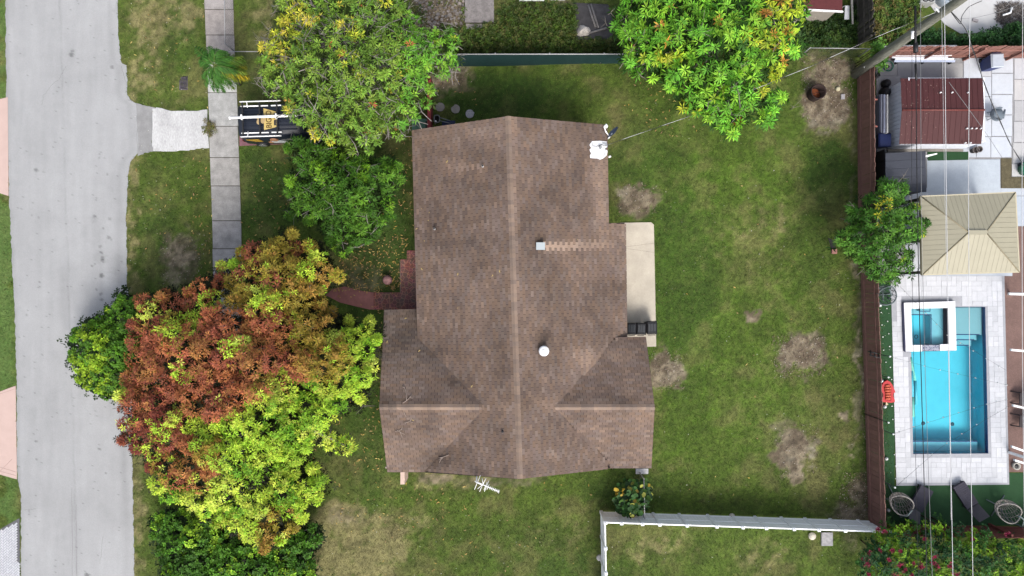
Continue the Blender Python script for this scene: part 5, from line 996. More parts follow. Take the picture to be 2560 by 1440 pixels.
for x, y in zip(*rp):
    n_ = random.randint(4, 6); r_ = random.uniform(.05, .17); a0 = random.uniform(0, 6); P = [(r_ * math.cos(a0 + 6.283 * k / n_) * random.uniform(.7, 1.2), r_ * math.sin(a0 + 6.283 * k / n_) * random.uniform(.7, 1.1)) for k in range(n_)]
    mb = MB(); mb.hexa([(a, b, -.02) for a, b in P], [(a * .8, b * .8, random.uniform(.05, .16)) for a, b in P]); mb.build('stone', m_rub, rb, True, W(x, y) - W(1105, 35))
wb_ = thing('board_stack', 'white boards stacked at the top edge above the weeds', 'boards', W(1350, 4, 0))
for (x0, x1, y) in [(1305, 1365, 2), (1298, 1360, 7), (1375, 1412, 5), (1390, 1412, 1)]: mb = MB(); a, b = W(x0, y + 2, 0), W(x1, y - 2, 0); mb.box(a.x, b.x, a.y, b.y, .3, .35); mb.build('board', mat('oldwhite', C(226, 226, 226), .7, .2, 5, .1), wb_)
ts = thing('ground_sheet', 'black tarred slab with grey beams lying in the north yard', 'slab', W(1485, 55, 0)); mb = MB(); q = Wp(TAR_SLAB); mb.prism([(a.x, a.y) for a in q], 0, .06); mb.build('slab', mat('tar_mat', C(84, 82, 84), .9, .45, 3, .3, 20), ts)
for p_, q_ in [((1477, 10), (1496, 70)), ((1470, 12), (1489, 68)), ((1468, 84), (1530, 66))]: mb = MB(); mb.tube([W(*p_, .1), W(*q_, .1)], .06, 4); mb.build('beam', mat('greybeam', C(146, 142, 140), .93, .25, 7, .3), ts)
mb = MB(); p = W(1458, 78, 0); V = [(p.x, p.y, .4)]; rs = [19, 17, 13, 15, 17, 14, 16, 20, 17, 13, 15, 18]
for k, r_ in enumerate(rs): a = 2 * math.pi * k / 12; q = W(1458 + r_ * math.cos(a), 78 - r_ * 1.0 * math.sin(a)); V.append((q.x, q.y, .05)); 
for k, r_ in enumerate(rs): a = 2 * math.pi * k / 12; q = W(1458 + r_ * .5 * math.cos(a), 78 - r_ * .5 * math.sin(a)); V.append((q.x, q.y, random.uniform(.24, .34)))
mb.add(V, [(0, 13 + k, 13 + (k + 1) % 12) for k in range(12)] + [(13 + k, 1 + k, 1 + (k + 1) % 12, 13 + (k + 1) % 12) for k in range(12)]); single(mb, 'lime_heap', mat('lime_mat', C(222, 214, 206), .95, .12, 9, .5, 25), 'white heap of lime on the black slab', 'heap', p)
# neighbour shed with a red roof in the top edge
ns = thing('neighbour_shed', 'shed with a dark red flat roof and white trim at the top edge', 'shed', W(2060, 0, 0)); q = [W(2008, 21, 2.2), W(2106, 27, 2.2), W(2106, -60, 2.2), W(2004, -60, 2.2)]; mb = MB(); mb.hexa([a - Vector((0, 0, .08)) for a in q], q); mb.build('roof', mat('nsroof', C(112, 56, 58), .9, .12, 8, .2), ns)
mb = MB(); mb.hexa([a - Vector((0, 0, .1)) for a in [W(2006, 25, 2.2), W(2108, 30, 2.2), W(2108, 27, 2.2), W(2006, 21.5, 2.2)]], [W(2006, 25, 2.2) + Vector((0, 0, .01)), W(2108, 30.5, 2.2) + Vector((0, 0, .01)), W(2108, 27, 2.2) + Vector((0, 0, .01)), W(2006, 21.5, 2.2) + Vector((0, 0, .01))]); mb.build('trim', m_whitemetal, ns)
mb = MB(); a, b = W(2012, 30, 0), W(2090, -40, 0); mb.box(W(2012, 0, 2).x, W(2100, 0, 2).x, W(0, 40, 0).y * .97, W(0, -60, 0).y, 0, 2.05); mb.build('wall', mat('nswall', C(180, 172, 160), .9, .1, 5, .1), ns)
for lab, pts_, c, z in [('white plank leaning upright beside the red roofed shed', [(2113, 14), (2124, 14), (2123, 48), (2111, 48)], (232, 234, 238), 1.0), ('grey plank leaning behind the white plank', [(2126, -20), (2132, -20), (2134, 60), (2130, 60)], (140, 138, 136), 1.2)]:
    mb = MB(); q = Wp(pts_, z); mb.hexa([a - Vector((0, 0, .04)) for a in q[::-1]], q[::-1]); mb.tube([q[0] - Vector((0, 0, .02)), Vector((q[0].x - .2, q[0].y, 0))], .02, 4); single(mb, 'plank', mat('plank' + str(z), C(*c), .85, .2, 7, .2), lab, 'plank', q[0])
sk = thing('scrap_frame', 'pale broken timber frame poking out below the red roofed shed', 'timber', W(2030, 40, 0))
for p_, q_ in [((2012, 30), (2030, 24)), ((2026, 30), (2014, 46)), ((2036, 34), (2050, 30)), ((2034, 44), (2052, 36))]: mb = MB(); mb.tube([W(*p_, .8), W(*q_, 1.0)], .07, 4); mb.build('timber', mat('palewood', C(206, 196, 180), .9, .2, 8, .2), sk)
# ------------------------------------------------------------------ pool yard ground
m_turf = mat('turf_mat', C(52, 92, 56), .95, .12, 2, .5, 120, var2=.2, scale2=70)
sheet('artificial_turf', [(2172, 690), (2236, 690), (2236, 1214), (2518, 1211), (2518, 1182), (2640, 1182), (2640, 1314), (2172, 1312)], .02, None, m_turf)
sheet('artificial_turf', [(2318, 380), (2420, 380), (2420, 400), (2318, 402)], .05, None, m_turf)
m_wc = mat('whiteconc_mat', C(228, 234, 243), .85, .06, 1.5, .12, 50, var2=.05, scale2=18)
sheet('yard_concrete', [(2190, 130), (2640, 130), (2640, 690), (2190, 690)], .012, None, mat('greyconc_mat', C(176, 176, 178), .92, .25, 2.2, .2, 50, var2=.15, scale2=20))
yc = sheet('concrete_paving', [(2262, 470), (2530, 470), (2530, 690), (2262, 690)], .03, None, mat('bluewhite_mat', C(214, 222, 232), .85, .05, 1.5, .1, 50))
def slabs(parent, lst, z=.035):
    for x0, x1, y0, y1, c in lst:
        a, b = W(x0 + .8, y1 - .8), W(x1 - .8, y0 + .8); mb = MB(); mb.box(a.x, b.x, a.y, b.y, 0, z + random.uniform(-.002, .003), C(*c)); mb.build('slab', m_slab2, parent)
m_slab2 = mat('slab2_mat', attr=True, rough=.9, var=.08, scale=2.4, bump=.15, bscale=55, var2=.06, scale2=22)
WH = (228, 234, 243); GW = (212, 214, 218)
slabs(yc, [(2408, 2452, 145, 196, WH), (2452, 2478, 145, 192, (222, 224, 228)), (2478, 2532, 146, 183, WH), (2534, 2600, 146, 198, (224, 226, 232)), (2452, 2478, 192, 242, WH), (2478, 2532, 184, 236, WH), (2452, 2478, 242, 292, WH), (2478, 2530, 237, 287, WH), (2440, 2478, 292, 342, WH), (2478, 2530, 288, 341, WH), (2440, 2476, 342, 394, WH), (2476, 2528, 342, 394, WH), (2380, 2440, 342, 394, WH),
           (2534, 2600, 199, 251, (224, 222, 222)), (2534, 2600, 252, 303, (204, 204, 206)), (2533, 2600, 304, 356, (216, 216, 218)), (2531, 2600, 357, 409, (218, 218, 218)), (2528, 2600, 410, 442, (226, 226, 226)), (2316, 2500, 398, 480, (214, 224, 234)), (2500, 2600, 470, 490, (214, 222, 232)),
           (2190, 2242, 150, 190, (168, 168, 170)), (2242, 2352, 155, 196, (156, 158, 164)), (2353, 2406, 158, 196, (190, 190, 190)), (2190, 2250, 190, 240, (172, 172, 174)), (2190, 2262, 240, 330, (176, 176, 178)), (2190, 2262, 330, 384, (150, 150, 152)), (2270, 2320, 482, 690, (226, 230, 236)), (2534, 2600, 490, 566, (208, 218, 230))])
sheet('planting_bed', [(2501, 396), (2528, 396), (2527, 443), (2600, 443), (2600, 471), (2502, 471)], .05, None, mat('bed_mat', C(112, 104, 80), .95, .4, 6, .5, 30, var2=.3, scale2=20))
br = sheet('brown_patio', [(2505, 566), (2640, 566), (2640, 1180), (2520, 1180)], .025, None, mat('brownpatio_mat', C(140, 112, 104), .9, .22, 1.6, .25, 60, var2=.2, scale2=25))
# pool deck with the pool hole
deck_outer = [(2226, 690), (2510, 690), (2522, 1211), (2240, 1214)]
PW = lambda y: 2277 + (y - 880) * .0195; PE = lambda y: 2462 + (y - 767) * .0215
m_joint = mat('deckjoint', C(196, 198, 204), .9, .1, 5, .1)
deck = props(bpy.data.objects.new('pool_deck', None), kind='structure'); COL.objects.link(deck)
def quad_px(poly, z0, z1, name, m, parent, col=None): mb = MB(); mb.prism([(p.x, p.y) for p in Wp(poly)], z0, z1, col); return mb.build(name, m, parent)
for poly in ([(2226, 690), (2510, 690), (2511.5, 767), (2228, 767)], [(2228, 767), (2264, 767), (2264, 880), (2231, 880)], [(2231, 880), (PW(880), 880), (PW(1135), 1135), (2238, 1135)], [(2238, 1135), (2520, 1133), (2522, 1211), (2240, 1214)], [(PE(767), 767), (2511.5, 767), (2520, 1133), (PE(1133), 1133)]): quad_px(poly, -.05, .036, 'deck_base', m_joint, deck)
m_pv = mat('marble_mat', attr=True, rough=.7, var=.08, scale=3, bump=.1, bscale=40, var2=.05, scale2=16)
def free(x0, x1, y0, y1):
    pts = [(x0, y0), (x1, y0), (x1, y1), (x0, y1), ((x0 + x1) / 2, (y0 + y1) / 2)]
    for x, y in pts:
        if not in_poly(np.array([x]), np.array([y]), deck_outer)[0]: return False
        if 2259.5 < x < 2392 and 752 < y < 881: return False
        if PW(y) - .5 < x < PE(y) + .5 and 767 < y < 1134.5: return False
    return True
cell = 12.6; occ = set(); pav = []
for j in range(0, 43):
    for i in range(0, 25):
        if (i, j) in occ: continue
        opts = random.choices([(2, 1), (1, 2), (1, 1), (2, 2)], [5, 5, 2, 1.5], k=4) + [(1, 1)]
        for w_, h_ in opts:
            cells = [(i + a, j + b) for a in range(w_) for b in range(h_)]
            if any(c in occ for c in cells): continue
            y0 = 690 + j * cell; xo = 2226 + (y0 - 690) * .027; x0 = xo + i * cell
            if free(x0 + .3, x0 + w_ * cell - .3, y0 + .3, y0 + h_ * cell - .3): occ.update(cells); pav.append((x0, x0 + w_ * cell, y0, y0 + h_ * cell)); break
for x0, x1, y0, y1 in pav:
    a, b = W(x0 + .3, y1 - .3), W(x1 - .3, y0 + .3); k = random.uniform(.90, 1.04); mb = MB(); mb.box(a.x, b.x, a.y, b.y, .0, .042 + random.uniform(-.002, .003), tuple(np.array(C(236, 238, 243, .52)) * k)); mb.build('paver', m_pv, deck)
print('pavers', len(pav))
# ------------------------------------------------------------------ swimming pool
pool = thing('swimming_pool', 'rectangular turquoise pool with a tanning ledge and steps', 'pool', W(2370, 1000, 0)); m_pf = mat('poolplaster', C(92, 206, 226, .85), .6, .05, 2, .1, 20); m_pl = mat('poolledge', C(176, 214, 222, .6), .6, .04, 2, .05); m_tile = mat('navytile', C(44, 76, 142), .3, .35, 30, .1, spec=.6)
m_pw = mat('poolwall', C(100, 200, 220, .8), .6, .05, 2, .1)
def poolbox(x0, x1, y0, y1, z0, z1, nm, m, par): a, b = W(x0, y1), W(x1, y0); mb = MB(); mb.box(a.x, b.x, a.y, b.y, z0, z1); return mb.build(nm, m, par)
poolbox(2270, 2476, 762, 1140, -1.5, -1.25, 'floor', m_pf, pool)
mb = MB()
for p_, q_ in [((PW(880), 880), (PW(1135), 1135)), ((PE(1134), 1134), (PE(767), 767)), ((PW(1135), 1135), (PE(1134), 1134)), ((PE(767), 767), (2385, 767))]:
    a, b = W(*p_, 0), W(*q_, 0); d = (b - a).normalized(); nn = Vector((-d.y, d.x, 0)) * -.08
    bot = [a + Vector((0, 0, -1.3)), b + Vector((0, 0, -1.3)), b + nn + Vector((0, 0, -1.3)), a + nn + Vector((0, 0, -1.3))]; top = [p + Vector((0, 0, 1.31)) for p in bot]; mb.hexa(bot, top)
mb.build('wall', m_pw, pool)
mb = MB()
for p_, q_ in [((PW(880), 880), (PW(1135), 1135)), ((PE(1134), 1134), (PE(767), 767)), ((PW(1135), 1135), (PE(1134), 1134)), ((PE(767), 767), (2388, 767))]:
    a, b = W(*p_, 0), W(*q_, 0); d = (b - a).normalized(); nn = Vector((-d.y, d.x, 0)) * .012
    bot = [a + Vector((0, 0, -.22)), a + nn + Vector((0, 0, -.22)), b + nn + Vector((0, 0, -.22)), b + Vector((0, 0, -.22))]; mb.hexa(bot[::-1], [p + Vector((0, 0, .235)) for p in bot[::-1]])
mb.build('tile_band', m_tile, pool)
poolbox(2380, 2461, 769, 838, -1.3, -.22, 'tanning_ledge', m_pl, pool)
for x1, y0, y1, z in [(2456, 838, 852, -.45), (2450, 852, 867, -.68)]: poolbox(2380, x1, y0 + .3, y1, -1.3, z, 'step', mat('poolstep', C(150, 206, 218, .7), .6, .04, 2, .05), pool)
for x1, y, z in [(2456, 837, -.215), (2450, 851, -.445), (2443, 866, -.675)]: poolbox(2391, x1, y - 1.2, y + 1.2, z - .02, z + .005, 'step_tile', m_tile, pool)
poolbox(2283, 2460, 1110, 1133, -1.3, -.5, 'bench', mat('poolbench', C(130, 200, 218, .7), .6, .04, 2, .05), pool); poolbox(2285, 2460, 1107.5, 1110, -.56, -.49, 'step_tile', m_tile, pool)
for x, y in [(2307, 1058), (2380, 1060)]:
    p = W(x, y, 0) * 1.036; mb = MB(); mb.lathe([(.11, -1.249), (.1, -1.235), (.02, -1.23)], (p.x, p.y, 0), 14); mb.build('drain', mat('drainrim', C(60, 110, 130), .5, 0, 1, 0), pool)
mw = bpy.data.materials.new('water_mat'); mw.use_nodes = True; N = mw.node_tree.nodes; L = mw.node_tree.links; N.remove(N['Principled BSDF']); tr = N.new('ShaderNodeBsdfTransparent'); tr.inputs[0].default_value = (.80, .96, .98, 1); gl = N.new('ShaderNodeBsdfGlossy'); gl.inputs['Roughness'].default_value = .04
fr = N.new('ShaderNodeFresnel'); fr.inputs[0].default_value = 1.33; mx = N.new('ShaderNodeMixShader'); L.new(fr.outputs[0], mx.inputs[0]); L.new(tr.outputs[0], mx.inputs[1]); L.new(gl.outputs[0], mx.inputs[2]); L.new(mx.outputs[0], N['Material Output'].inputs['Surface'])
geo = N.new('ShaderNodeNewGeometry'); nz = N.new('ShaderNodeTexNoise'); nz.inputs['Scale'].default_value = 5; L.new(geo.outputs['Position'], nz.inputs['Vector']); bp = N.new('ShaderNodeBump'); bp.inputs['Strength'].default_value = .15; bp.inputs['Distance'].default_value = .05; L.new(nz.outputs['Fac'], bp.inputs['Height']); L.new(bp.outputs[0], gl.inputs['Normal']); L.new(bp.outputs[0], fr.inputs['Normal'])
mb = MB(); q = Wp([(PW(880), 880), (PW(1134.5), 1134.5), (PE(1133.5), 1133.5), (PE(767.5), 767.5), (2390, 767.5), (2390, 880)]); mb.add([(p.x, p.y, -.06) for p in q], [tuple(range(6))]); mb.build('water', mw, pool)
# spa
spa = thing('raised_spa', 'raised square spa with thick white coping in the pool corner', 'spa', W(2325, 815, 0)); ZS = .25; m_cop = mat('coping_mat', (.62, .62, .63), .6, .05, 4, .05, var2=.04)
def rp(x, y, z): return W(x, y, z)
def copings(poly, nm='coping'): mb = MB(); q = Wp(poly, ZS); mb.prism([(p.x, p.y) for p in q], ZS - .05, ZS); return mb.build(nm, m_cop, spa)
copings([(2260, 757), (2388, 753), (2388.4, 769.5), (2260.6, 772.5)]); copings([(2260.7, 772.8), (2278, 772.4), (2281, 862.5), (2264.6, 879), (2264.3, 862.8)]); copings([(2371, 769.9), (2388.5, 769.8), (2391.5, 876), (2374.3, 876.2)]); copings([(2264.8, 879), (2281.2, 862.8), (2305, 862.2), (2305.5, 878.6)]); copings([(2350, 861), (2374, 860.5), (2374, 876.2), (2350, 876.8)])
mb = MB()
for p_, q_ in [((2261.5, 759), (2266, 878)), ((2387, 755), (2390, 875)), ((2261.5, 758.5), (2387, 754.6)), ((2266, 877.6), (2390, 875))]:
    a, b = W(*p_, ZS), W(*q_, ZS); a.z = b.z = 0; d = (b - a).normalized(); nn = Vector((-d.y, d.x, 0)) * .05; bot = [a - nn, b - nn, b + nn, a + nn]; mb.hexa([p + Vector((0, 0, -1.0)) for p in bot], [p + Vector((0, 0, ZS - .052 if p_[1] < 870 else .12)) for p in bot])
mb.build('wall', mat('spatile', C(58, 66, 120), .35, .3, 30, .1, spec=.6), spa)
mb = MB(); a, b = W(2306, 877, .2), W(2349, 862.5, .2); mb.box(a.x, b.x, a.y, b.y, .05, .2); m_spill = bpy.data.materials.new('spill_mat'); m_spill.use_nodes = True; N = m_spill.node_tree.nodes; L = m_spill.node_tree.links; geo = N.new('ShaderNodeNewGeometry'); wv = N.new('ShaderNodeTexVoronoi'); wv.inputs['Scale'].default_value = 14; L.new(geo.outputs['Position'], wv.inputs['Vector'])
rmp = N.new('ShaderNodeValToRGB'); e = rmp.color_ramp.elements; e[0].color = (*C(58, 70, 120), 1); e[1].color = (*C(186, 190, 204), 1); e[0].position = .25; e[1].position = .5; L.new(wv.outputs['Distance'], rmp.inputs[0]); L.new(rmp.outputs[0], N['Principled BSDF'].inputs['Base Color']); N['Principled BSDF'].inputs['Roughness'].default_value = .3; mb.build('spillway', m_spill, spa)
def spabox(x0, x1, y0, y1, z0, z1, nm, m): a, b = W(x0, y1, ZS), W(x1, y0, ZS); mb = MB(); mb.box(a.x, b.x, a.y, b.y, z0, z1); mb.build(nm, m, spa)
m_ss = mat('spaseat', C(150, 206, 218, .8), .6, .05, 3, .05)
spabox(2270, 2382, 764, 870, -.9, -.75, 'floor', m_pf)
for x0, x1, y0, y1 in [(2279, 2288, 771, 863), (2341, 2373, 771, 863), (2288.2, 2340.8, 771, 789)]: spabox(x0, x1, y0, y1, -.8, -.25, 'seat', m_ss)
for x0, x1, y0, y1 in [(2285.4, 2287.6, 787, 863), (2341.5, 2343.7, 787, 863), (2285.4, 2343.7, 786.6, 789)]: spabox(x0, x1, y0, y1, -.30, -.245, 'seat_tile', m_tile)
spabox(2306, 2334, 771, 778, -.5, -.02, 'step', m_ss)
for x0, x1, y0, y1 in [(2306, 2308, 771, 779), (2332, 2334, 771, 779), (2306, 2334, 777.4, 779.4)]: spabox(x0, x1, y0, y1, -.05, -.015, 'step_tile', m_tile)
p = W(2319, 845, ZS); mb = MB(); mb.tube([(p.x + .09 * math.cos(a), p.y + .09 * math.sin(a), -.74) for a in np.linspace(0, 6.283, 13)], .018, 5); mb.build('drain', MATS['drainrim'], spa)
mb = MB(); q = Wp([(2278, 771), (2281.5, 864), (2374, 862), (2371, 769)], ZS); mb.add([(p.x, p.y, .17) for p in q], [(0, 1, 2, 3)]); mb.build('water', mw, spa)
# floats
m_nd = mat('noodle', C(130, 236, 216), .5, .05, 4, 0); m_nd2 = mat('noodle2', C(90, 214, 236), .5, .05, 4, 0)
def noodle(lab, segs):
    t = thing('pool_noodle', lab, 'pool noodle', W(*segs[0][0][0], 0), 'pool noodles'); 
    for pts, m in segs: mb = MB(); mb.tube([W(x, y, -.02) for x, y in pts], .075, 8); mb.build('foam', m, t)
noodle('slanting mint pool noodle floating free of the west pool edge', [([(2276, 893), (2280, 918), (2287, 951)], m_nd), ([(2287.5, 952), (2290, 980), (2290.5, 1012)], m_nd2)])
noodle('straight pool noodle hugging the west pool edge', [([(2279, 928), (2280, 960), (2281, 992)], m_nd2), ([(2281.5, 993), (2282, 1020), (2283, 1042)], m_nd)])
toy = thing('kids_sled_boat', 'red ribbed plastic kids boat lying between fence and pool deck', 'toy boat', W(2220, 980, 0)); m_red = mat('redplastic', C(228, 74, 76), .4, .08, 6, 0); m_or = mat('orangeplastic', C(240, 118, 84), .45, .06, 6, 0)
OUT = [(2219, 951), (2226, 954), (2232, 962), (2237, 974), (2239.5, 981), (2235, 982), (2234, 990), (2238, 1000), (2238, 1005), (2230, 1007), (2206, 1005), (2203, 1001), (2209, 992), (2209, 983), (2202, 979), (2204, 968), (2210, 956)]
INN = [(2218, 959), (2225, 963), (2229, 970), (2228, 980), (2228, 1002), (2212, 1001), (2212, 983), (2209, 972), (2211, 963)]
mb = MB(); q = Wp(OUT, .2); mb.hexa([(a.x, a.y, .03) for a in q][::-1], [(a.x * .999, a.y, .2) for a in q][::-1]); mb.build('hull', m_red, toy)
mb = MB(); q = Wp(INN, .2); mb.hexa([(a.x, a.y, .195) for a in q][::-1], [(a.x, a.y, .203) for a in q][::-1]); mb.build('well', mat('deepred', C(170, 28, 40), .5, .05, 6, 0), toy)
for k, (y, wl, wr) in enumerate([(963, 2213, 2224), (969.5, 2211, 2227), (976, 2212, 2226), (982.5, 2213.5, 2225.5), (989, 2213.5, 2225.5), (995.5, 2213.5, 2225.5)]): mb = MB(); mb.tube([W(wl, y + 1, .215), W(wr, y + 1, .215)], .055, 8); mb.build('rib', m_or, toy)
mb = MB(); q = Wp([(2215, 1004), (2221, 1011), (2214, 1016)], .1); mb.prism([(a.x, a.y) for a in q], .03, .1); mb.build('flap', mat('creamflap', C(236, 224, 180), .6, 0, 1, 0), toy)
# turf lights and string light poles
pts_l = [(2216, 771), (2202, 781), (2218, 803), (2204, 812), (2221, 834), (2206, 842), (2223, 866), (2208, 875), (2214, 905), (2225, 918), (2228, 948), (2229, 1015), (2231, 1048), (2234, 1085), (2235, 1136), (2238, 1164), (2238, 1196)]
for i, (x, y) in enumerate(pts_l):
    p = W(x, y, .02); o = None
    if i == 0:
        mb = MB(); mb.lathe([(.02, 0), (.032, .02), (.028, .05), (.01, .06)], (0, 0, 0), 8); tl = mb.build('turf_light', mat('lightcap', (.6, .62, .6), .4, 0, 1, 0), None, loc=(0, 0, 0)); o = tl
    else: o = tl.copy(); COL.objects.link(o)
    o.location = p; props(o, 'tiny white dot light in the artificial turf strip by the brown fence', 'garden light', 'dot lights in the turf strip')
for i, (x, y) in enumerate([(2198, 763), (2202, 952), (2210, 1016), (2214, 1146), (2219, 1275)]):
    p = W(x, y, .02); t = thing('flood_lamp', ['silver ground lamp below the wire egg chair by the fence', 'silver ground lamp touching the nose of the red boat', 'silver ground lamp just below the red boat', 'silver ground lamp midway along the turf strip', 'silver ground lamp beside the southern egg chair'][i], 'garden light', p, 'silver lamps along the fence foot'); mb = MB(); mb.lathe([(.09, 0), (.1, .1), (.07, .13)], (0, 0, 0), 10); mb.build('base', m_grey, t, True); mb = MB(); mb.lathe([(.05, .13), (.05, .15), (.01, .16)], (0, 0, 0), 10); mb.build('lens', MATS['lightcap'], t, True)
POLES = [((2224, 891), 2.3), ((2220, 943), 2.2), ((2220, 1056), 2.3), ((2232, 1085), 2.4), ((2236, 1218), 2.5)]
for i, ((x, y), z) in enumerate(POLES):
    tp = W(x, y, z); t = thing('light_pole', ['thin black light pole on the fence beside the spa', 'thin black light pole above the red boat', 'thin black light pole just north of the long pool strand', 'thin black light pole level with the pool drains', 'thin black light pole beside the south west deck corner'][i], 'pole', (tp.x, tp.y, 0), 'string light poles on the brown fence'); mb = MB(); mb.tube([(0, 0, 0), (0, 0, z)], .022, 6); mb.build('pole', m_blackmetal, t, True); mb = MB(); mb.lathe([(.03, z), (.05, z + .04), (.03, z + .09)], (0, 0, 0), 8); mb.build('lamp', MATS['lightcap'], t, True)
mb = MB()
fb = thing('fence_bracket', 'black bracket lamp clamped across the top of the brown fence', 'lamp', W(2184, 888, 1.7))
for p_, q_ in [((2170, 878), (2194, 884)), ((2173, 887), (2197, 894)), ((2176, 876), (2177, 890)), ((2186, 880), (2187, 893)), ((2194, 884), (2199, 895))]: mb = MB(); mb.tube([W(*p_, 1.5), W(*q_, 1.72)], .03, 5); mb.build('arm', m_blackmetal, fb)
def strand(lab, pts, zs, nb):
    t = thing('string_light', lab, 'string light', W(*pts[0], zs[0])); P = []
    for (p_, q_), (z0, z1) in zip(zip(pts[:-1], pts[1:]), zip(zs[:-1], zs[1:])):
        for s in np.linspace(0, 1, 12)[:-1]: P.append(W(p_[0] + (q_[0] - p_[0]) * s, p_[1] + (q_[1] - p_[1]) * s, z0 + (z1 - z0) * s - .35 * math.sin(math.pi * s) * .5))
    P.append(W(*pts[-1], zs[-1])); mb = MB(); mb.tube(P, .005, 4); mb.build('cable', m_blackmetal, t); bb = None
    for k in range(nb):
        i = (k + .5) / nb * (len(P) - 1); p = P[int(i)].lerp(P[min(int(i) + 1, len(P) - 1)], i - int(i))
        if bb is None: mb = MB(); mb.lathe([(.014, 0), (.03, -.05), (.02, -.09), (.004, -.1)], (0, 0, 0), 7); bb = mb.build('bulb', MATS['lightcap'], t, True); o = bb
        else: o = bb.copy(); COL.objects.link(o); o.parent = t
        o.location = p - t.location
strand('string light strand crossing the spa towards the east deck', [(2250, 716), (2370, 838), (2516, 926)], [2.4, 2.2, 2.4], 9); strand('string light strand crossing the middle of the pool from the north', [(2224, 891), (2330, 920), (2462, 950), (2530, 965)], [2.35, 2.1, 2.2, 2.4], 9)
strand('string light strand rising over the pool drains', [(2232, 1085), (2340, 1050), (2456, 1014), (2530, 996)], [2.4, 2.1, 2.2, 2.4], 9); strand('string light strand crossing the south end of the pool', [(2245, 1212), (2350, 1120), (2462, 1050), (2530, 1012)], [2.4, 2.1, 2.2, 2.4], 9)
# loungers
m_lg = mat('wicker_mat', C(72, 70, 84), .75, .18, 3, .3, 60, var2=.2, scale2=40)
def lounger(lab, seat, back, zs, zb):
    c0 = W(*seat[0], 0); t = thing('sun_lounger', lab, 'sun lounger', c0, 'dark wicker loungers'); q = Wp(seat, zs)
    n = 12
    mb = MB(); mb.hexa([a - Vector((0, 0, .12)) for a in q], q) if True else 0; mb.build('seat', m_lg, t)
    for k in range(n): s0, s1 = (k + .08) / n, (k + .92) / n; P = [qb(q[0], q[1], q[2], q[3], 0, s0), qb(q[0], q[1], q[2], q[3], 1, s0), qb(q[0], q[1], q[2], q[3], 1, s1), qb(q[0], q[1], q[2], q[3], 0, s1)]; mb = MB(); mb.hexa([p + Vector((0, 0, .0)) for p in P], [p + Vector((0, 0, .012)) for p in P]); mb.build('slat', m_lg, t)
    b = [W(*back[0], zs + .02), W(*back[1], zs + .02), W(*back[2], zb), W(*back[3], zb)]; mb = MB(); mb.hexa([a - Vector((0, 0, .06)) for a in b], b); mb.build('backrest', mat('wicker2', C(88, 86, 92), .75, .15, 3, .3, 60, var2=.15, scale2=40), t)
    for p in (q[0], q[1], q[2], q[3]): p2 = p.lerp((q[0] + q[2]) / 2, .12); mb = MB(); mb.box(p2.x - .03, p2.x + .03, p2.y - .03, p2.y + .03, 0, zs - .12); mb.build('leg', m_blackmetal, t)
def ccw(P):
    a = sum(P[i][0] * P[(i + 1) % 4][1] - P[(i + 1) % 4][0] * P[i][1] for i in range(4)); return P if a < 0 else [P[1], P[0], P[3], P[2]]
lounger('dark wicker lounger reaching onto the deck near the two white wires', ccw([(2383, 1219), (2411, 1203), (2446, 1257), (2418, 1274)]), ccw([(2420, 1276), (2446, 1259), (2475, 1291), (2449, 1306)]), .35, .95)
lounger('dark wicker lounger partly under the western egg chair', ccw([(2304, 1212), (2334, 1229), (2306, 1282), (2276, 1262)]), ccw([(2276, 1264), (2302, 1281), (2300, 1312), (2272, 1296)]), .35, .9)
# egg chairs
m_rattan = mat('rattan_mat', C(176, 170, 164), .7, .1, 20, 0); m_tube = mat('greytube', C(120, 134, 136), .5, .1, 5, 0)
def egg(lab, cx, cy, z, rot, feet, arc, rx=.62, m=m_rattan, wires=22, tilt=.5, grp='hanging egg chairs'):
    c0 = W(cx, cy, z); t = thing('egg_chair', lab, 'egg chair', (c0.x, c0.y, 0), grp)
    for p_, q_ in feet: mb = MB(); mb.tube([W(*p_, .05), W(*q_, .05)], .03, 6); mb.build('foot', m_tube, t)
    mb = MB(); mb.tube([W(x, y, zz) for x, y, zz in arc], .035, 8); mb.build('pole', m_tube, t)
    M = Matrix.Rotation(rot, 4, 'Z') @ Matrix.Rotation(tilt, 4, 'X'); mb = MB()
    def sp(u, v): return c0 + M @ Vector((rx * math.cos(u) * math.sin(v), rx * .8 * math.sin(u) * math.sin(v), -rx * 1.05 * math.cos(v)))
    for k in range(wires):
        u = 2 * math.pi * k / wires; vm = 1.55 + .75 * max(0, -math.sin(u))
        mb.tube([sp(u + .35 * s_, s_ * vm) for s_ in np.linspace(.1, 1, 7)], .014, 3); mb.tube([sp(u - .35 * s_, s_ * vm) for s_ in np.linspace(.1, 1, 7)], .014, 3)
    for v in (.35, .7, 1.05, 1.4): mb.tube([sp(u, v) for u in np.linspace(0, 6.283, 17)], .012, 3)
    mb.build('basket', m, t); mb = MB(); mb.tube([sp(u, 1.55 + .75 * max(0, -math.sin(u))) for u in np.linspace(0, 6.283, 25)], .032, 6); mb.build('rim', m, t)
    return t
egg('pale woven egg chair right at the south east turf corner', 2522, 1279, 1.0, math.radians(-20), [((2466, 1249), (2496, 1264)), ((2511, 1238), (2478, 1290))], [(2494, 1263, .05), (2520, 1300, .3), (2556, 1318, 1.0), (2560, 1300, 1.7), (2552, 1292, 1.95), (2545, 1290, 1.9)])
egg('pale woven egg chair between the brown fence and a lounger', 2254, 1260, 1.0, math.radians(-28), [((2221, 1212), (2236, 1242)), ((2211, 1248), (2262, 1237))], [(2236, 1243, .05), (2238, 1275, .3), (2252, 1292, 1.0), (2268, 1290, 1.6), (2280, 1276, 1.95)], .6)
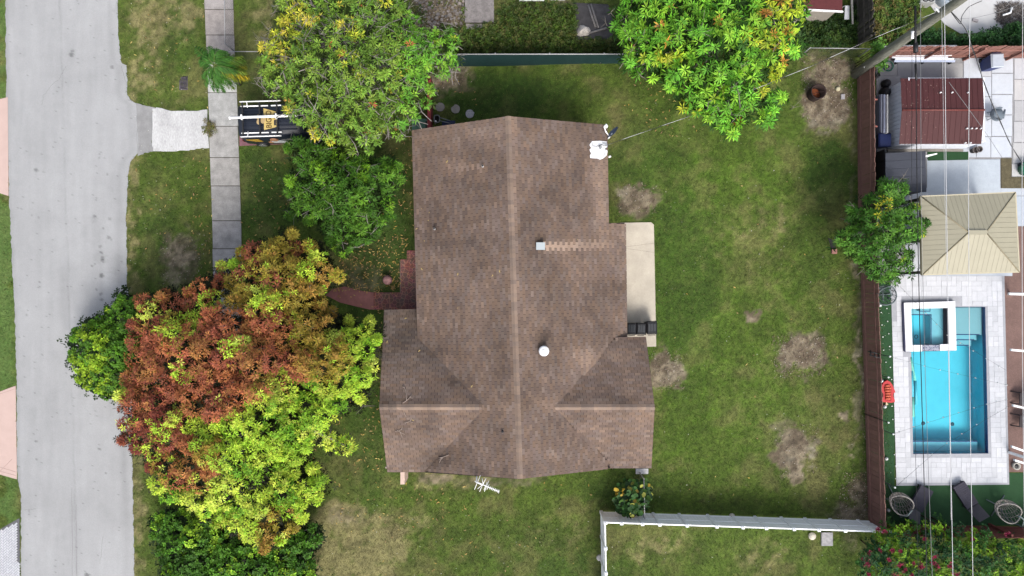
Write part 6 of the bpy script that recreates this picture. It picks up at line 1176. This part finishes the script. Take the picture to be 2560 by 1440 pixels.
egg('grey wire egg chair under the small tree by the brown fence', 2213, 738, 1.1, math.radians(30), [((2195, 737), (2232, 735)), ((2206, 720), (2208, 752))], [(2222, 748, .05), (2229, 738, 1.0), (2224, 722, 1.8)], .55, m_tube, 14)
# ------------------------------------------------------------------ gazebo
gz = thing('gazebo', 'square gazebo with a tan hipped metal roof beside the pool', 'gazebo', W(2425, 585, 0)); m_tan = mat('tanmetal', C(190, 184, 160), .5, .05, 2, 0, objvar=.02); ZG, ZT = 2.45, 3.2
GC = {'nw': W(2302, 491, ZG), 'ne': W(2538, 481, ZG), 'se': W(2547.5, 680, ZG), 'sw': W(2306, 687, ZG)}; r0, r1 = W(2421, 581, ZT), W(2465, 581, ZT)
gm = mat('tanhip', C(160, 150, 122), .5, .05, 4, 0)
def panels(e0, e1, t0, t1, n):
    for i in range(n):
        s0, s1 = (i + .02) / n, (i + .98) / n; edge = lambda s: e0.lerp(e1, s); L_ = (e1 - e0).length; d = (e1 - e0) / L_
        a0 = (t0 - e0).dot(d) / L_; a1 = (t1 - e0).dot(d) / L_
        nv = d.cross(t0 - e0); nv.normalize(); nv = nv if nv.z > 0 else -nv; upv = (t0 - e0) - d * ((t0 - e0).dot(d))
        hgt = lambda s: min(1.0, s / a0 if s < a0 else 1.0, (1 - s) / (1 - a1) if s > a1 else 1.0)
        ss = sorted(set([s0, s1] + [a for a in (a0, a1) if s0 < a < s1])); bot = [edge(s) for s in (s0, s1)]; top = [edge(s) + upv * max(hgt(s) - .01, .001) for s in reversed(ss)]; P = bot + top
        mb = MB(); mb.hexa([p for p in P], [p + nv * .025 for p in P]) if (P[1] - P[0]).cross(P[2] - P[1]).z > 0 else mb.hexa(P[::-1], [p + nv * .025 for p in P[::-1]]); mb.build('roof_panel', m_tan, gz)
panels(GC['sw'], GC['se'], r0, r1, 20); panels(GC['se'], GC['ne'], r1, r1, 16); panels(GC['ne'], GC['nw'], r1, r0, 20); panels(GC['nw'], GC['sw'], r0, r0, 16)
mb = MB(); cs = [GC['nw'], GC['sw'], GC['se'], GC['ne']]; dz = Vector((0, 0, -.03)); mb.add([c_ + dz for c_ in cs] + [r0 + dz, r1 + dz], [(1, 2, 5, 4), (2, 3, 5), (3, 0, 4, 5), (0, 1, 4)]); mb.build('underlay', gm, gz)
for a, b in [(GC['nw'], r0), (GC['sw'], r0), (GC['se'], r1), (GC['ne'], r1)]: mb = MB(); mb.tube([a + Vector((0, 0, .015)), b + Vector((0, 0, .02))], .035, 5); mb.build('hip_cap', gm, gz)
mb = MB(); mb.hexa([r0 + Vector((-.02, -.11, .02)), r1 + Vector((.02, -.11, .02)), r1 + Vector((.02, .11, .02)), r0 + Vector((-.02, .11, .02))], [r0 + Vector((-.02, -.1, .06)), r1 + Vector((.02, -.1, .06)), r1 + Vector((.02, .1, .06)), r0 + Vector((-.02, .1, .06))]); mb.build('ridge_plate', m_tan, gz)
for a, b in zip(cs, cs[1:] + cs[:1]): d = (b - a).normalized(); nn = Vector((-d.y, d.x, 0)) * .03; mb = MB(); mb.hexa([p + Vector((0, 0, -.13)) for p in (a - nn, b - nn, b + nn, a + nn)], [p + Vector((0, 0, .035)) for p in (a - nn, b - nn, b + nn, a + nn)]); mb.build('fascia', mat('tanfascia', C(224, 214, 184), .5, .03, 4, 0), gz)
for c_ in cs: p = c_.lerp((r0 + r1) / 2, .06); mb = MB(); mb.box(p.x - .07, p.x + .07, p.y - .07, p.y + .07, 0, 2.35); mb.build('post', mat('darkpost', C(62, 56, 54), .6, .1, 5, 0), gz)
gr = thing('barbecue_grill', 'black barbecue grill at the west side of the gazebo', 'grill', W(2296, 592, 0)); mb = MB(); a, b = W(2284, 606, .9), W(2304, 572, .9); mb.box(a.x, b.x, a.y, b.y, .1, .85); mb.build('cabinet', m_black, gr); mb = MB(); mb.tube([(a.x - .02, a.y + .1, .95), (a.x - .02, b.y - .1, .95)], .02, 6); mb.build('handle', m_grey, gr); mb = MB(); mb.hexa([(a.x, a.y, .86), (b.x, a.y, .86), (b.x, b.y, .86), (a.x, b.y, .86)], [(a.x + .1, a.y + .02, 1.1), (b.x - .1, a.y + .02, 1.1), (b.x - .1, b.y - .02, 1.1), (a.x + .1, b.y - .02, 1.1)]); mb.build('hood', m_black, gr)
# ------------------------------------------------------------------ sheds
sd = thing('garden_shed', 'white shed with a dark red ribbed metal roof in the pool yard', 'shed', W(2350, 280, 0)); ZW, ZQ = 1.9, 2.2; m_rf = mat('redroof_mat', C(90, 46, 46), .5, .06, 3, 0, objvar=.015, var2=.1, scale2=30); m_sw = mat('shedwall', C(214, 218, 226, .95), .6, .05, 4, 0, objvar=.03)
q = {'nw': W(2252, 196, ZW), 'ne': W(2457, 195, ZW), 'se': W(2453.5, 360, ZW), 'sw': W(2248.5, 360, ZW), 'rw': W(2255, 275, ZQ), 're': W(2461, 275, ZQ)}
for A, B_, C_, D_ in [(q['sw'], q['se'], q['re'], q['rw']), (q['rw'], q['re'], q['ne'], q['nw'])]:
    n = 15
    for i in range(n):
        P = [A.lerp(B_, (i + .015) / n), A.lerp(B_, (i + .985) / n), D_.lerp(C_, (i + .985) / n), D_.lerp(C_, (i + .015) / n)]; mb = MB(); mb.hexa([p - Vector((0, 0, .02)) for p in P], P); mb.build('roof_panel', m_rf, sd)
        P = [A.lerp(B_, (i - .05) / n), A.lerp(B_, (i + .05) / n), D_.lerp(C_, (i + .05) / n), D_.lerp(C_, (i - .05) / n)]; mb = MB(); mb.hexa([p - Vector((0, 0, .0)) for p in P], [p + Vector((0, 0, .012)) for p in P]); mb.build('roof_rib', m_rf, sd)
mb = MB(); mb.tube([q['rw'] + Vector((0, 0, .02)), q['re'] + Vector((0, 0, .02))], .05, 6); mb.build('ridge_cap', mat('redcap', C(128, 66, 60), .5, .15, 8, 0), sd)
wx0, wx1, wy0, wy1 = W(2218, 0).x, W(2400, 0).x, W(0, 373).y, W(0, 222).y
n = 15; mb = None
for i in range(n):
    y0, y1 = wy0 + (wy1 - wy0) * (i + .04) / n, wy0 + (wy1 - wy0) * (i + .96) / n; mb = MB(); mb.box(wx0, wx0 + .04, y0, y1, .05, ZW + .02); mb.build('wall_panel', m_sw, sd)
n = 22
for i in range(n): x0, x1 = wx0 + .05 + (wx1 - wx0) * (i + .06) / n, wx0 + .05 + (wx1 - wx0) * (i + .94) / n; mb = MB(); mb.box(x0, x1, wy0, wy0 + .04, .05, ZW - .02); mb.build('wall_panel', m_sw, sd)
mb = MB(); mb.box(wx0 + .06, wx1, wy0 + .06, wy1, 0, ZW - .04); mb.build('wall', m_sw, sd)
mb = MB(); mb.box(wx0 - .02, wx1 + .1, wy0 - .14, wy0 - .01, 0, .12); mb.build('footing', mat('footing', C(164, 158, 150), .9, .2, 8, .2), sd)
bolts = [(2352, 231), (2381, 231), (2421, 231), (2418, 321), (2430, 321), (2441, 321), (2453, 321), (2414, 357), (2427, 357)]
for x, y in bolts: p = W(x, y, 2.12); mb = MB(); mb.lathe([(.035, -.1), (.035, .03), (.01, .05)], p, 7); mb.build('bolt', m_whitemetal, sd)
o_ = litter('pale_specks', 'pale dry specks and petals lying on the red shed roof', [([(2250, 200), (2350, 200), (2350, 350), (2250, 350)], 90)], [(190, 160, 150), (150, 110, 104)], .05, .04); o_.location.z = 2.12; o_.scale = (.94, .94, 1)
ds_ = thing('storage_shed', 'low dark slate grey storage shed beside the brown fence', 'shed', W(2260, 430, 0)); m_sl = mat('slate_mat', C(66, 70, 82), .6, .08, 4, .1, objvar=.04); ZD = 1.5
cor = [(2214, 384), (2314, 377), (2317, 479), (2252, 489), (2216, 480)]
a4 = [W(2214, 483, ZD), W(2316, 480, ZD), W(2314, 377, ZD + .15), W(2214, 383, ZD + .15)]
for i in range(5): P = [a4[0].lerp(a4[3], (i + .01) / 5), a4[1].lerp(a4[2], (i + .01) / 5), a4[1].lerp(a4[2], (i + .985) / 5), a4[0].lerp(a4[3], (i + .985) / 5)]; mb = MB(); mb.hexa([p - Vector((0, 0, .05)) for p in P], P); mb.build('roof_panel', m_sl, ds_)
mb = MB(); a, b = W(2217, 478, ZD), W(2314, 383, ZD); mb.box(a.x + .03, b.x, a.y, b.y, 0, ZD - .08); mb.build('wall', mat('darkwall', C(52, 54, 60), .7, .1, 4, .1), ds_)
for y0, y1 in ((386, 412), (415, 480)): mb = MB(); a, b = W(2190, y1), W(2212, y0); mb.box(W(2217, 0, ZD).x - .02, W(2217, 0, ZD).x + .028, a.y, b.y, .05, 1.35); mb.build('door', mat('darkdoor', C(44, 46, 50), .7, .1, 4, .1), ds_)
# things round the sheds
gs = thing('gutter_stack', 'stack of white gutters and boards by the north brown fence', 'boards', W(2310, 140, 0))
for x0, x1, y, z, c in [(2258, 2392, 116, 1.0, (236, 236, 236)), (2246, 2300, 120, .9, (206, 206, 206)), (2240, 2392, 132, .6, (232, 234, 238)), (2240, 2380, 137, .5, (236, 238, 240)), (2230, 2370, 143, .42, (214, 218, 226)), (2238, 2385, 148, .36, (226, 230, 238)), (2236, 2388, 153, .28, (190, 200, 222)), (2210, 2228, 117, .9, (232, 232, 232))]:
    a, b = W(x0, y + 2, z), W(x1, y - 2, z); mb = MB(); mb.box(a.x, b.x, a.y, b.y, z - .05, z); mb.box(a.x, b.x, b.y, b.y + .012, z - .05, z + .03); mb.build('board', mat('gut%d' % c[0], C(*c, .85), .5, .06, 3, 0), gs)
for x in (2245, 2310, 2380): mb = MB(); p = W(x, 142, .3); mb.box(p.x - .05, p.x + .05, p.y - .3, p.y + .3, 0, .22); mb.build('trestle', m_black, gs)
rb_ = bin_thing('blue recycling bin with a clear white lid by the reddish north fence', 2495, 152, 0, .62, .68, 1.05, m_blue, mat('clearlid', C(206, 214, 226), .5, .1, 6, 0), math.radians(183), name='recycling_bin', loc=Vector((W(2496, 152, 1.05).x, W(2496, 150, 1.05).y, 0)), ribs=False)
bb_ = bin_thing('blue wheelie bin at the south west corner of the white shed', 2213, 350, 0, .6, .66, 1.0, mat('deepblue', C(30, 44, 92), .5, .15, 6, 0), mat('deepblue', C(30, 44, 92)), math.radians(180), loc=Vector((W(2214, 349, 1.0).x, W(2214, 349, 1.0).y, 0)), ribs=False)
bag = MB(); p = W(2206, 226, 0); bag.lathe([(.2, 0), (.28, .15), (.24, .4), (.12, .55), (.02, .6)], p + Vector((0, -.18, 0)), 12); single(bag, 'trash_bag', m_black, 'bulging black trash bag north of the leaning planks', 'trash bag', p); bag = MB(); p = W(2210, 212, 0); bag.lathe([(.18, 0), (.24, .12), (.2, .34), (.1, .46), (.02, .5)], p, 12); single(bag, 'trash_bag', m_black, 'smaller black trash bag touching the shed wall corner', 'trash bag', p)
ps = thing('plank_stack', 'long white and steel planks standing between fence and white shed', 'planks', W(2210, 290, 0))
for x, w_, z, c in [(2219, 3.2, 1.2, (240, 240, 238)), (2211.5, 4.5, 1.05, (176, 184, 208)), (2205.5, 4.5, .9, (204, 210, 228)), (2201, 3, .8, (140, 150, 180))]: a, b = W(x - w_ / 2, 332, z), W(x + w_ / 2, 236, z); mb = MB(); mb.box(a.x, b.x, a.y, b.y, .02, z); mb.build('plank', mat('pl%d' % c[0], C(*c), .5, .2, 5, 0), ps)
hs_ = thing('garden_hose', 'coiled green garden hose on the grey concrete by the pole', 'hose', W(2221, 165, 0)); mb = MB(); mb.tube([W(2221 + (12 + .8 * math.sin(a * .37)) * math.cos(a), 165 + (12 + .8 * math.cos(a * .23)) * math.sin(a), .04 + .006 * a) for a in np.linspace(0, 18, 80)], .02, 5); mb.build('coil', mat('hosegreen', C(40, 120, 98), .5, .1, 5, 0), hs_); mb = MB(); mb.tube([W(2216, 161, .15), W(2221, 169, .12)], [.03, .09], 7); mb.build('nozzle', m_black, hs_)
sc = thing('stacked_chair', 'black plastic chair by the pole base inside the brown fence', 'chair', W(2192, 186, 0))
for k in range(7): mb = MB(); mb.tube([W(2187 + k * 1.2, 196 - k * 2.6, .5), W(2196 + k * 1.0, 192 - k * 2.8, .55)], .03, 5); mb.build('slat', m_blackmetal, sc)
mb = MB(); mb.tube([W(2187, 198, .3), W(2188, 178, .8), W(2197, 172, .8), W(2199, 190, .45)], .04, 6); mb.build('frame', m_blackmetal, sc)
for x, y in ((2187, 197), (2197, 193), (2190, 176), (2198, 177)): mb = MB(); mb.tube([W(x, y, 0), W(x, y, .45)], .025, 5); mb.build('leg', m_blackmetal, sc)
rk = thing('fence_pipe', 'black pipe running along the inside of the brown fence', 'pipe', W(2190, 300, 0)); mb = MB(); mb.tube([W(2184, 200, .9), W(2187, 385, .9)], .06, 7); mb.build('pipe', m_blackmetal, rk)
for y in (248, 315): mb = MB(); mb.tube([W(2182, y, .9), W(2193, y + 1, .9)], .05, 5); mb.build('strap', mat('rosestrap', C(190, 120, 110), .6, 0, 1, 0), rk)
ac = thing('patio_chair', 'grey round backed patio chair on the white concrete', 'chair', W(2494, 284, 0)); m_ch = mat('chairgrey', C(128, 140, 152), .5, .08, 6, 0)
c0 = W(2492, 286, .45); mb = MB(); mb.lathe([(.05, .40), (.34, .42), (.36, .46), (.02, .47)], (c0.x, c0.y, 0), 16); mb.build('seat', m_ch, ac)
mb = MB(); V = []; nseg = 14
for k in range(nseg + 1):
    a = math.radians(60 + 240 * k / nseg)
    for z, r_ in ((.46, .34), (.80, .40)): V.append((c0.x + r_ * math.cos(a), c0.y + r_ * math.sin(a) * .85, z - (.18 * abs(k - nseg / 2) / (nseg / 2) if z > .5 else 0)))
mb.add(V, [(2 * k, 2 * k + 2, 2 * k + 3, 2 * k + 1) for k in range(nseg)], None, True); mb.build('backrest', m_ch, ac)
mb = MB(); mb.tube([W(2512, 274, .3), W(2508, 296, .3)], .05, 6); mb.build('footrest', m_ch, ac)
for dx, dy in ((.22, .2), (-.22, .2), (.22, -.2), (-.22, -.2)): mb = MB(); mb.tube([(c0.x + dx, c0.y + dy, 0), (c0.x + dx * .8, c0.y + dy * .8, .42)], .02, 5); mb.build('leg', m_ch, ac)
for lab, x, y, r_ in [('dark clay pot standing left beside the shed corner', 2429, 378, .16), ('dark clay pot with a grey rim, right of its twin', 2438, 376, .15)]:
    p = W(x, y, 0); t = thing('plant_pot', lab, 'pot', p, 'two clay pots by the shed'); mb = MB(); mb.lathe([(r_ * .7, 0), (r_, .3), (r_ * 1.05, .34), (r_ * .85, .34), (r_ * .8, .26), (.0, .25)], (0, 0, 0), 14, cap1=False); mb.build('pot', mat('darkclay', C(84, 76, 74), .8, .2, 8, .1), t, True); mb = MB(); mb.tube([(r_ * 1.02 * math.cos(a), r_ * 1.02 * math.sin(a), .34) for a in np.linspace(0, 6.283, 15)], .018, 5); mb.build('rim', mat('clayrim', C(140, 132, 130), .8, .2, 8, .1), t, True)
lp = thing('loose_gutter', 'short white gutter piece between the dark shed and the turf strip', 'gutter', W(2330, 388, 0)); mb = MB(); a, b = W(2314, 391, .5), W(2343, 384, .5); d = (b - a).normalized(); nn = Vector((-d.y, d.x, 0)) * .05; mb.hexa([a - nn - Vector((0, 0, .06)), b - nn * .6 - Vector((0, 0, .06)), b + nn * .6 - Vector((0, 0, .06)), a + nn - Vector((0, 0, .06))], [a - nn, b - nn * .6, b + nn * .6, a + nn]); mb.build('channel', m_whitemetal, lp); mb = MB(); mb.box(a.x + .1, a.x + .16, a.y - .05, a.y + .05, 0, .44); mb.build('prop', m_grey, lp)
gp = thing('green_tub', 'green tub with a dark ball beside it at the right frame edge', 'tub', W(2556, 425, 0)); p = W(2558, 424, 0); mb = MB(); mb.lathe([(.32, 0), (.4, .35), (.42, .4), (.36, .4), (.33, .3), (.0, .29)], p, 18, cap1=False); mb.build('tub', mat('tubgreen', C(44, 122, 92), .5, .1, 5, 0), gp)
mb = MB(); p = W(2547, 413, 0); mb.lathe([(.02, .0), (.1, .04), (.13, .12), (.1, .2), (.02, .24)], p, 12); single(mb, 'dark_ball', mat('navyball', C(40, 46, 62), .5, .1, 5, 0), 'dark navy ball resting against the green tub', 'ball', p)
# white pergola beams entering from the right edge
pg = thing('pergola', 'white beams of a pergola reaching in over the brown patio', 'pergola', W(2600, 900, 0))
for x0, y0, y1 in [(2524, 735, 736), (2529, 875, 878), (2534, 1014, 1022), (2531, 1117, 1130), (2538, 1151, 1162)]: a, b = W(x0, y0, 2.4), W(2640, y0 + (y1 - y0) * 3, 2.5); mb = MB(); nn = Vector((0, .05, 0)); mb.hexa([p - Vector((0, 0, .12)) for p in (a - nn, b - nn, b + nn, a + nn)], [a - nn, b - nn, b + nn, a + nn]); mb.build('beam', mat('pergwhite', (.7, .7, .7), .5, .04, 4, 0), pg)
mb = MB(); mb.box(W(2610, 0, 2.4).x, W(2613, 0, 2.4).x, W(0, 1170, 2.3).y, W(0, 725, 2.3).y, 2.12, 2.27); mb.build('girder', MATS['pergwhite'], pg)
for y in (735, 1160): p = W(2611, y, 2.4); mb = MB(); mb.box(p.x - .06, p.x + .06, p.y - .06, p.y + .06, 0, 2.12); mb.build('post', MATS['pergwhite'], pg)
m_pc = mat('patiochairdark', C(70, 62, 64), .7, .1, 6, 0)
for lab, y in [('dark patio chair at the right edge, upper of the two on the brown patio', 992), ('dark patio chair at the right edge, lower of the two on the brown patio', 1048)]:
    t = thing('patio_chair', lab, 'chair', W(2570, y, 0), 'dark chairs on the brown patio')
    for dy in (-14, 15): mb = MB(); mb.tube([W(2526 + abs(dy) * .0, y + dy, .05), W(2575, y + dy + 8, .45)], .03, 6); mb.build('leg', m_pc, t)
    mb = MB(); q_ = Wp([(2551, y - 10), (2590, y - 6), (2590, y + 22), (2549, y + 20)], .45); mb.hexa([p - Vector((0, 0, .05)) for p in q_[::-1]], q_[::-1]); mb.build('seat', m_pc, t); mb = MB(); q_ = [W(2590, y - 8, .5), W(2596, y - 8, .95), W(2596, y + 24, .95), W(2590, y + 24, .5)]; mb.hexa([p + Vector((.05, 0, 0)) for p in q_], q_); mb.build('backrest', m_pc, t)
pp = thing('patio_speaker', 'small round black pot in a white ring at the turf corner', 'pot', W(2535, 1163, 0)); mb = MB(); mb.lathe([(.16, 0), (.2, .22), (.14, .22), (.12, .15), (0, .15)], (0, 0, 0), 14, cap1=False); mb.build('ring', mat('ringwhite', C(200, 196, 186), .6, .05, 4, 0), pp, True); mb = MB(); mb.lathe([(.125, .16), (.10, .19), (.02, .2)], (0, 0, 0), 12); mb.build('core', m_black, pp, True)
# north east corner: pale concrete, mulch heap
sheet('pale_concrete', [(2290, -30), (2640, -30), (2640, 60), (2480, 82), (2400, 84), (2360, 60), (2330, 20)], .03, None, mat('palepave', C(226, 226, 226), .9, .08, 2, .15, 40))
litter('mulch_heap', 'heap of dark grey shredded mulch on the pale concrete corner', [([(2490, 10), (2556, 8), (2560, 70), (2520, 80), (2488, 50)], 1300)], [(112, 104, 100), (86, 80, 78), (140, 132, 126)], .16, .04)
wp = thing('white_pipe_offcut', 'white bent pipe offcut lying on the mulch heap', 'pipe', W(2510, 30, 0)); mb = MB(); mb.tube([W(2507, 38, .2), W(2526, 32, .2), W(2530, 18, .2)], .05, 6); mb.build('pipe', m_whitemetal, wp)
bk = MB(); p = W(2436, 52, 0); bk.box(-.14, .14, -.07, .07, 0, .1); o = single(bk, 'loose_brick', mat('greybk', C(186, 180, 182), .9, .1, 9, .1), 'single grey brick lying on the pale concrete corner', 'brick', (0, 0, 0)); o.location = p; o.rotation_euler.z = -.3
wt = thing('water_tank', 'pale blue white plastic tank at the top edge under the wires', 'tank', W(2375, -8, 0)); mb = MB(); p = W(2374, -14, .5); mb.lathe([(.5, 0), (.55, .5), (.52, .9), (.3, 1.0), (.02, 1.02)], (p.x, p.y, 0), 18); mb.build('body', mat('tankblue', C(206, 222, 238), .4, .06, 4, 0), wt)
for dx in (-10, 12): mb = MB(); q_ = W(2374 + dx, 8, .55); mb.lathe([(.05, .9), (.05, 1.02)], (q_.x, q_.y, 0), 8); mb.build('cap', m_grey, wt)
acu = thing('air_conditioner', 'grey air conditioner box at the top edge among the shrubs', 'air conditioner', W(2322, -4, 0)); a, b = W(2302, 6, .7), W(2338, -30, .7); mb = MB(); mb.box(a.x, b.x, a.y, b.y, 0, .7); mb.build('case', mat('acgrey', C(196, 198, 196), .6, .06, 4, 0), acu)
for x in (2314, 2328): p = W(x, -4, .7); mb = MB(); mb.tube([(p.x + .15 * math.cos(t_), p.y + .15 * math.sin(t_), .71) for t_ in np.linspace(0, 6.283, 15)], .03, 5); mb.build('fan_guard', m_black, acu)
# ------------------------------------------------------------------ utility pole and wires
m_pole = mat('pole_mat', C(146, 146, 134), .95, .5, 16, .8, 30, stretch=(1, 1, .08), var2=.3, scale2=50)
up = thing('utility_pole', 'tall weathered wooden utility pole leaning across the north east corner', 'utility pole', W(2137, 186, 0)); b0 = W(2137, 186, 0); t0 = W(2407, -5, 8.4); t1_ = b0.lerp(t0, 1.35); mb = MB(); mb.tube([b0, b0.lerp(t1_, .3), b0.lerp(t1_, .7), t1_], [.24, .225, .19, .16], 14); mb.build('pole', m_pole, up)
pz = lambda f: b0.lerp(t0, f)
mb = MB()
for p_, q_ in [((2160, 164), (2168, 158)), ((2161, 169), (2169, 163)), ((2160, 164), (2161, 169)), ((2168, 158), (2169, 163)), ((2169, 160), (2172, 162))]: mb.tube([W(*p_, 1.3), W(*q_, 1.45)], .012, 4)
mb.build('tag', m_whitemetal, up)
mb = MB(); mb.tube([W(2278, 79, 5.6), W(2291, 80, 5.6)], .03, 5); mb.tube([W(2281, 78, 5.65), W(2281, 97, 5.6)], .06, 6); mb.build('bracket', m_whitemetal, up)
mb = MB(); mb.tube([W(2338, 20, 7.2), W(2356, 36, 7.2)], .05, 5); mb.tube([W(2368, 25, 7.2), W(2385, 24, 7.2)], .04, 5); mb.build('insulator_arm', m_whitemetal, up)
mb = MB(); mb.tube([b0.lerp(t1_, .97) + Vector((-1.3, .2, 0)), b0.lerp(t1_, .97) + Vector((1.5, -.1, 0))], .07, 4); mb.build('crossarm', m_pole, up)
m_w1 = mat('whitewire', (.48, .48, .49), .4, .03, 3, 0); m_w2 = mat('greywire', C(150, 152, 154), .5, .05, 3, 0); m_w3 = mat('blackwire', (.012, .012, .013), .5, .05, 3, 0)
def wire(lab, pts, z, r, m, sag=.0, alt=None, group='overhead wires along the plot line', ext=True):
    t = thing('overhead_wire', lab, 'wire', W(*pts[0], z if not isinstance(z, (list, tuple)) else z[0]), group); P = []; n = 40; ys = np.linspace(0, len(pts) - 1, n); xs_ = np.interp(ys, range(len(pts)), [p[0] for p in pts]); yy_ = np.interp(ys, range(len(pts)), [p[1] for p in pts]); zz = np.interp(ys, range(len(pts)), z if isinstance(z, (list, tuple)) else [z] * len(pts))
    # smooth
    k = 3
    for _ in range(k): xs_[1:-1] = (xs_[:-2] + xs_[1:-1] * 2 + xs_[2:]) / 4; yy_[1:-1] = (yy_[:-2] + yy_[1:-1] * 2 + yy_[2:]) / 4
    P = [W(a, b, c) for a, b, c in zip(xs_, yy_, zz)]
    if alt is None: mb = MB(); mb.tube(P, r, 6); mb.build('cable', m, t); return t
    mb1, mb2 = MB(), MB()      # a twisted pair: bare neutral and black insulated wire
    D_ = []
    for p, q_ in zip(P[:-1], P[1:]):
        for s in np.linspace(0, 1, 9)[:-1]: D_.append(p.lerp(q_, s))
    D_.append(P[-1]); s = 0; A, B_ = [], []
    for i, p in enumerate(D_):
        d = (D_[min(i + 1, len(D_) - 1)] - D_[max(i - 1, 0)]).normalized(); a = d.cross(Vector((0, 0, 1))).normalized(); b = d.cross(a); ph = s * 2 * math.pi / 1.9; A.append(p + a * (r * .3 * math.cos(ph)) + b * (r * math.sin(ph))); B_.append(p - a * (r * .3 * math.cos(ph)) - b * (r * math.sin(ph)))
        if i < len(D_) - 1: s += (D_[i + 1] - p).length
    mb1.tube(A, r * .7, 5); mb2.tube(B_, r * .95, 5); mb1.build('bare_wire', m, t); mb2.build('insulated_wire', alt, t); return t
wire('thickest bright white wire, left of the second white one over the pool', [(2361, -40), (2363, 200), (2366, 500), (2371, 800), (2376, 1100), (2383, 1480)], 8.8, .011, m_w1)
wire('thin pale wire close beside the thickest white wire over the shed', [(2354, 20), (2357, 200), (2362, 480), (2369, 800), (2373, 1000), (2378, 1300)], 7.4, .006, m_w1)
wire('bright white wire crossing the right part of the pool', [(2426, -40), (2424, 100), (2421, 450), (2423, 800), (2426, 1100), (2433, 1480)], 8.8, .0105, m_w1)
wire('bright white wire at the extreme right edge', [(2557, -40), (2556, 200), (2555, 500), (2556, 900), (2561, 1300), (2565, 1480)], 8.8, .010, m_w1)
wire('grey wire just right of the black cable over the fence side of the pool', [(2301, -40), (2302, 300), (2304, 560), (2312, 900), (2320, 1150), (2332, 1480)], 7.2, .010, m_w2)
wire('thick black cable crossing the left part of the pool', [(2289, 20), (2290, 200), (2293, 500), (2299, 800), (2307, 1080), (2318, 1480)], 6.2, .017, m_w3)
wire('thin black cable left of the thick black cable', [(2280, 130), (2279, 400), (2281, 700), (2285, 950), (2291, 1230), (2297, 1480)], 6.0, .008, m_w3)
sp_ = thing('splice_case', 'black splice case hanging on the black cable beside the pole', 'cable box', W(2288, 110, 6.2)); mb = MB(); mb.tube([W(2289, 108, 6.2), W(2289.5, 131, 6.2)], .1, 8); mb.build('case', m_black, sp_); mb = MB(); mb.tube([W(2288, 15, 6.25), W(2289, 108, 6.25)], .045, 6); mb.tube([W(2289, 160, 6.2), W(2291, 200, 6.2)], .045, 6); mb.build('sleeve', m_black, sp_)
wire('twisted service wire running from the house roof to the utility pole', [(1508, 366), (1600, 333), (1730, 289), (1900, 217), (2030, 165), (2150, 110), (2240, 72), (2342, 30)], [3.1, 3.5, 4.1, 4.9, 5.5, 6.1, 6.5, 7.0], .011, m_w1, alt=m_w3, group=None)
wire('twisted service wire curving from the pole down past the grey patio chair', [(2374, 26), (2395, 48), (2418, 75), (2428, 115), (2446, 160), (2462, 215), (2492, 285), (2530, 370), (2570, 430)], [7.0, 6.8, 6.5, 6.2, 5.8, 5.4, 4.9, 4.4, 4.0], .017, m_w2, alt=m_w3, group=None)
wire('thin wire slanting over the red shed roof to the concrete', [(2372, 205), (2420, 270), (2470, 340), (2506, 395)], [5.0, 4.2, 3.4, 2.8], .009, m_w2, group=None)
wire('thin line sagging from the pole to the right over the pale concrete', [(2390, 48), (2440, 44), (2500, 30), (2600, -10)], [6.6, 6.4, 6.3, 6.4], .009, m_w2, group=None)
wire('dark looping jumper wire beside the pole top', [(2376, 28), (2392, 50), (2402, 62), (2404, 40), (2420, 18), (2440, 8), (2455, 2)], [7.0, 6.8, 6.7, 6.8, 7.0, 7.2, 7.2], .014, m_w3, group=None)
for nm in ('stems', 'twigs', 'leaflets', 'road_cracks'):
    for o in bpy.data.objects:
        if o.name.split('.')[0] == nm and o.get('kind') is None: o['kind'] = 'stuff'
